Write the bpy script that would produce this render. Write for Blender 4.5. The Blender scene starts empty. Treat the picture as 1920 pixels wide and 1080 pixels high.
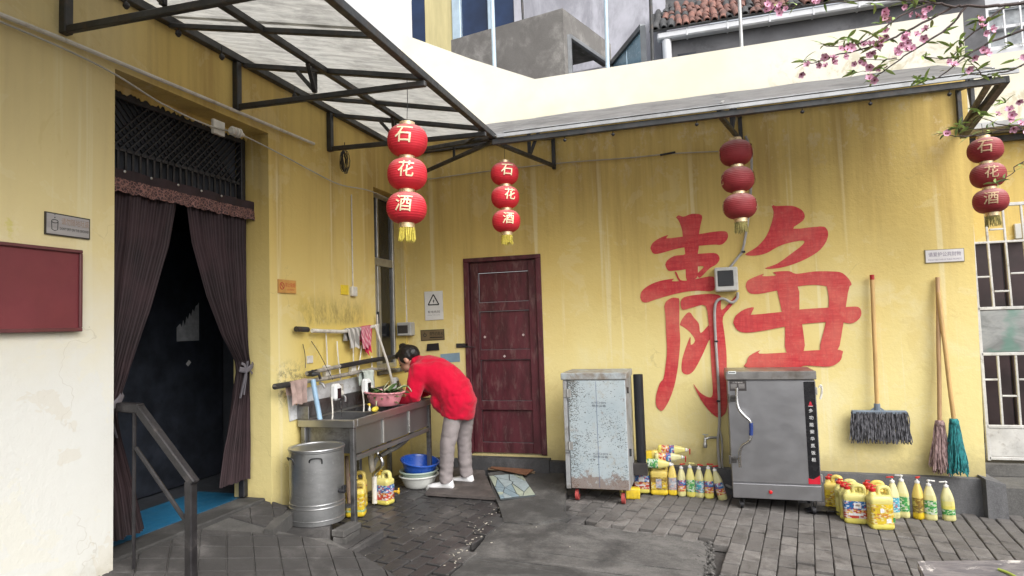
import bpy, bmesh, math, random
from mathutils import Vector, Matrix, Euler, noise
random.seed(11)
R = math.radians
scene = bpy.context.scene
COL = scene.collection

# ------------------------------------------------------------------ camera
cam_data = bpy.data.cameras.new('camera')
cam = bpy.data.objects.new('camera', cam_data)
COL.objects.link(cam)
cam_data.sensor_width = 36.0
cam_data.lens = 36.0 * 1180.0 / 1920.0
cam_data.clip_start = 0.05
cam_data.clip_end = 500.0
def _cam_matrix(yaw, pitch, roll, loc):
    f = Vector((math.sin(yaw) * math.cos(pitch), math.cos(yaw) * math.cos(pitch), math.sin(pitch)))
    r = Vector((math.cos(yaw), -math.sin(yaw), 0))
    d = -(r.cross(f))
    r2 = r * math.cos(roll) + d * math.sin(roll)
    d2 = -r * math.sin(roll) + d * math.cos(roll)
    m = Matrix((r2, -d2, -f)).transposed().to_4x4()
    m.translation = loc
    return m
cam.matrix_world = _cam_matrix(R(-17.05), R(3.31), R(1.856), Vector((0, 0, 1.45)))
scene.camera = cam

# ------------------------------------------------------------------ light: overcast day
SUN_EL, SUN_AZ = 44.0, 132.0
world = bpy.data.worlds.new('World')
scene.world = world
world.use_nodes = True
wn = world.node_tree
wn.nodes.clear()
w_out = wn.nodes.new('ShaderNodeOutputWorld')
w_bg = wn.nodes.new('ShaderNodeBackground')
w_hsv = wn.nodes.new('ShaderNodeHueSaturation')
w_sky = wn.nodes.new('ShaderNodeTexSky')
w_sky.sky_type = 'NISHITA'
w_sky.sun_disc = False
w_sky.sun_elevation = R(SUN_EL)
w_sky.sun_rotation = R(SUN_AZ)
w_sky.air_density = 1.0
w_sky.dust_density = 4.0
w_hsv.inputs['Saturation'].default_value = 0.22
w_bg.inputs['Strength'].default_value = 0.15
wn.links.new(w_sky.outputs[0], w_hsv.inputs['Color'])
wn.links.new(w_hsv.outputs[0], w_bg.inputs['Color'])
wn.links.new(w_bg.outputs[0], w_out.inputs['Surface'])

sun_data = bpy.data.lights.new('sun', 'SUN')
sun_data.energy = 1.5
sun_data.angle = R(60)
sun_data.color = (1.0, 0.97, 0.92)
sun = bpy.data.objects.new('sun', sun_data)
COL.objects.link(sun)
_az = R(SUN_AZ)
_el = R(SUN_EL)
_to_sun = Vector((math.sin(_az) * math.cos(_el), math.cos(_az) * math.cos(_el), math.sin(_el)))
sun.rotation_euler = _to_sun.to_track_quat('Z', 'Y').to_euler()
sun.location = _to_sun * 30

scene.view_settings.view_transform = 'Standard'
scene.view_settings.look = 'None'
scene.view_settings.exposure = 0.72
scene.view_settings.gamma = 1.0
scene.view_settings.use_curve_mapping = False
scene.cycles.max_bounces = 6
scene.cycles.diffuse_bounces = 3
scene.cycles.glossy_bounces = 3
scene.cycles.transmission_bounces = 6
scene.cycles.transparent_max_bounces = 8
scene.cycles.use_denoising = True

# ------------------------------------------------------------------ materials
def _new(name):
    m = bpy.data.materials.new(name)
    m.use_nodes = True
    nt = m.node_tree
    return m, nt, nt.nodes['Principled BSDF']

class N:
    """tiny node-graph helper"""
    def __init__(s, nt): s.nt = nt
    def n(s, t, **kw):
        x = s.nt.nodes.new(t)
        for k, v in kw.items(): setattr(x, k, v)
        return x
    def lk(s, a, b): s.nt.links.new(a, b)
    def val(s, sock, v):
        if hasattr(v, 'links') or hasattr(v, 'is_linked'): s.lk(v, sock)
        else: sock.default_value = v
    def pos(s): return s.n('ShaderNodeNewGeometry').outputs['Position']
    def obj(s): return s.n('ShaderNodeTexCoord').outputs['Object']
    def sep(s, v):
        x = s.n('ShaderNodeSeparateXYZ'); s.lk(v, x.inputs[0]); return x.outputs
    def scale(s, v, sc):
        x = s.n('ShaderNodeMapping'); s.lk(v, x.inputs['Vector']); x.inputs['Scale'].default_value = sc; return x.outputs[0]
    def noise(s, v, scale=5, detail=4, rough=.6, dist=0):
        x = s.n('ShaderNodeTexNoise'); s.lk(v, x.inputs['Vector'])
        x.inputs['Scale'].default_value = scale; x.inputs['Detail'].default_value = detail
        x.inputs['Roughness'].default_value = rough; x.inputs['Distortion'].default_value = dist
        return x.outputs['Fac']
    def voro(s, v, scale, feature='F1', out='Distance'):
        x = s.n('ShaderNodeTexVoronoi'); x.feature = feature; s.lk(v, x.inputs['Vector'])
        x.inputs['Scale'].default_value = scale; return x.outputs[out]
    def math(s, op, a, b=0.0, c=None, clamp=False):
        x = s.n('ShaderNodeMath', operation=op); x.use_clamp = clamp
        s.val(x.inputs[0], a); s.val(x.inputs[1], b)
        if c is not None: s.val(x.inputs[2], c)
        return x.outputs[0]
    def ramp(s, v, lo, hi, a=0.0, b=1.0, smooth=True):
        x = s.n('ShaderNodeMapRange'); x.interpolation_type = 'SMOOTHSTEP' if smooth else 'LINEAR'
        s.lk(v, x.inputs['Value'])
        x.inputs['From Min'].default_value = lo; x.inputs['From Max'].default_value = hi
        x.inputs['To Min'].default_value = a; x.inputs['To Max'].default_value = b
        return x.outputs['Result']
    def mix(s, f, a, b, mode='MIX'):
        x = s.n('ShaderNodeMix', data_type='RGBA', blend_type=mode)
        s.val(x.inputs[0], f)
        for sock, v in ((x.inputs[6], a), (x.inputs[7], b)):
            if isinstance(v, (tuple, list)): sock.default_value = (*v[:3], 1)
            else: s.lk(v, sock)
        return x.outputs[2]
    def bump(s, h, strength=.3, dist=.01, normal=None):
        x = s.n('ShaderNodeBump'); x.inputs['Strength'].default_value = strength
        x.inputs['Distance'].default_value = dist; s.lk(h, x.inputs['Height'])
        if normal is not None: s.lk(normal, x.inputs['Normal'])
        return x.outputs[0]

def set_in(b, name, v):
    if name in b.inputs: b.inputs[name].default_value = v

def mat(name, col, rough=.6, metal=0.0, var=.15, scale=6.0, dirt=None, dirt_amt=0.0, dirt_scale=4.0, bump=0.0, bscale=60.0,
        coat=0.0, stretch=(1, 1, 1), rvar=.12, spec=.5, objvar=0.0, coords='pos'):
    """painted / plain surface with tonal variation, blotchy dirt of its own shape, fine relief"""
    m, nt, b = _new(name)
    g = N(nt)
    p = g.scale(g.pos() if coords == 'pos' else g.obj(), stretch)
    n1 = g.noise(p, scale, 5, .65)
    lo = tuple(c * (1 - var) for c in col)
    hi = tuple(min(1, c * (1 + var)) for c in col)
    c = g.mix(g.ramp(n1, .3, .7), lo, hi)
    if objvar:
        oi = g.n('ShaderNodeObjectInfo').outputs['Random']
        c = g.mix(g.math('MULTIPLY', oi, objvar), c, (col[0] * .45, col[1] * .45, col[2] * .45))
    if dirt is not None:
        n2 = g.noise(p, dirt_scale, 8, .72, .4)
        c = g.mix(g.ramp(n2, .62 - .45 * dirt_amt, .78 - .3 * dirt_amt, 0, min(1, .35 + dirt_amt)), c, dirt)
    g.lk(c, b.inputs['Base Color'])
    n3 = g.noise(p, scale * 3.1, 4, .6)
    g.lk(g.ramp(n3, .25, .75, max(.03, rough - rvar), min(1, rough + rvar)), b.inputs['Roughness'])
    b.inputs['Metallic'].default_value = metal
    set_in(b, 'Coat Weight', coat)
    set_in(b, 'Specular IOR Level', spec)
    if bump:
        g.lk(g.bump(g.noise(p, bscale, 4, .6), bump, .004), b.inputs['Normal'])
    return m

# ------------------------------------------------------------------ mesh builder
def V(*a): return Vector(a)
class MB:
    def __init__(s): s.v = []; s.f = []
    def add(s, vs, fs):
        o = len(s.v); s.v += [Vector(p) for p in vs]; s.f += [tuple(i + o for i in f) for f in fs]; return s
    def box(s, lo, hi, b=0.0, M=None):
        lo = Vector(lo); hi = Vector(hi)
        lo, hi = Vector(map(min, lo, hi)), Vector(map(max, lo, hi))
        if b <= 0:
            vs = [Vector((hi[0] if i & 1 else lo[0], hi[1] if i & 2 else lo[1], hi[2] if i & 4 else lo[2])) for i in range(8)]
            fs = [(0, 2, 3, 1), (4, 5, 7, 6), (0, 1, 5, 4), (2, 6, 7, 3), (0, 4, 6, 2), (1, 3, 7, 5)]
        else:
            b = min(b, .49 * min(hi - lo))
            vs = []; fs = []
            def vi(c, a): return c * 3 + a
            for c in range(8):
                sg = [1 if c >> k & 1 else 0 for k in range(3)]
                for a in range(3):
                    vs.append(Vector([((hi[k] if sg[k] else lo[k]) if k == a else (hi[k] - b if sg[k] else lo[k] + b)) for k in range(3)]))
            for a in range(3):
                o1, o2 = (a + 1) % 3, (a + 2) % 3
                for sgn in (0, 1):
                    base = sgn << a
                    fs.append(tuple(vi(base | (p << o1) | (q << o2), a) for p, q in ((0, 0), (1, 0), (1, 1), (0, 1))))
                for s1 in (0, 1):
                    for s2 in (0, 1):
                        c0 = (s1 << o1) | (s2 << o2); c1 = c0 | (1 << a)
                        fs.append((vi(c0, o1), vi(c1, o1), vi(c1, o2), vi(c0, o2)))
            for c in range(8): fs.append((vi(c, 0), vi(c, 1), vi(c, 2)))
        if M is not None: vs = [M @ p for p in vs]
        return s.add(vs, fs)
    def bar(s, a, b, w, h=None, up=(0, 0, 1), bev=0.0):
        """rectangular bar from a to b"""
        a = Vector(a); b = Vector(b); h = h or w
        d = b - a; L = d.length; d.normalize()
        u = Vector(up)
        if abs(d.dot(u)) > .98: u = Vector((1, 0, 0))
        r = d.cross(u).normalized(); u = r.cross(d)
        M = Matrix((r, d, u)).transposed().to_4x4(); M.translation = a
        return s.box((-w / 2, 0, -h / 2), (w / 2, L, h / 2), bev, M)
    def tube(s, pts, r, seg=8, caps=True, flat=None):
        pts = [Vector(p) for p in pts]; n = len(pts)
        rs = r if isinstance(r, (list, tuple)) else [r] * n
        rings = []; prev = None
        for i, p in enumerate(pts):
            t = (pts[min(i + 1, n - 1)] - pts[max(i - 1, 0)])
            if t.length < 1e-9: t = Vector((0, 0, 1))
            t.normalize()
            if prev is None:
                u = Vector((0, 0, 1)) if abs(t.z) < .9 else Vector((1, 0, 0))
            else: u = prev
            u = (u - t * u.dot(t)).normalized(); w = t.cross(u); prev = u
            fu, fw = flat or (1, 1)
            rings.append([p + (u * math.cos(2 * math.pi * k / seg) * fu + w * math.sin(2 * math.pi * k / seg) * fw) * rs[i] for k in range(seg)])
        vs = [q for rg in rings for q in rg]; fs = []
        for i in range(n - 1):
            for k in range(seg):
                k2 = (k + 1) % seg
                fs.append((i * seg + k, i * seg + k2, (i + 1) * seg + k2, (i + 1) * seg + k))
        if caps:
            fs.append(tuple(range(seg))[::-1]); fs.append(tuple((n - 1) * seg + k for k in range(seg)))
        return s.add(vs, fs)
    def lathe(s, prof, seg=24, M=None, cap=True, sq=(1, 1)):
        """profile [(r,z)] round Z"""
        vs = []; fs = []; n = len(prof)
        for r, z in prof:
            for k in range(seg):
                a = 2 * math.pi * k / seg
                vs.append(Vector((r * math.cos(a) * sq[0], r * math.sin(a) * sq[1], z)))
        for i in range(n - 1):
            for k in range(seg):
                k2 = (k + 1) % seg
                fs.append((i * seg + k, i * seg + k2, (i + 1) * seg + k2, (i + 1) * seg + k))
        if cap:
            if prof[0][0] > 1e-4: fs.append(tuple(range(seg))[::-1])
            if prof[-1][0] > 1e-4: fs.append(tuple((n - 1) * seg + k for k in range(seg)))
        if M is not None: vs = [M @ p for p in vs]
        return s.add(vs, fs)
    def loft(s, rings, closed=True, cap=True):
        n = len(rings); m = len(rings[0]); vs = [q for rg in rings for q in rg]; fs = []
        for i in range(n - 1):
            for k in range(m if closed else m - 1):
                k2 = (k + 1) % m
                fs.append((i * m + k, i * m + k2, (i + 1) * m + k2, (i + 1) * m + k))
        if cap and closed:
            fs.append(tuple(range(m))[::-1]); fs.append(tuple((n - 1) * m + k for k in range(m)))
        return s.add(vs, fs)
    def grid(s, fn, nu, nv):
        vs = [fn(i / nu, j / nv) for j in range(nv + 1) for i in range(nu + 1)]
        fs = [(j * (nu + 1) + i, j * (nu + 1) + i + 1, (j + 1) * (nu + 1) + i + 1, (j + 1) * (nu + 1) + i) for j in range(nv) for i in range(nu)]
        return s.add(vs, fs)
    def prism(s, poly, ax, a, b):
        """2-D polygon extruded along axis ax ('x','y','z') from a to b"""
        def p3(p, t):
            return {'x': (t, p[0], p[1]), 'y': (p[0], t, p[1]), 'z': (p[0], p[1], t)}[ax]
        n = len(poly)
        vs = [p3(p, a) for p in poly] + [p3(p, b) for p in poly]
        fs = [tuple(range(n))[::-1], tuple(range(n, 2 * n))] + [(i, (i + 1) % n, n + (i + 1) % n, n + i) for i in range(n)]
        return s.add(vs, fs)
    def mesh(s, name, off=None, recalc=True, thick=0.0):
        me = bpy.data.meshes.new(name)
        vs = s.v if off is None else [p - off for p in s.v]
        me.from_pydata([tuple(p) for p in vs], [], s.f)
        bm = bmesh.new(); bm.from_mesh(me)
        if recalc: bmesh.ops.recalc_face_normals(bm, faces=bm.faces)
        if thick:
            bm.normal_update(); bm.verts.ensure_lookup_table(); nv = len(bm.verts)
            edges = [(e.link_loops[0].vert.index, e.link_loops[0].link_loop_next.vert.index) for e in bm.edges if len(e.link_loops) == 1]
            fcs = [[v.index for v in f.verts] for f in bm.faces]
            dup = [bm.verts.new(v.co - v.normal * thick) for v in bm.verts[:]]
            bm.verts.ensure_lookup_table()
            for f in fcs: bm.faces.new([dup[i] for i in reversed(f)])
            for a, b in edges: bm.faces.new([bm.verts[b], bm.verts[a], dup[a], dup[b]])
        bm.to_mesh(me); bm.free()
        return me
    def build(s, name, material, parent=None, smooth=False, auto=None, thick=0.0, kind=None, label=None, recalc=True):
        off = ORG.get(parent.name) if parent is not None else None
        me = s.mesh(name, off, recalc, thick)
        return obj(name, me, material, parent, smooth, kind, label)

ORG = {}
def obj(name, me, material, parent=None, smooth=False, kind=None, label=None):
    o = bpy.data.objects.new(name, me)
    COL.objects.link(o)
    if material is not None and not me.materials: me.materials.append(material)
    if smooth:
        me.polygons.foreach_set('use_smooth', [True] * len(me.polygons))
        try: me.set_sharp_from_angle(angle=R(smooth if smooth is not True else 40))
        except Exception: pass
    if parent is not None:
        o.parent = parent
        if parent.name in ORG: ORG[o.name] = ORG[parent.name]
    if kind: o['kind'] = kind
    if label: o['label'] = label
    return o
def tag(o, label, cat, group=None, kind=None):
    o['label'] = label; o['category'] = cat
    if group: o['group'] = group
    if kind: o['kind'] = kind
    return o
def thing(name, label, cat, loc=(0, 0, 0), group=None, local=False, rot=(0, 0, 0)):
    """an Empty at the base of a thing; parts are given in world metres unless local"""
    o = bpy.data.objects.new(name, None)
    COL.objects.link(o)
    o.empty_display_size = .1
    o.location = loc; o.rotation_euler = rot
    ORG[o.name] = Vector((0, 0, 0)) if local else Vector(loc)
    return tag(o, label, cat, group)
def copy_tree(o, parent=None):
    c = o.copy(); COL.objects.link(c); c.parent = parent
    ORG[c.name] = ORG.get(o.name, Vector((0, 0, 0)))
    for ch in list(o.children): copy_tree(ch, c)
    return c
def part(name, me, material, parent, loc=(0, 0, 0), rot=(0, 0, 0), smooth=False, scale=(1, 1, 1)):
    """a piece with shared mesh data placed in world metres under a parent"""
    o = obj(name, me, material, parent, smooth)
    o.location = Vector(loc) - ORG.get(parent.name, Vector((0, 0, 0)))
    o.rotation_euler = rot
    o.scale = scale
    return o

_glyph = {}
def glyphs(body, bold=0.0):
    key = (body, bold)
    if key in _glyph: return _glyph[key]
    c = bpy.data.curves.new('t', 'FONT'); c.body = body; c.align_x = 'CENTER'; c.align_y = 'CENTER'
    c.resolution_u = 3; c.offset = bold
    o = bpy.data.objects.new('t', c); COL.objects.link(o)
    bpy.context.view_layer.update()
    dg = bpy.context.evaluated_depsgraph_get()
    me = o.evaluated_get(dg).to_mesh()
    bm = bmesh.new(); bm.from_mesh(me)
    bmesh.ops.triangulate(bm, faces=bm.faces[:])
    bm.verts.ensure_lookup_table()
    vs = [(v.co.x, v.co.y) for v in bm.verts]; fs = [tuple(v.index for v in f.verts) for f in bm.faces]
    bm.free()
    o.evaluated_get(dg).to_mesh_clear()
    bpy.data.objects.remove(o); bpy.data.curves.remove(c)
    xs = [p[0] for p in vs]; ys = [p[1] for p in vs]
    cx, cy = (min(xs) + max(xs)) / 2, (min(ys) + max(ys)) / 2
    vs = [(x - cx, y - cy) for x, y in vs]
    _glyph[key] = (vs, fs, max(xs) - min(xs), max(ys) - min(ys))
    return _glyph[key]
for _s in ('石','花','酒','请勿随地吐痰',"DON'T SPIT ON THE GROUND",'禁止吸烟','NO SMOKING','请爱护公共财物','PLEASE TAKE CARE OF PUBLIC PROPERTY','有电危险','Danger! Electricity','请节约用水','KITCHEN','厨房设备','注意事项',*'多功能豪华蒸饭柜'):
    glyphs(_s)
for _s in '石花酒': glyphs(_s, .009)
def text(mb, body, centre, w, h, right, up, lift=0.0):
    """flat lettering fitted in w x h round centre"""
    vs, fs, gw, gh = glyphs(body)
    r = Vector(right); u = Vector(up); n = r.cross(u)
    sx, sy = w / gw, h / gh
    mb.add([Vector(centre) + r * x * sx + u * y * sy + n * lift for x, y in vs], fs)
def bez(pts, n=8):
    """Catmull-Rom through points"""
    P = [Vector(p) for p in pts]; out = []
    for i in range(len(P) - 1):
        p0 = P[max(i - 1, 0)]; p1 = P[i]; p2 = P[i + 1]; p3 = P[min(i + 2, len(P) - 1)]
        for k in range(n):
            t = k / n
            out.append(.5 * ((2 * p1) + (-p0 + p2) * t + (2 * p0 - 5 * p1 + 4 * p2 - p3) * t * t + (-p0 + 3 * p1 - 3 * p2 + p3) * t ** 3))
    out.append(P[-1])
    return out
def ground_z(x): return -0.10 - 0.035 * x
def lerp(a, b, t): return a + (b - a) * t
def remeshed(mb, name, voxel=.012, smooth_it=4, fac=.5):
    """fuse overlapping closed shells into one skin"""
    me = mb.mesh(name)
    o = bpy.data.objects.new(name, me); COL.objects.link(o)
    m = o.modifiers.new('r', 'REMESH'); m.mode = 'VOXEL'; m.voxel_size = voxel; m.use_smooth_shade = True
    s = o.modifiers.new('s', 'SMOOTH'); s.iterations = smooth_it; s.factor = fac
    bpy.context.view_layer.update()
    dg = bpy.context.evaluated_depsgraph_get()
    out = bpy.data.meshes.new_from_object(o.evaluated_get(dg))
    bpy.data.objects.remove(o); bpy.data.meshes.remove(me)
    out.name = name
    return out


# ================================================================== SETTING: ground, paving, ramp
def in_poly(x, y, poly):
    c = False; n = len(poly); j = n - 1
    for i in range(n):
        xi, yi = poly[i][:2]; xj, yj = poly[j][:2]
        if (yi > y) != (yj > y) and x < (xj - xi) * (y - yi) / (yj - yi) + xi: c = not c
        j = i
    return c
def clip_convex(poly, clip):
    """Sutherland-Hodgman, clip counter-clockwise"""
    out = list(poly)
    for i in range(len(clip)):
        a = clip[i]; b = clip[(i + 1) % len(clip)]; inp = out; out = []
        if not inp: return []
        def side(p): return (b[0] - a[0]) * (p[1] - a[1]) - (b[1] - a[1]) * (p[0] - a[0])
        for k in range(len(inp)):
            p = inp[k]; q = inp[(k + 1) % len(inp)]; sp, sq = side(p), side(q)
            if sp >= 0: out.append(p)
            if sp * sq < 0:
                t = sp / (sp - sq); out.append((p[0] + (q[0] - p[0]) * t, p[1] + (q[1] - p[1]) * t))
    return out

def paver_material():
    m, nt, b = _new('grey concrete paver')
    g = N(nt)
    p = g.pos(); x, y, z = g.sep(p)
    rnd = g.n('ShaderNodeObjectInfo').outputs['Random']
    base = g.mix(rnd, (.135, .127, .12), (.25, .236, .224))
    n1 = g.noise(p, 9, 6, .7)
    base = g.mix(g.ramp(n1, .3, .75), base, (.125, .115, .11))
    fine = g.noise(p, 160, 3, .7)
    base = g.mix(g.ramp(fine, .35, .75, 0, .55), base, (.07, .066, .064))
    drt = g.noise(p, 5.2, 5, .75, .4)
    base = g.mix(g.ramp(drt, .5, .66, 0, .6), base, (.062, .055, .05))
    # grime: blotches of their own shape, heavier in the washing corner (spilt water and grease)
    n2 = g.noise(p, 2.3, 7, .68, .3)
    cx = g.ramp(x, -2.0, -.3, .34, -.03)
    base = g.mix(g.ramp(g.math('ADD', n2, cx), .52, .82, 0, .82), base, (.026, .026, .028))
    wet = g.ramp(g.math('ADD', g.noise(p, 3.1, 5, .6), g.ramp(x, -2.1, -.7, .3, -.2)), .58, .72)
    g.lk(base, b.inputs['Base Color'])
    g.lk(g.math('SUBTRACT', .86, g.math('MULTIPLY', wet, .5)), b.inputs['Roughness'])
    set_in(b, 'Specular IOR Level', .35)
    bn = g.bump(fine, .5, .003)
    g.lk(g.bump(g.noise(p, 26, 5, .6), .35, .006, bn), b.inputs['Normal'])
    return m
M_PAVER = paver_material()
def concrete_material(name, a, bcol, dark, amt=.5, sc=1.0, streak=(1, 1, 1)):
    m, nt, b = _new(name)
    g = N(nt); p = g.scale(g.pos(), streak)
    n1 = g.noise(p, 3 * sc, 7, .7); n2 = g.noise(p, 1.3 * sc, 8, .75, .5); fine = g.noise(g.pos(), 85, 4, .8)
    c = g.mix(g.ramp(n1, .3, .7), a, bcol)
    c = g.mix(g.ramp(fine, .4, .75, 0, .5), c, tuple(v * 1.5 for v in bcol))
    c = g.mix(g.ramp(n2, .5, .75, 0, amt), c, dark)
    spots = g.voro(g.pos(), 48)
    c = g.mix(g.ramp(spots, .05, .09, .10, 0), c, (.36, .35, .33))
    xx = g.sep(g.pos())[0]; gr = g.noise(g.pos(), 2.3, 5, .68, .3)
    c = g.mix(g.ramp(g.math('ADD', gr, g.ramp(xx, -1.9, .4, .30, 0.0)), .56, .84, 0, .7), c, tuple(v * .6 for v in dark))
    g.lk(c, b.inputs['Base Color'])
    b.inputs['Roughness'].default_value = .85
    set_in(b, 'Specular IOR Level', .3)
    g.lk(g.bump(g.math('ADD', fine, g.math('MULTIPLY', n1, 1.5)), .6, .004), b.inputs['Normal'])
    return m
M_CONC = concrete_material('worn concrete patch', (.085, .083, .081), (.165, .158, .152), (.036, .035, .035), .6, 1.6, (1, 1.5, 1))
M_SLAB = concrete_material('grey cement slab', (.085, .083, .081), (.13, .127, .123), (.045, .043, .042), .6, 2)
M_SOIL = concrete_material('dark joint grit', (.05, .047, .045), (.085, .078, .075), (.03, .028, .027), .5, 6)
M_TILE = concrete_material('textured ramp tile', (.092, .087, .085), (.14, .132, .128), (.042, .04, .04), .6, 2.2)
M_CURB = concrete_material('pale curb stone', (.14, .135, .13), (.22, .21, .20), (.07, .068, .065), .55, 4)

mb = MB()
E_ = 60.0
n_ = 24
for j in range(n_):
    for i in range(n_):
        x0 = -E_ + 2 * E_ * i / n_; x1 = -E_ + 2 * E_ * (i + 1) / n_; y0 = -E_ + 2 * E_ * j / n_; y1 = -E_ + 2 * E_ * (j + 1) / n_
        gz = lambda x: ground_z(max(-6, min(6, x))) - .055
        mb.add([(x0, y0, gz(x0)), (x1, y0, gz(x1)), (x1, y1, gz(x1)), (x0, y1, gz(x0))], [(0, 1, 2, 3)])
ground = mb.build('ground', M_SOIL); ground['kind'] = 'structure'

# pavement: individual concrete blocks, slightly uneven
pavement = bpy.data.objects.new('pavement', None); COL.objects.link(pavement); pavement['kind'] = 'structure'; ORG['pavement'] = Vector((0, 0, 0))
CONC = [(-1.585, 4.651, -0.0445), (-1.363, 4.814, -0.0523), (-1.078, 4.769, -0.0623), (-0.8134, 4.762, -0.0715), (-0.3843, 4.725, -0.0865), (-0.0974, 4.667, -0.0966), (-0.0693, 4.395, -0.0976), (-0.1111, 3.867, -0.0961), (-0.1589, 3.221, -0.0944), (-1.556, 2.787, -0.0455), (-1.556, 3.533, -0.0455), (-1.537, 3.88, -0.0462), (-1.568, 4.219, -0.0451)]
SLABW = [(-2.062, 5.744, 0.0122), (-1.699, 6.055, -0.0005), (-1.381, 6.022, -0.0117), (-1.231, 5.42, -0.0469), (-1.149, 4.963, -0.0548), (-1.082, 4.845, -0.0571), (-1.315, 4.64, -0.049), (-1.537, 4.622, -0.0412)]
RAMPPOLY = [(-3.12, 2.3), (-1.3, 2.3), (-1.05, 3.12), (-1.77, 3.43), (-2.03, 3.53), (-2.42, 3.63), (-2.52, 3.56), (-2.74, 3.50), (-2.88, 3.84), (-3.12, 3.84)]
MATPOLY = [(-2.5, 5.0), (-1.5, 4.85), (-1.5, 5.8), (-2.5, 5.8)]
def in_view(p, m=.03):
    q = cam.matrix_world.inverted() @ Vector(p)
    if q.z > -.1: return False
    u = .5 + q.x / -q.z * 1180 / 1920; v = .5 + q.y / -q.z * 1180 / 1080
    return -m < u < 1 + m and -m < v < 1 + m
pw, pl = .106, .205
paver_meshes = []
for k in range(5):
    b_ = MB(); rr = random.Random(k)
    j = lambda s=.0025: rr.uniform(-s, s)
    b_.box((-pw / 2 + .0024 + j(.0015), -pl / 2 + .0105 + j(.003), -.05), (pw / 2 - .0024 + j(.0015), pl / 2 - .0105 + j(.003), 0), .0045 + j(.001))
    paver_meshes.append(b_.mesh('paver'))
ang = R(-8); ca, sa = math.cos(ang), math.sin(ang)
cands = []
for i in range(-60, 60):
    for j in range(-40, 60):
        u = i * pw; v = (j + (.5 if i % 2 else 0)) * pl
        x = u * ca - v * sa; y = u * sa + v * ca + 4.5
        if x < -3.0 or x > 4.5 or y < 2.6 or y > 5.97: continue
        if y > 5.9 and x < 2.2: continue
        if in_poly(x, y, CONC) or in_poly(x, y, SLABW): continue
        if in_poly(x, y, RAMPPOLY): continue
        if x < -2.62 and y < 4.15: continue
        if not in_view((x, y, ground_z(x)), .05): continue
        cands.append((x * x + y * y, x, y))
cands.sort()
soil_gap = [(-0.0563, 4.304, -0.098), (-0.083, 4.595, -0.0971), (-0.0418, 4.088, -0.0985), (-0.0557, 4.449, -0.098)]
rest = MB()
for idx, (d, x, y) in enumerate(cands):
    rr = random.Random(idx)
    if any((x - s[0]) ** 2 + (y - s[1]) ** 2 < .006 for s in soil_gap): continue
    z = ground_z(x) + rr.uniform(-.003, .003) + (rr.uniform(-.010, 0) if rr.random() < .12 else 0)
    rot = Euler((rr.gauss(0, .014), math.atan(.035) + rr.gauss(0, .012), ang + rr.gauss(0, .012)))
    if len([1 for _ in ()]) == 0 and idx < 298:
        part('paver', paver_meshes[rr.randrange(5)], M_PAVER, pavement, (x, y, z), rot)
    else:
        M_ = Matrix.Translation((x, y, z)) @ rot.to_matrix().to_4x4()
        rest.box((-pw / 2 + .0035, -pl / 2 + .0035, -.05), (pw / 2 - .0035, pl / 2 - .0035, 0), .007, M_)
if rest.v: rest.build('paver', M_PAVER, pavement, kind='stuff')

# broken concrete patch: one poured sheet with ragged edge, long shrinkage cracks as real grooves
def sheet(name, poly, zf, material, thick=.05, kind='structure', rag=.012, n=6, seed=1):
    rr = random.Random(seed); pts = []
    for i in range(len(poly)):
        a = Vector(poly[i][:2]); b = Vector(poly[(i + 1) % len(poly)][:2])
        for k in range(n):
            q = a.lerp(b, k / n)
            pts.append((q.x + rr.uniform(-rag, rag), q.y + rr.uniform(-rag, rag)))
    m_ = len(pts)
    mb = MB()
    vs = [(x, y, zf(x, y) + rr.uniform(-.003, .003)) for x, y in pts] + [(x, y, zf(x, y) - thick) for x, y in pts]
    mb.add(vs, [tuple(range(m_))] + [(i, (i + 1) % m_, m_ + (i + 1) % m_, m_ + i) for i in range(m_)])
    o = mb.build(name, material)
    if kind: o['kind'] = kind
    return o
# split along its cracks into three poured strips
def strip_between(poly, a, b):
    """part of poly between two parallel-ish lines given as points; returns clipped polygon"""
    big = [a[0], a[1], b[1], b[0]]
    area = sum(big[i][0] * big[(i + 1) % 4][1] - big[(i + 1) % 4][0] * big[i][1] for i in range(4))
    if area < 0: big = big[::-1]
    return clip_convex([tuple(p[:2]) for p in poly], [tuple(p[:2]) for p in big])
c1 = ((-2.391, 4.158, -0.0163), (0.3039, 4.089, -0.1106)); c2 = ((-2.265, 3.935, -0.0207), (0.2877, 3.917, -0.1101)); c3 = ((-2.088, 3.624, -0.0269), (0.2677, 3.705, -0.1094))
top_ = ((-3.065, 5.348, 0.0073), (0.5283, 6.474, -0.1185)); bot_ = ((-1.598, 2.323, -0.0441), (0.1899, 2.878, -0.1066))
def shift(l, d): return tuple((p[0], p[1] + d, p[2]) for p in l)
for k, (a, b) in enumerate(((top_, shift(c1, .004)), (shift(c1, -.004), shift(c2, .005)), (shift(c2, -.005), bot_))):
    pl_ = strip_between(CONC, a, b)
    if len(pl_) > 2:
        sheet('concrete_path', pl_, lambda x, y: ground_z(x) - .006, (M_CONC, M_CONC, M_SLAB)[k], rag=.004, seed=k)
sheet('cement_slab', SLABW, lambda x, y: ground_z(x) + .006 + .07 * max(0, min(1, (y - 4.75) / 1.1)), M_SLAB, .09, rag=.010, seed=8)

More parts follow.
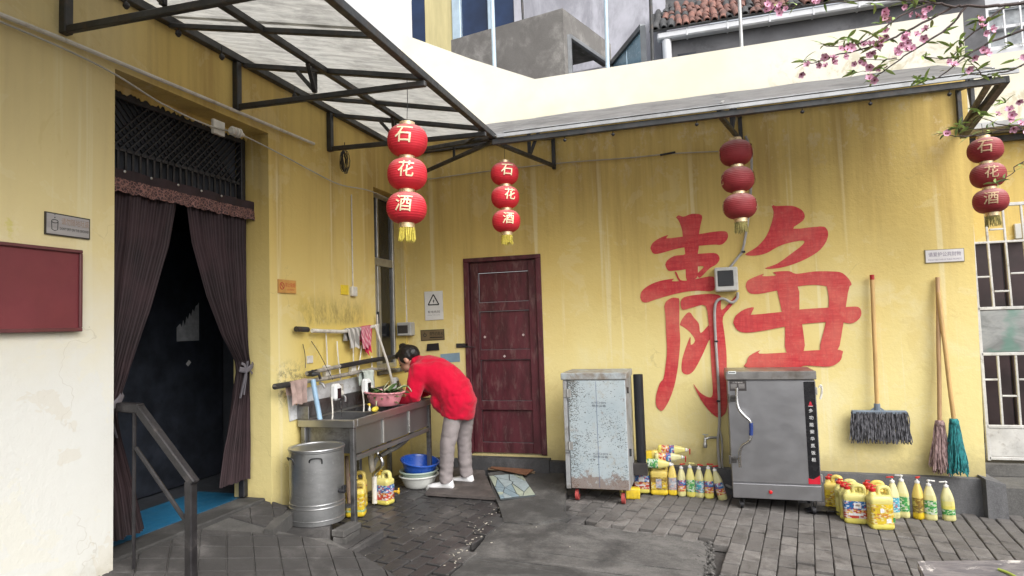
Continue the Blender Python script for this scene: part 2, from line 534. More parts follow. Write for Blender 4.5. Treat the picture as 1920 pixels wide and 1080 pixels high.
# rubble where blocks are missing
mb = MB()
rr = random.Random(5)
for k in range(240):
    t = rr.random(); a = Vector((-0.0832, 4.671, -0.0971)); b = Vector((-0.0938, 3.95, -0.0967))
    q = a.lerp(b, t); x = q.x + rr.uniform(-.045, .06); y = q.y
    s = rr.uniform(.006, .018)
    M_ = Matrix.Translation((x, y, ground_z(x) - .04 + rr.uniform(0, .03))) @ Euler((rr.random() * 6, rr.random() * 6, 0)).to_matrix().to_4x4()
    mb.box((-s, -s * .7, -s * .5), (s, s * .7, s * .5), s * .3, M_)
tag(mb.build('rubble', mat('rubble stone', (.10, .095, .09), .9, var=.5, scale=30)), 'loose dark rubble in the gap beside the concrete patch', 'rubble', kind='stuff')

# ramp up to the doorway, laid with square textured tiles set diagonally
ramp = bpy.data.objects.new('ramp', None); COL.objects.link(ramp); ramp['kind'] = 'structure'; ORG['ramp'] = Vector((0, 0, 0))
def ramp_z(x, y=0): return .27 - .235 * (x + 3.1)
mb = MB()
rp = RAMPPOLY
n = len(rp)
mb.add([(x, y, ramp_z(x) - .012) for x, y in rp] + [(x, y, -.25) for x, y in rp], [tuple(range(n))] + [(i, (i + 1) % n, n + (i + 1) % n, n + i) for i in range(n)])
mb.build('ramp_body', M_CURB, ramp)
ta = R(41.6); ux = Vector((math.cos(ta), math.sin(ta))); uy = Vector((-math.sin(ta), math.cos(ta)))
ts = .145
# convex pieces of the ramp outline (counter-clockwise)
pieces = [[(-3.12, 2.3), (-1.3, 2.3), (-1.05, 3.12), (-1.77, 3.43), (-2.03, 3.53), (-2.42, 3.63), (-2.52, 3.56), (-2.74, 3.50), (-3.12, 3.45)],
          [(-3.12, 3.45), (-2.74, 3.50), (-2.88, 3.84), (-3.12, 3.84)]]
for i in range(-10, 40):
    for j in range(-10, 40):
        o_ = Vector((-3.2, 1.2)) + ux * (i * ts) + uy * (j * ts)
        g_ = .0035
        sq = [o_ + ux * g_ + uy * g_, o_ + ux * (ts - g_) + uy * g_, o_ + ux * (ts - g_) + uy * (ts - g_), o_ + ux * g_ + uy * (ts - g_)]
        for pc in pieces:
            cl = clip_convex([(p.x, p.y) for p in sq], pc)
            if len(cl) < 3: continue
            ar = abs(sum(cl[k][0] * cl[(k + 1) % len(cl)][1] - cl[(k + 1) % len(cl)][0] * cl[k][1] for k in range(len(cl)))) / 2
            if ar < .001: continue
            m_ = len(cl); h_ = random.uniform(-.002, .002)
            b_ = MB(); cen = Vector((sum(p[0] for p in cl) / m_, sum(p[1] for p in cl) / m_))
            inn = [Vector(p).lerp(cen, .035) for p in cl]
            b_.add([(p.x, p.y, ramp_z(p.x) + h_) for p in inn] + [(p[0], p[1], ramp_z(p[0]) - .005) for p in cl] + [(p[0], p[1], ramp_z(p[0]) - .02) for p in cl],
                   [tuple(range(m_))] + [(k, (k + 1) % m_, m_ + (k + 1) % m_, m_ + k) for k in range(m_)] + [(m_ + k, m_ + (k + 1) % m_, 2 * m_ + (k + 1) % m_, 2 * m_ + k) for k in range(m_)])
            b_.build('tile', M_TILE, ramp)
# pale curb edging of the ramp near the wall and the low step the bucket stands on
mb = MB(); mb.prism([(-2.745, 3.42), (-2.675, 3.42), (-2.84, 3.92), (-2.995, 3.92), (-2.93, 3.84)], 'z', -.05, .205)
c_ = mb.build('kerb', M_CURB); c_['kind'] = 'structure'
STEP = [(-2.995, 3.86), (-2.865, 3.86), (-2.70, 3.53), (-2.57, 3.59), (-2.52, 3.80), (-2.60, 3.97), (-2.75, 4.12), (-2.995, 4.14)]
mb = MB(); mb.prism(STEP, 'z', -.1, .110)
c_ = mb.build('step', M_TILE); c_['kind'] = 'structure'
mb = MB(); a = Vector((-2.298, 3.653, 0.0104)); b = Vector((-2.281, 4.086, 0.0098))
mb.bar((a.x, a.y, ground_z(a.x) + .005), (b.x, b.y, ground_z(b.x) + .005), .035, .07, bev=.01)
c_ = mb.build('kerb', M_TILE); c_['kind'] = 'structure'
# sloping cement fillet from the step to that kerb
mb = MB(); pts_ = [(-2.356, 3.682, -0.0075), (-2.358, 4.101, -0.0075), (-2.524, 4.175, 0.0083), (-2.7, 3.796, 0.0245), (-2.523, 3.691, 0.0083)]
mb.add(list(pts_) + [(p[0], p[1], -.1) for p in pts_], [tuple(range(5))] + [(i, (i + 1) % 5, 5 + (i + 1) % 5, 5 + i) for i in range(5)])
c_ = mb.build('kerb', M_TILE); c_['kind'] = 'structure'

# ================================================================== WALL PAINT
def wall_paint(name, side):
    """ochre limewash: water streaks, soot blotches, chalky faded zones, hairline cracks"""
    m, nt, b = _new(name)
    g = N(nt); p = g.pos(); x, y, z = g.sep(p)
    along = x if side == 'back' else y
    big = g.noise(p, 1.1, 3, .6)
    # base: strong ochre to faded pale yellow (patchy)
    pale = g.math('ADD', g.ramp(z, .9, 2.5, .55, -.1, False), g.math('MULTIPLY', big, .62))
    base = g.mix(g.ramp(pale, .25, .95), (.645, .485, .165), (.725, .62, .285))
    # vertical rain streaks
    sv = g.scale(p, (4.5, 4.5, .30))
    st = g.noise(sv, 1.0, 4, .7)
    sv2 = g.scale(p, (24, 24, .7)); st2 = g.noise(sv2, 1.0, 3, .6)
    up = g.ramp(g.math('ADD', z, g.math('MULTIPLY', g.math('SUBTRACT', st, .5), 3.2)), 1.7, 3.4)
    streak = g.math('MULTIPLY', up, g.ramp(g.math('ADD', g.math('MULTIPLY', st, .78), g.math('MULTIPLY', st2, .22)), .36, .64))
    base = g.mix(g.math('MULTIPLY', streak, .72), base, (.42, .285, .10))
    # light drips
    drip = g.ramp(g.noise(g.scale(p, (9, 9, .22)), 1.0, 4, .6), .58, .66)
    base = g.mix(g.math('MULTIPLY', g.math('MULTIPLY', drip, .55), g.ramp(z, 3.4, 2.6)), base, (.74, .66, .40))
    if side == 'left':
        base = g.mix(g.ramp(y, 3.0, 2.4, 0, .55), base, (.71, .63, .385))
        # chalky whitewashed lower part of the near wall
        e = g.math('ADD', g.math('MULTIPLY', g.noise(p, 2.2, 5, .6), .9), 0.0)
        msk = g.math('MULTIPLY', g.ramp(g.math('ADD', z, g.math('MULTIPLY', e, .9)), 2.55, 1.55), g.ramp(g.math('ADD', y, g.math('MULTIPLY', e, .25)), 3.15, 2.75))
        base = g.mix(g.math('MULTIPLY', msk, .9), base, (.69, .70, .685))
        yel = g.math('MULTIPLY', g.ramp(g.noise(p, 4.5, 6, .7), .52, .6), g.math('MULTIPLY', g.ramp(z, 2.12, 1.98), g.math('MULTIPLY', g.ramp(z, 1.8, 1.86), g.ramp(y, 2.15, 2.05))))
        base = g.mix(g.math('MULTIPLY', yel, .75), base, (.60, .53, .16))
        # brighter paint behind the sink and black mould over it
        spl = g.math('MULTIPLY', g.ramp(y, 3.9, 4.3), g.ramp(g.math('ADD', z, g.math('MULTIPLY', e, .5)), 2.05, 1.7))
        base = g.mix(g.math('MULTIPLY', spl, .55), base, (.66, .49, .09))
        mz = g.math('MULTIPLY', g.ramp(z, 1.47, 1.53), g.ramp(z, 1.78, 1.60))
        mm = g.math('MULTIPLY', mz, g.math('MULTIPLY', g.ramp(y, 4.05, 4.35), g.ramp(y, 5.3, 4.9)))
        mould = g.math('MULTIPLY', mm, g.ramp(g.noise(g.scale(p, (9, 9, 4)), 1.6, 5, .8), .32, .72))
        base = g.mix(g.math('MULTIPLY', mould, .75), base, (.17, .14, .06))
        m2 = g.math('MULTIPLY', g.ramp(z, .85, 1.0), g.math('MULTIPLY', g.ramp(z, 1.28, 1.1), g.math('MULTIPLY', g.ramp(y, 3.85, 3.95), g.ramp(y, 4.35, 4.1))))
        base = g.mix(g.math('MULTIPLY', m2, g.ramp(g.noise(p, 24, 4, .8), .45, .6, 0, .7)), base, (.12, .11, .07))
    else:
        # scuffed lighter plaster around waist height, dirt splashes near the ground
        sc = g.ramp(g.noise(p, 1.7, 4, .65, .6), .5, .75, 0, .5)
        base = g.mix(g.math('MULTIPLY', sc, g.ramp(z, 2.2, 1.4)), base, (.74, .68, .42))
        blot = g.ramp(g.noise(g.scale(p, (1, 1, .6)), 6.5, 6, .8), .54, .60, 0, .75)
        base = g.mix(g.math('MULTIPLY', blot, g.ramp(z, 2.55, 3.0)), base, (.62, .50, .27))
    flake = g.noise(p, 2.1, 5, .72, .5)
    base = g.mix(g.ramp(flake, .585, .60, 0, .14), base, (.76, .70, .47))
    base = g.mix(g.ramp(flake, .395, .38, 0, .13), base, (.50, .36, .13))
    low = g.math('ADD', z, g.math('MULTIPLY', g.noise(p, 7, 4, .75), .35))
    base = g.mix(g.ramp(low, .55, .28, 0, .6), base, (.30, .25, .13))
    # hairline cracks and specks
    wp = g.n('ShaderNodeVectorMath', operation='ADD'); g.lk(p, wp.inputs[0])
    nn = g.n('ShaderNodeTexNoise'); g.lk(p, nn.inputs['Vector']); nn.inputs['Scale'].default_value = 5; nn.inputs['Detail'].default_value = 3
    sc_ = g.n('ShaderNodeVectorMath', operation='SCALE'); g.lk(nn.outputs['Color'], sc_.inputs[0]); sc_.inputs['Scale'].default_value = .35
    g.lk(sc_.outputs[0], wp.inputs[1])
    cr = g.voro(wp.outputs[0], 1.0 if side == 'left' else .5, 'DISTANCE_TO_EDGE')
    crack = g.math('MULTIPLY', g.ramp(cr, .0, .004, 1, 0), g.ramp(g.noise(p, 1.5, 2), .57, .63))
    base = g.mix(g.math('MULTIPLY', crack, .22), base, (.25, .19, .10))
    speck = g.math('MULTIPLY', g.ramp(g.voro(p, 16), .035, .05, 1, 0), g.ramp(g.noise(p, 3.0, 4), .56, .62))
    base = g.mix(g.math('MULTIPLY', speck, .7), base, (.13, .10, .06))
    g.lk(base, b.inputs['Base Color'])
    b.inputs['Roughness'].default_value = .9
    set_in(b, 'Specular IOR Level', .25)
    g.lk(g.bump(g.noise(p, 18, 5, .72), .55, .008), b.inputs['Normal'])
    return m
M_WALL_L = wall_paint('ochre limewash left', 'left')
M_WALL_B = wall_paint('ochre limewash back', 'back')
def parapet_paint():
    m, nt, b = _new('cream parapet paint')
    g = N(nt); p = g.pos(); x, y, z = g.sep(p)
    c = g.mix(g.ramp(g.noise(p, 1.4, 5, .6), .3, .7), (.68, .645, .515), (.72, .70, .62))
    low = g.ramp(g.math('ADD', z, g.math('MULTIPLY', g.noise(p, 3.5, 8, .75), .6)), 4.02, 3.62)
    right = g.math('MULTIPLY', g.ramp(g.noise(p, 4.2, 8, .75, .8), .48, .62), g.math('MULTIPLY', g.ramp(x, .3, .9), g.ramp(z, 3.85, 3.6)))
    c = g.mix(g.math('MULTIPLY', low, .25), c, (.60, .53, .36))
    c = g.mix(g.math('MULTIPLY', right, .6), c, (.42, .36, .22))
    g.lk(c, b.inputs['Base Color']); b.inputs['Roughness'].default_value = .9
    g.lk(g.bump(g.noise(p, 40, 4), .2, .004), b.inputs['Normal'])
    return m
M_PARAPET = parapet_paint()
M_WHITEWALL = mat('white render', (.66, .665, .67), .9, var=.05, scale=2, dirt=(.6, .6, .58), dirt_amt=.2)
M_PLINTH = concrete_material('dark cement plinth', (.085, .085, .09), (.14, .14, .145), (.05, .05, .052), .6, 2.5, (1, 1, .4))
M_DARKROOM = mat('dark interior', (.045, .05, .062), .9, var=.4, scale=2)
M_BLACKWOOD = mat('blackened painted iron', (.018, .018, .022), .55, var=.5, scale=9, dirt=(.05, .045, .04), dirt_amt=.25, dirt_scale=12)
M_STEEL_DK = mat('dark painted steel', (.028, .030, .032), .5, var=.4, scale=8, dirt=(.075, .05, .035), dirt_amt=.3, dirt_scale=9, bump=.2)
M_WHITEPVC = mat('aged white pvc', (.62, .60, .55), .45, var=.1, scale=9, dirt=(.32, .28, .2), dirt_amt=.3, dirt_scale=14)
M_ALU = mat('dull aluminium', (.45, .45, .44), .42, .75, var=.15, scale=8, dirt=(.2, .19, .17), dirt_amt=.2)
M_GLASS = mat('dark window glass', (.012, .014, .018), .08, var=.3, scale=2, rvar=.04, spec=.6)

# ================================================================== LEFT BUILDING (street wall x = -3)
LB = thing('left_building', 'ochre building with a curtained doorway along the left side of the yard', 'building', (-3.1, 3.0, -.1))
X0, X1 = -3.32, -3.0
DY0, DY1, DZ0, DZ1 = 2.57, 3.82, .262, 2.905
WY0, WY1, WZ0, WZ1 = 5.34, 5.955, 1.05, 2.815
mb = MB()
mb.box((X0, -2.5, -.4), (X1, DY0, 3.45)); mb.box((X0, DY0, DZ1), (X1, DY1, 3.45)); mb.box((X0, DY0, -.4), (X1 - .02, DY1, .16))
mb.box((X0, DY1, -.4), (X1, WY0, 3.45)); mb.box((X0, WY0, -.4), (X1, WY1, WZ0)); mb.box((X0, WY0, WZ1), (X1, WY1, 3.45)); mb.box((X0, WY1, -.4), (X1, 6.0, 3.45))
mb.build('wall', M_WALL_L, LB)
mb = MB(); mb.box((X0, -2.5, 3.45), (X1, 6.28, 7.5))
mb.build('upper_wall', M_WHITEWALL, LB)
# room behind the doorway and behind the window
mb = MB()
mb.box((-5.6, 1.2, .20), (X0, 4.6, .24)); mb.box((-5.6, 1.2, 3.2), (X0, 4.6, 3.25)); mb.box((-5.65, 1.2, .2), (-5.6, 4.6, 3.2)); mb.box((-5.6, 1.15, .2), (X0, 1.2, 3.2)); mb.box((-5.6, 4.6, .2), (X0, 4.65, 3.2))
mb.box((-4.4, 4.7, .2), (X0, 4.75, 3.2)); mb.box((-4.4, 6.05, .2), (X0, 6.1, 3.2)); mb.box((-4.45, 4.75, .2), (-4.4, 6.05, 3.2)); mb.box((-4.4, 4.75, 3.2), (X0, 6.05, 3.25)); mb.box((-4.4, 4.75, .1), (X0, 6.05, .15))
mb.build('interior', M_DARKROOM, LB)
# inner half-open door leaf with torn paper on it
mb = MB(); mb.box((-4.12, 2.7, .25), (-4.07, 4.55, 2.3), .006); 
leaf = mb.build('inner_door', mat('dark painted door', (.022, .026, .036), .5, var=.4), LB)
mb = MB(); rr = random.Random(3)
px0, px1 = (-4.06, 4.047, 1.401), (-4.06, 4.277, 1.719)
ya, za, yb, zb = px0[1], px0[2], px1[1], px1[2]
prof_top = []
for k in range(15):
    t = k / 14
    prof_top.append((lerp(ya, yb, t), lerp(za, zb, min(1, .35 + .65 * t)) - (rr.uniform(.02, .13) if k % 2 and k > 2 else 0) * (1.2 - t)))
poly = [(ya, za)] + [(yb, za)] + prof_top[::-1]
mb.prism(poly, 'x', -4.069, -4.066)
mb.build('torn_paper', mat('torn grey paper', (.42, .43, .45), .8, var=.2, scale=20), leaf)
mb = MB(); a = (-4.06, 4.167, 1.219); mb.bar((-4.069, a[1] - .015, a[2] - .015), (-4.069, a[1] + .015, a[2] + .015), .03, .003, up=(1, 0, 0))
mb.build('sticker', mat('pale sticker', (.5, .5, .5), .7), leaf)
mb = MB(); mb.box((-3.72, 2.62, .262), (-3.26, 3.9, .272), .003); 
mt = mb.build('floor_mat', mat('blue vinyl mat', (.02, .14, .27), .45, var=.12, scale=3, dirt=(.02, .08, .13), dirt_amt=.3)); tag(mt, 'blue vinyl mat on the floor just inside the curtained doorway', 'mat')
# threshold strip
mb = MB(); mb.box((-3.25, DY0, .165), (-3.05, DY1, .278), .008); mb.build('threshold', M_SLAB, LB)
# door frame inside the reveal
fx = -3.19
mb = MB(); mb.box((fx - .05, DY0, 2.40), (fx, DY0 + .05, 2.89), .005); mb.box((fx - .05, DY1 - .055, .285), (fx, DY1 - .012, 2.87), .005)
mb.box((fx - .05, DY0 + .05, 2.835), (fx, DY1 - .055, 2.885), .005); mb.box((fx - .05, DY0, 2.35), (fx, DY1 - .055, 2.40), .005)
fr = mb.build('door_frame', M_BLACKWOOD, LB)
# plaster edge left ragged around the frame
mb = MB(); rr = random.Random(9)
N_ = 90
vs = []
for k in range(N_ + 1):
    y = lerp(DY0, DY1, k / N_); vs += [(fx + .004, y, 2.905), (fx + .004, y, 2.868 + rr.uniform(-.012, .016))]
mb.add(vs, [(2 * k, 2 * k + 2, 2 * k + 3, 2 * k + 1) for k in range(N_)])
mb.build('plaster_edge', M_WALL_L, LB, thick=.004)
# iron lattice over the door: vertical bars, crossed diagonals, one rail
lat = MB(); lat.box((fx - .03, DY0 + .05, 2.53), (fx - .012, DY1 - .055, 2.548)); lat = lat.build('lattice', M_BLACKWOOD, LB, label='black iron lattice grille above the doorway')
bars = 22
bar_me = MB().box((-.005, -.007, 0), (.005, .007, .14)).mesh('bar')
for k in range(bars):
    y = lerp(DY0 + .10, DY1 - .10, k / (bars - 1))
    part('bar', bar_me, M_BLACKWOOD, lat, (fx - .02, y, 2.395))
    for sg in (-1, 1):
        y2 = y + sg * .30
        a = V(fx - .02 + sg * .007, y, 2.535); b = V(fx - .02 + sg * .007, y2, 2.84)
        lim = (DY0 + .05, DY1 - .06)
        if not lim[0] < y2 < lim[1]:
            yc = lim[0] if y2 <= lim[0] else lim[1]
            b = a.lerp(b, (yc - a.y) / (y2 - a.y))
        if (b - a).length > .02:
            q = MB(); q.bar(a, b, .008, .011, up=(1, 0, 0)); q.build('bar', M_BLACKWOOD, lat)
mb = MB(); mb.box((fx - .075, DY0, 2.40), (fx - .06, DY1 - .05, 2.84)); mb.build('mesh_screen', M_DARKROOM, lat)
# window in the corner
win = MB(); wx = -3.11
win.box((wx - .05, WY0, WZ0), (wx, WY0 + .045, WZ1), .004); win.box((wx - .05, WY1 - .04, WZ0), (wx, WY1, WZ1), .004)
win.box((wx - .05, WY0 + .045, WZ1 - .05), (wx, WY1 - .04, WZ1), .004); win.box((wx - .05, WY0 + .045, WZ0), (wx, WY1 - .04, WZ0 + .05), .004)
win.box((wx - .05, WY0 + .045, 2.08), (wx, WY1 - .04, 2.16), .004); win.box((wx - .05, 5.60, WZ0 + .05), (wx - .004, 5.66, 2.08), .004); win.box((wx - .045, 5.60, 2.16), (wx - .004, 5.635, WZ1 - .05), .004)
win = win.build('window', M_ALU, LB, label='narrow aluminium window in the corner with dark panes')
for (y0, y1, z0, z1) in ((WY0 + .045, 5.60, 2.16, WZ1 - .05), (5.635, WY1 - .04, 2.16, WZ1 - .05), (5.66, WY1 - .04, WZ0 + .05, 2.08)):
    mb = MB(); mb.box((wx - .03, y0, z0), (wx - .024, y1, z1)); mb.build('pane', M_GLASS, win)
mb = MB(); mb.box((wx - .045, 5.47, WZ0 + .05), (wx - .01, 5.51, 2.08), .004); mb.box((wx - .045, 5.55, WZ0 + .05), (wx - .01, 5.595, 2.08), .004); mb.build('sash', M_ALU, win)
mb = MB(); mb.box((wx - .01, 5.575, 1.5), (wx + .012, 5.59, 1.62), .004); mb.build('latch', M_STEEL_DK, win)
mb = MB(); mb.box((-3.32, WY0, WZ0 - .04), (-2.97, WY1, WZ0 - .001), .004); mb.build('sill', mat('grimy tiled sill', (.2, .2, .19), .4, dirt=(.04, .035, .03), dirt_amt=.7, dirt_scale=9), win)
# white conduit pipes fixed to the wall
mb = MB(); mb.tube([(-2.975, y, z) for y, z in ((-.5, 2.86), (1.5, 2.90), (2.27, 2.93), (3.1, 2.945), (3.73, 2.955), (4.35, 2.965))], .012)
mb.build('conduit', M_WHITEPVC, LB)
mb = MB(); mb.tube(bez([(-2.97, -.5, 2.85), (-2.97, 1.6, 2.88), (-2.97, 2.4, 2.875), (-2.97, 2.85, 2.80), (-2.965, 3.2, 2.775), (-2.97, 3.5, 2.80), (-2.965, 3.9, 2.77), (-2.965, 4.3, 2.73), (-2.96, 4.7, 2.70), (-2.95, 5.2, 2.74), (-2.94, 5.8, 2.71), (-2.9, 5.96, 2.72)]), .0055, 6)
mb.build('cable', mat('grey cable', (.42, .41, .37), .5), LB)
mb = MB(); mb.box((-2.998, 3.26, 2.745), (-2.975, 3.36, 2.84), .003); mb.lathe([(.02, 0), (.03, .01), (.03, .03), (.022, .034), (.032, .042), (.032, .052), (.024, .058), (.033, .066), (.033, .078), (.02, .09), (.012, .12)], 14, Matrix.Translation((-2.94, 3.37, 2.79)) @ Matrix.Rotation(R(-90), 4, 'X'))
mb.build('insulator', M_WHITEPVC, LB)
# switch, its wire and the torn-off yellow plate
mb = MB(); mb.tube([(-2.99, 4.93, 2.66), (-2.992, 4.93, 2.2), (-2.992, 4.93, 1.83)], .006, 6); mb.build('conduit', M_WHITEPVC, LB)
mb = MB(); mb.box((-2.998, 4.885, 1.745), (-2.965, 4.965, 1.83), .006); mb.build('switch_box', M_WHITEPVC, LB)
mb = MB(); mb.box((-2.999, 4.74, 1.755), (-2.992, 4.86, 1.84), .002); mb.build('yellow_plate', mat('bright yellow paint', (.68, .50, .03), .7, dirt=(.2, .12, .03), dirt_amt=.1, dirt_scale=25), LB)
mb = MB(); a = (-2.99, 2.554, 2.109)

# ================================================================== BACK BUILDING (wall y = 6)
BB = thing('back_building', 'ochre building with the large red painted character across the back', 'building', (-.4, 6.1, -.1))
YB0, YB1 = 6.0, 6.3
DX0, DX1, DBZ, DTZ = -2.352, -1.535, .165, 2.125
def xr(z): return 2.075 + .022 * z
mb = MB()
mb.box((-3.0, YB0, -.4), (DX0, YB1, 3.42)); mb.box((DX0, YB0, DTZ), (DX1, YB1, 3.42)); mb.box((DX0, YB0, -.4), (DX1, YB1, DBZ))
mb.prism([(DX1, -.4), (xr(-.4), -.4), (xr(3.42), 3.42), (DX1, 3.42)], 'y', YB0, YB1)
mb.build('wall', M_WALL_B, BB)
mb = MB(); mb.prism([(-3.0, 3.42), (2.15, 3.42), (2.16, 3.925), (-1.53, 3.90), (-2.2, 4.21), (-2.96, 4.60), (-3.0, 4.60)], 'y', YB0 + .002, YB1)
mb.build('parapet', M_PARAPET, BB)
mb = MB(); mb.prism([(-1.5, -.3), (2.02, -.3), (2.02, .105), (-1.5, .13)], 'y', 5.93, 5.999); mb.prism([(-2.999, -.3), (-2.36, -.3), (-2.36, .12), (-2.999, .12)], 'y', 5.95, 5.999)
mb.prism([(2.02, -.3), (2.16, -.3), (2.15, .09), (2.02, .125)], 'y', 5.84, 6.4); mb.prism([(-2.37, -.3), (-1.5, -.3), (-1.5, .15), (-2.37, .15)], 'y', 5.90, 5.999)
mb.build('plinth', M_PLINTH, BB)
# red-brown panelled door
M_DOOR = mat('worn maroon door paint', (.076, .014, .021), .5, var=.35, scale=5, dirt=(.17, .10, .095), dirt_amt=.28, dirt_scale=9, bump=.35, bscale=30, stretch=(2, 2, .6))
d = MB()
y0 = 6.02
d.box((DX0, y0 - .035, DBZ + .01), (DX0 + .055, y0 + .06, DTZ - .03), .004); d.box((DX1 - .055, y0 - .035, DBZ + .01), (DX1, y0 + .06, DTZ - .03), .004); d.box((DX0, y0 - .036, DTZ - .03), (DX1, y0 + .06, DTZ + .012), .004)
door = d.build('door', M_DOOR, BB, label='worn maroon four-panel wooden door, shut and bolted')
d = MB(); L0, L1 = DX0 + .058, DX1 - .058
ZR = [DBZ + .012, .60, 1.115, 1.60, DTZ - .033]
d.box((L0, y0, DBZ + .012), (L0 + .085, y0 + .04, DTZ - .033), .004); d.box((L1 - .085, y0, DBZ + .012), (L1, y0 + .04, DTZ - .033), .004)
for zz, hh in ((DBZ + .012, .10), (.60, .09), (1.10, .10), (1.59, .09), (DTZ - .143, .11)):
    d.box((L0 + .085, y0 + .002, zz), (L1 - .085, y0 + .04, zz + hh), .004)
d.build('door_leaf', M_DOOR, door)
for z0, z1 in ((DBZ + .112, .60), (.69, 1.10), (1.20, 1.59), (1.68, DTZ - .143)):
    d = MB(); d.box((L0 + .088, y0 + .028, z0 + .003), (L1 - .088, y0 + .036, z1 - .003), .012); d.build('panel', M_DOOR, door)
d = MB(); zc = (-2.418, 6, 1.252)[2]
d.box((DX0 - .10, 5.985, zc - .022), (DX0 + .03, 5.998, zc + .022), .003); d.bar((DX0 - .02, 5.98, zc - .006), (DX0 + .11, 5.975, zc - .02), .014, .008)
d.build('hasp', M_STEEL_DK, door)
d = MB()
for q in ((-2.149, 6, 1.332), (-1.745, 6, 1.343), (-1.947, 6, 1.135)):
    M_ = Matrix.Translation((q[0], y0 - .004, q[2])) @ Matrix.Rotation(R(45), 4, 'Y'); d.box((-.01, 0, -.01), (.01, .003, .01), 0, M_)
d.build('sticker', mat('pale sticker scraps', (.5, .42, .4), .7), door)


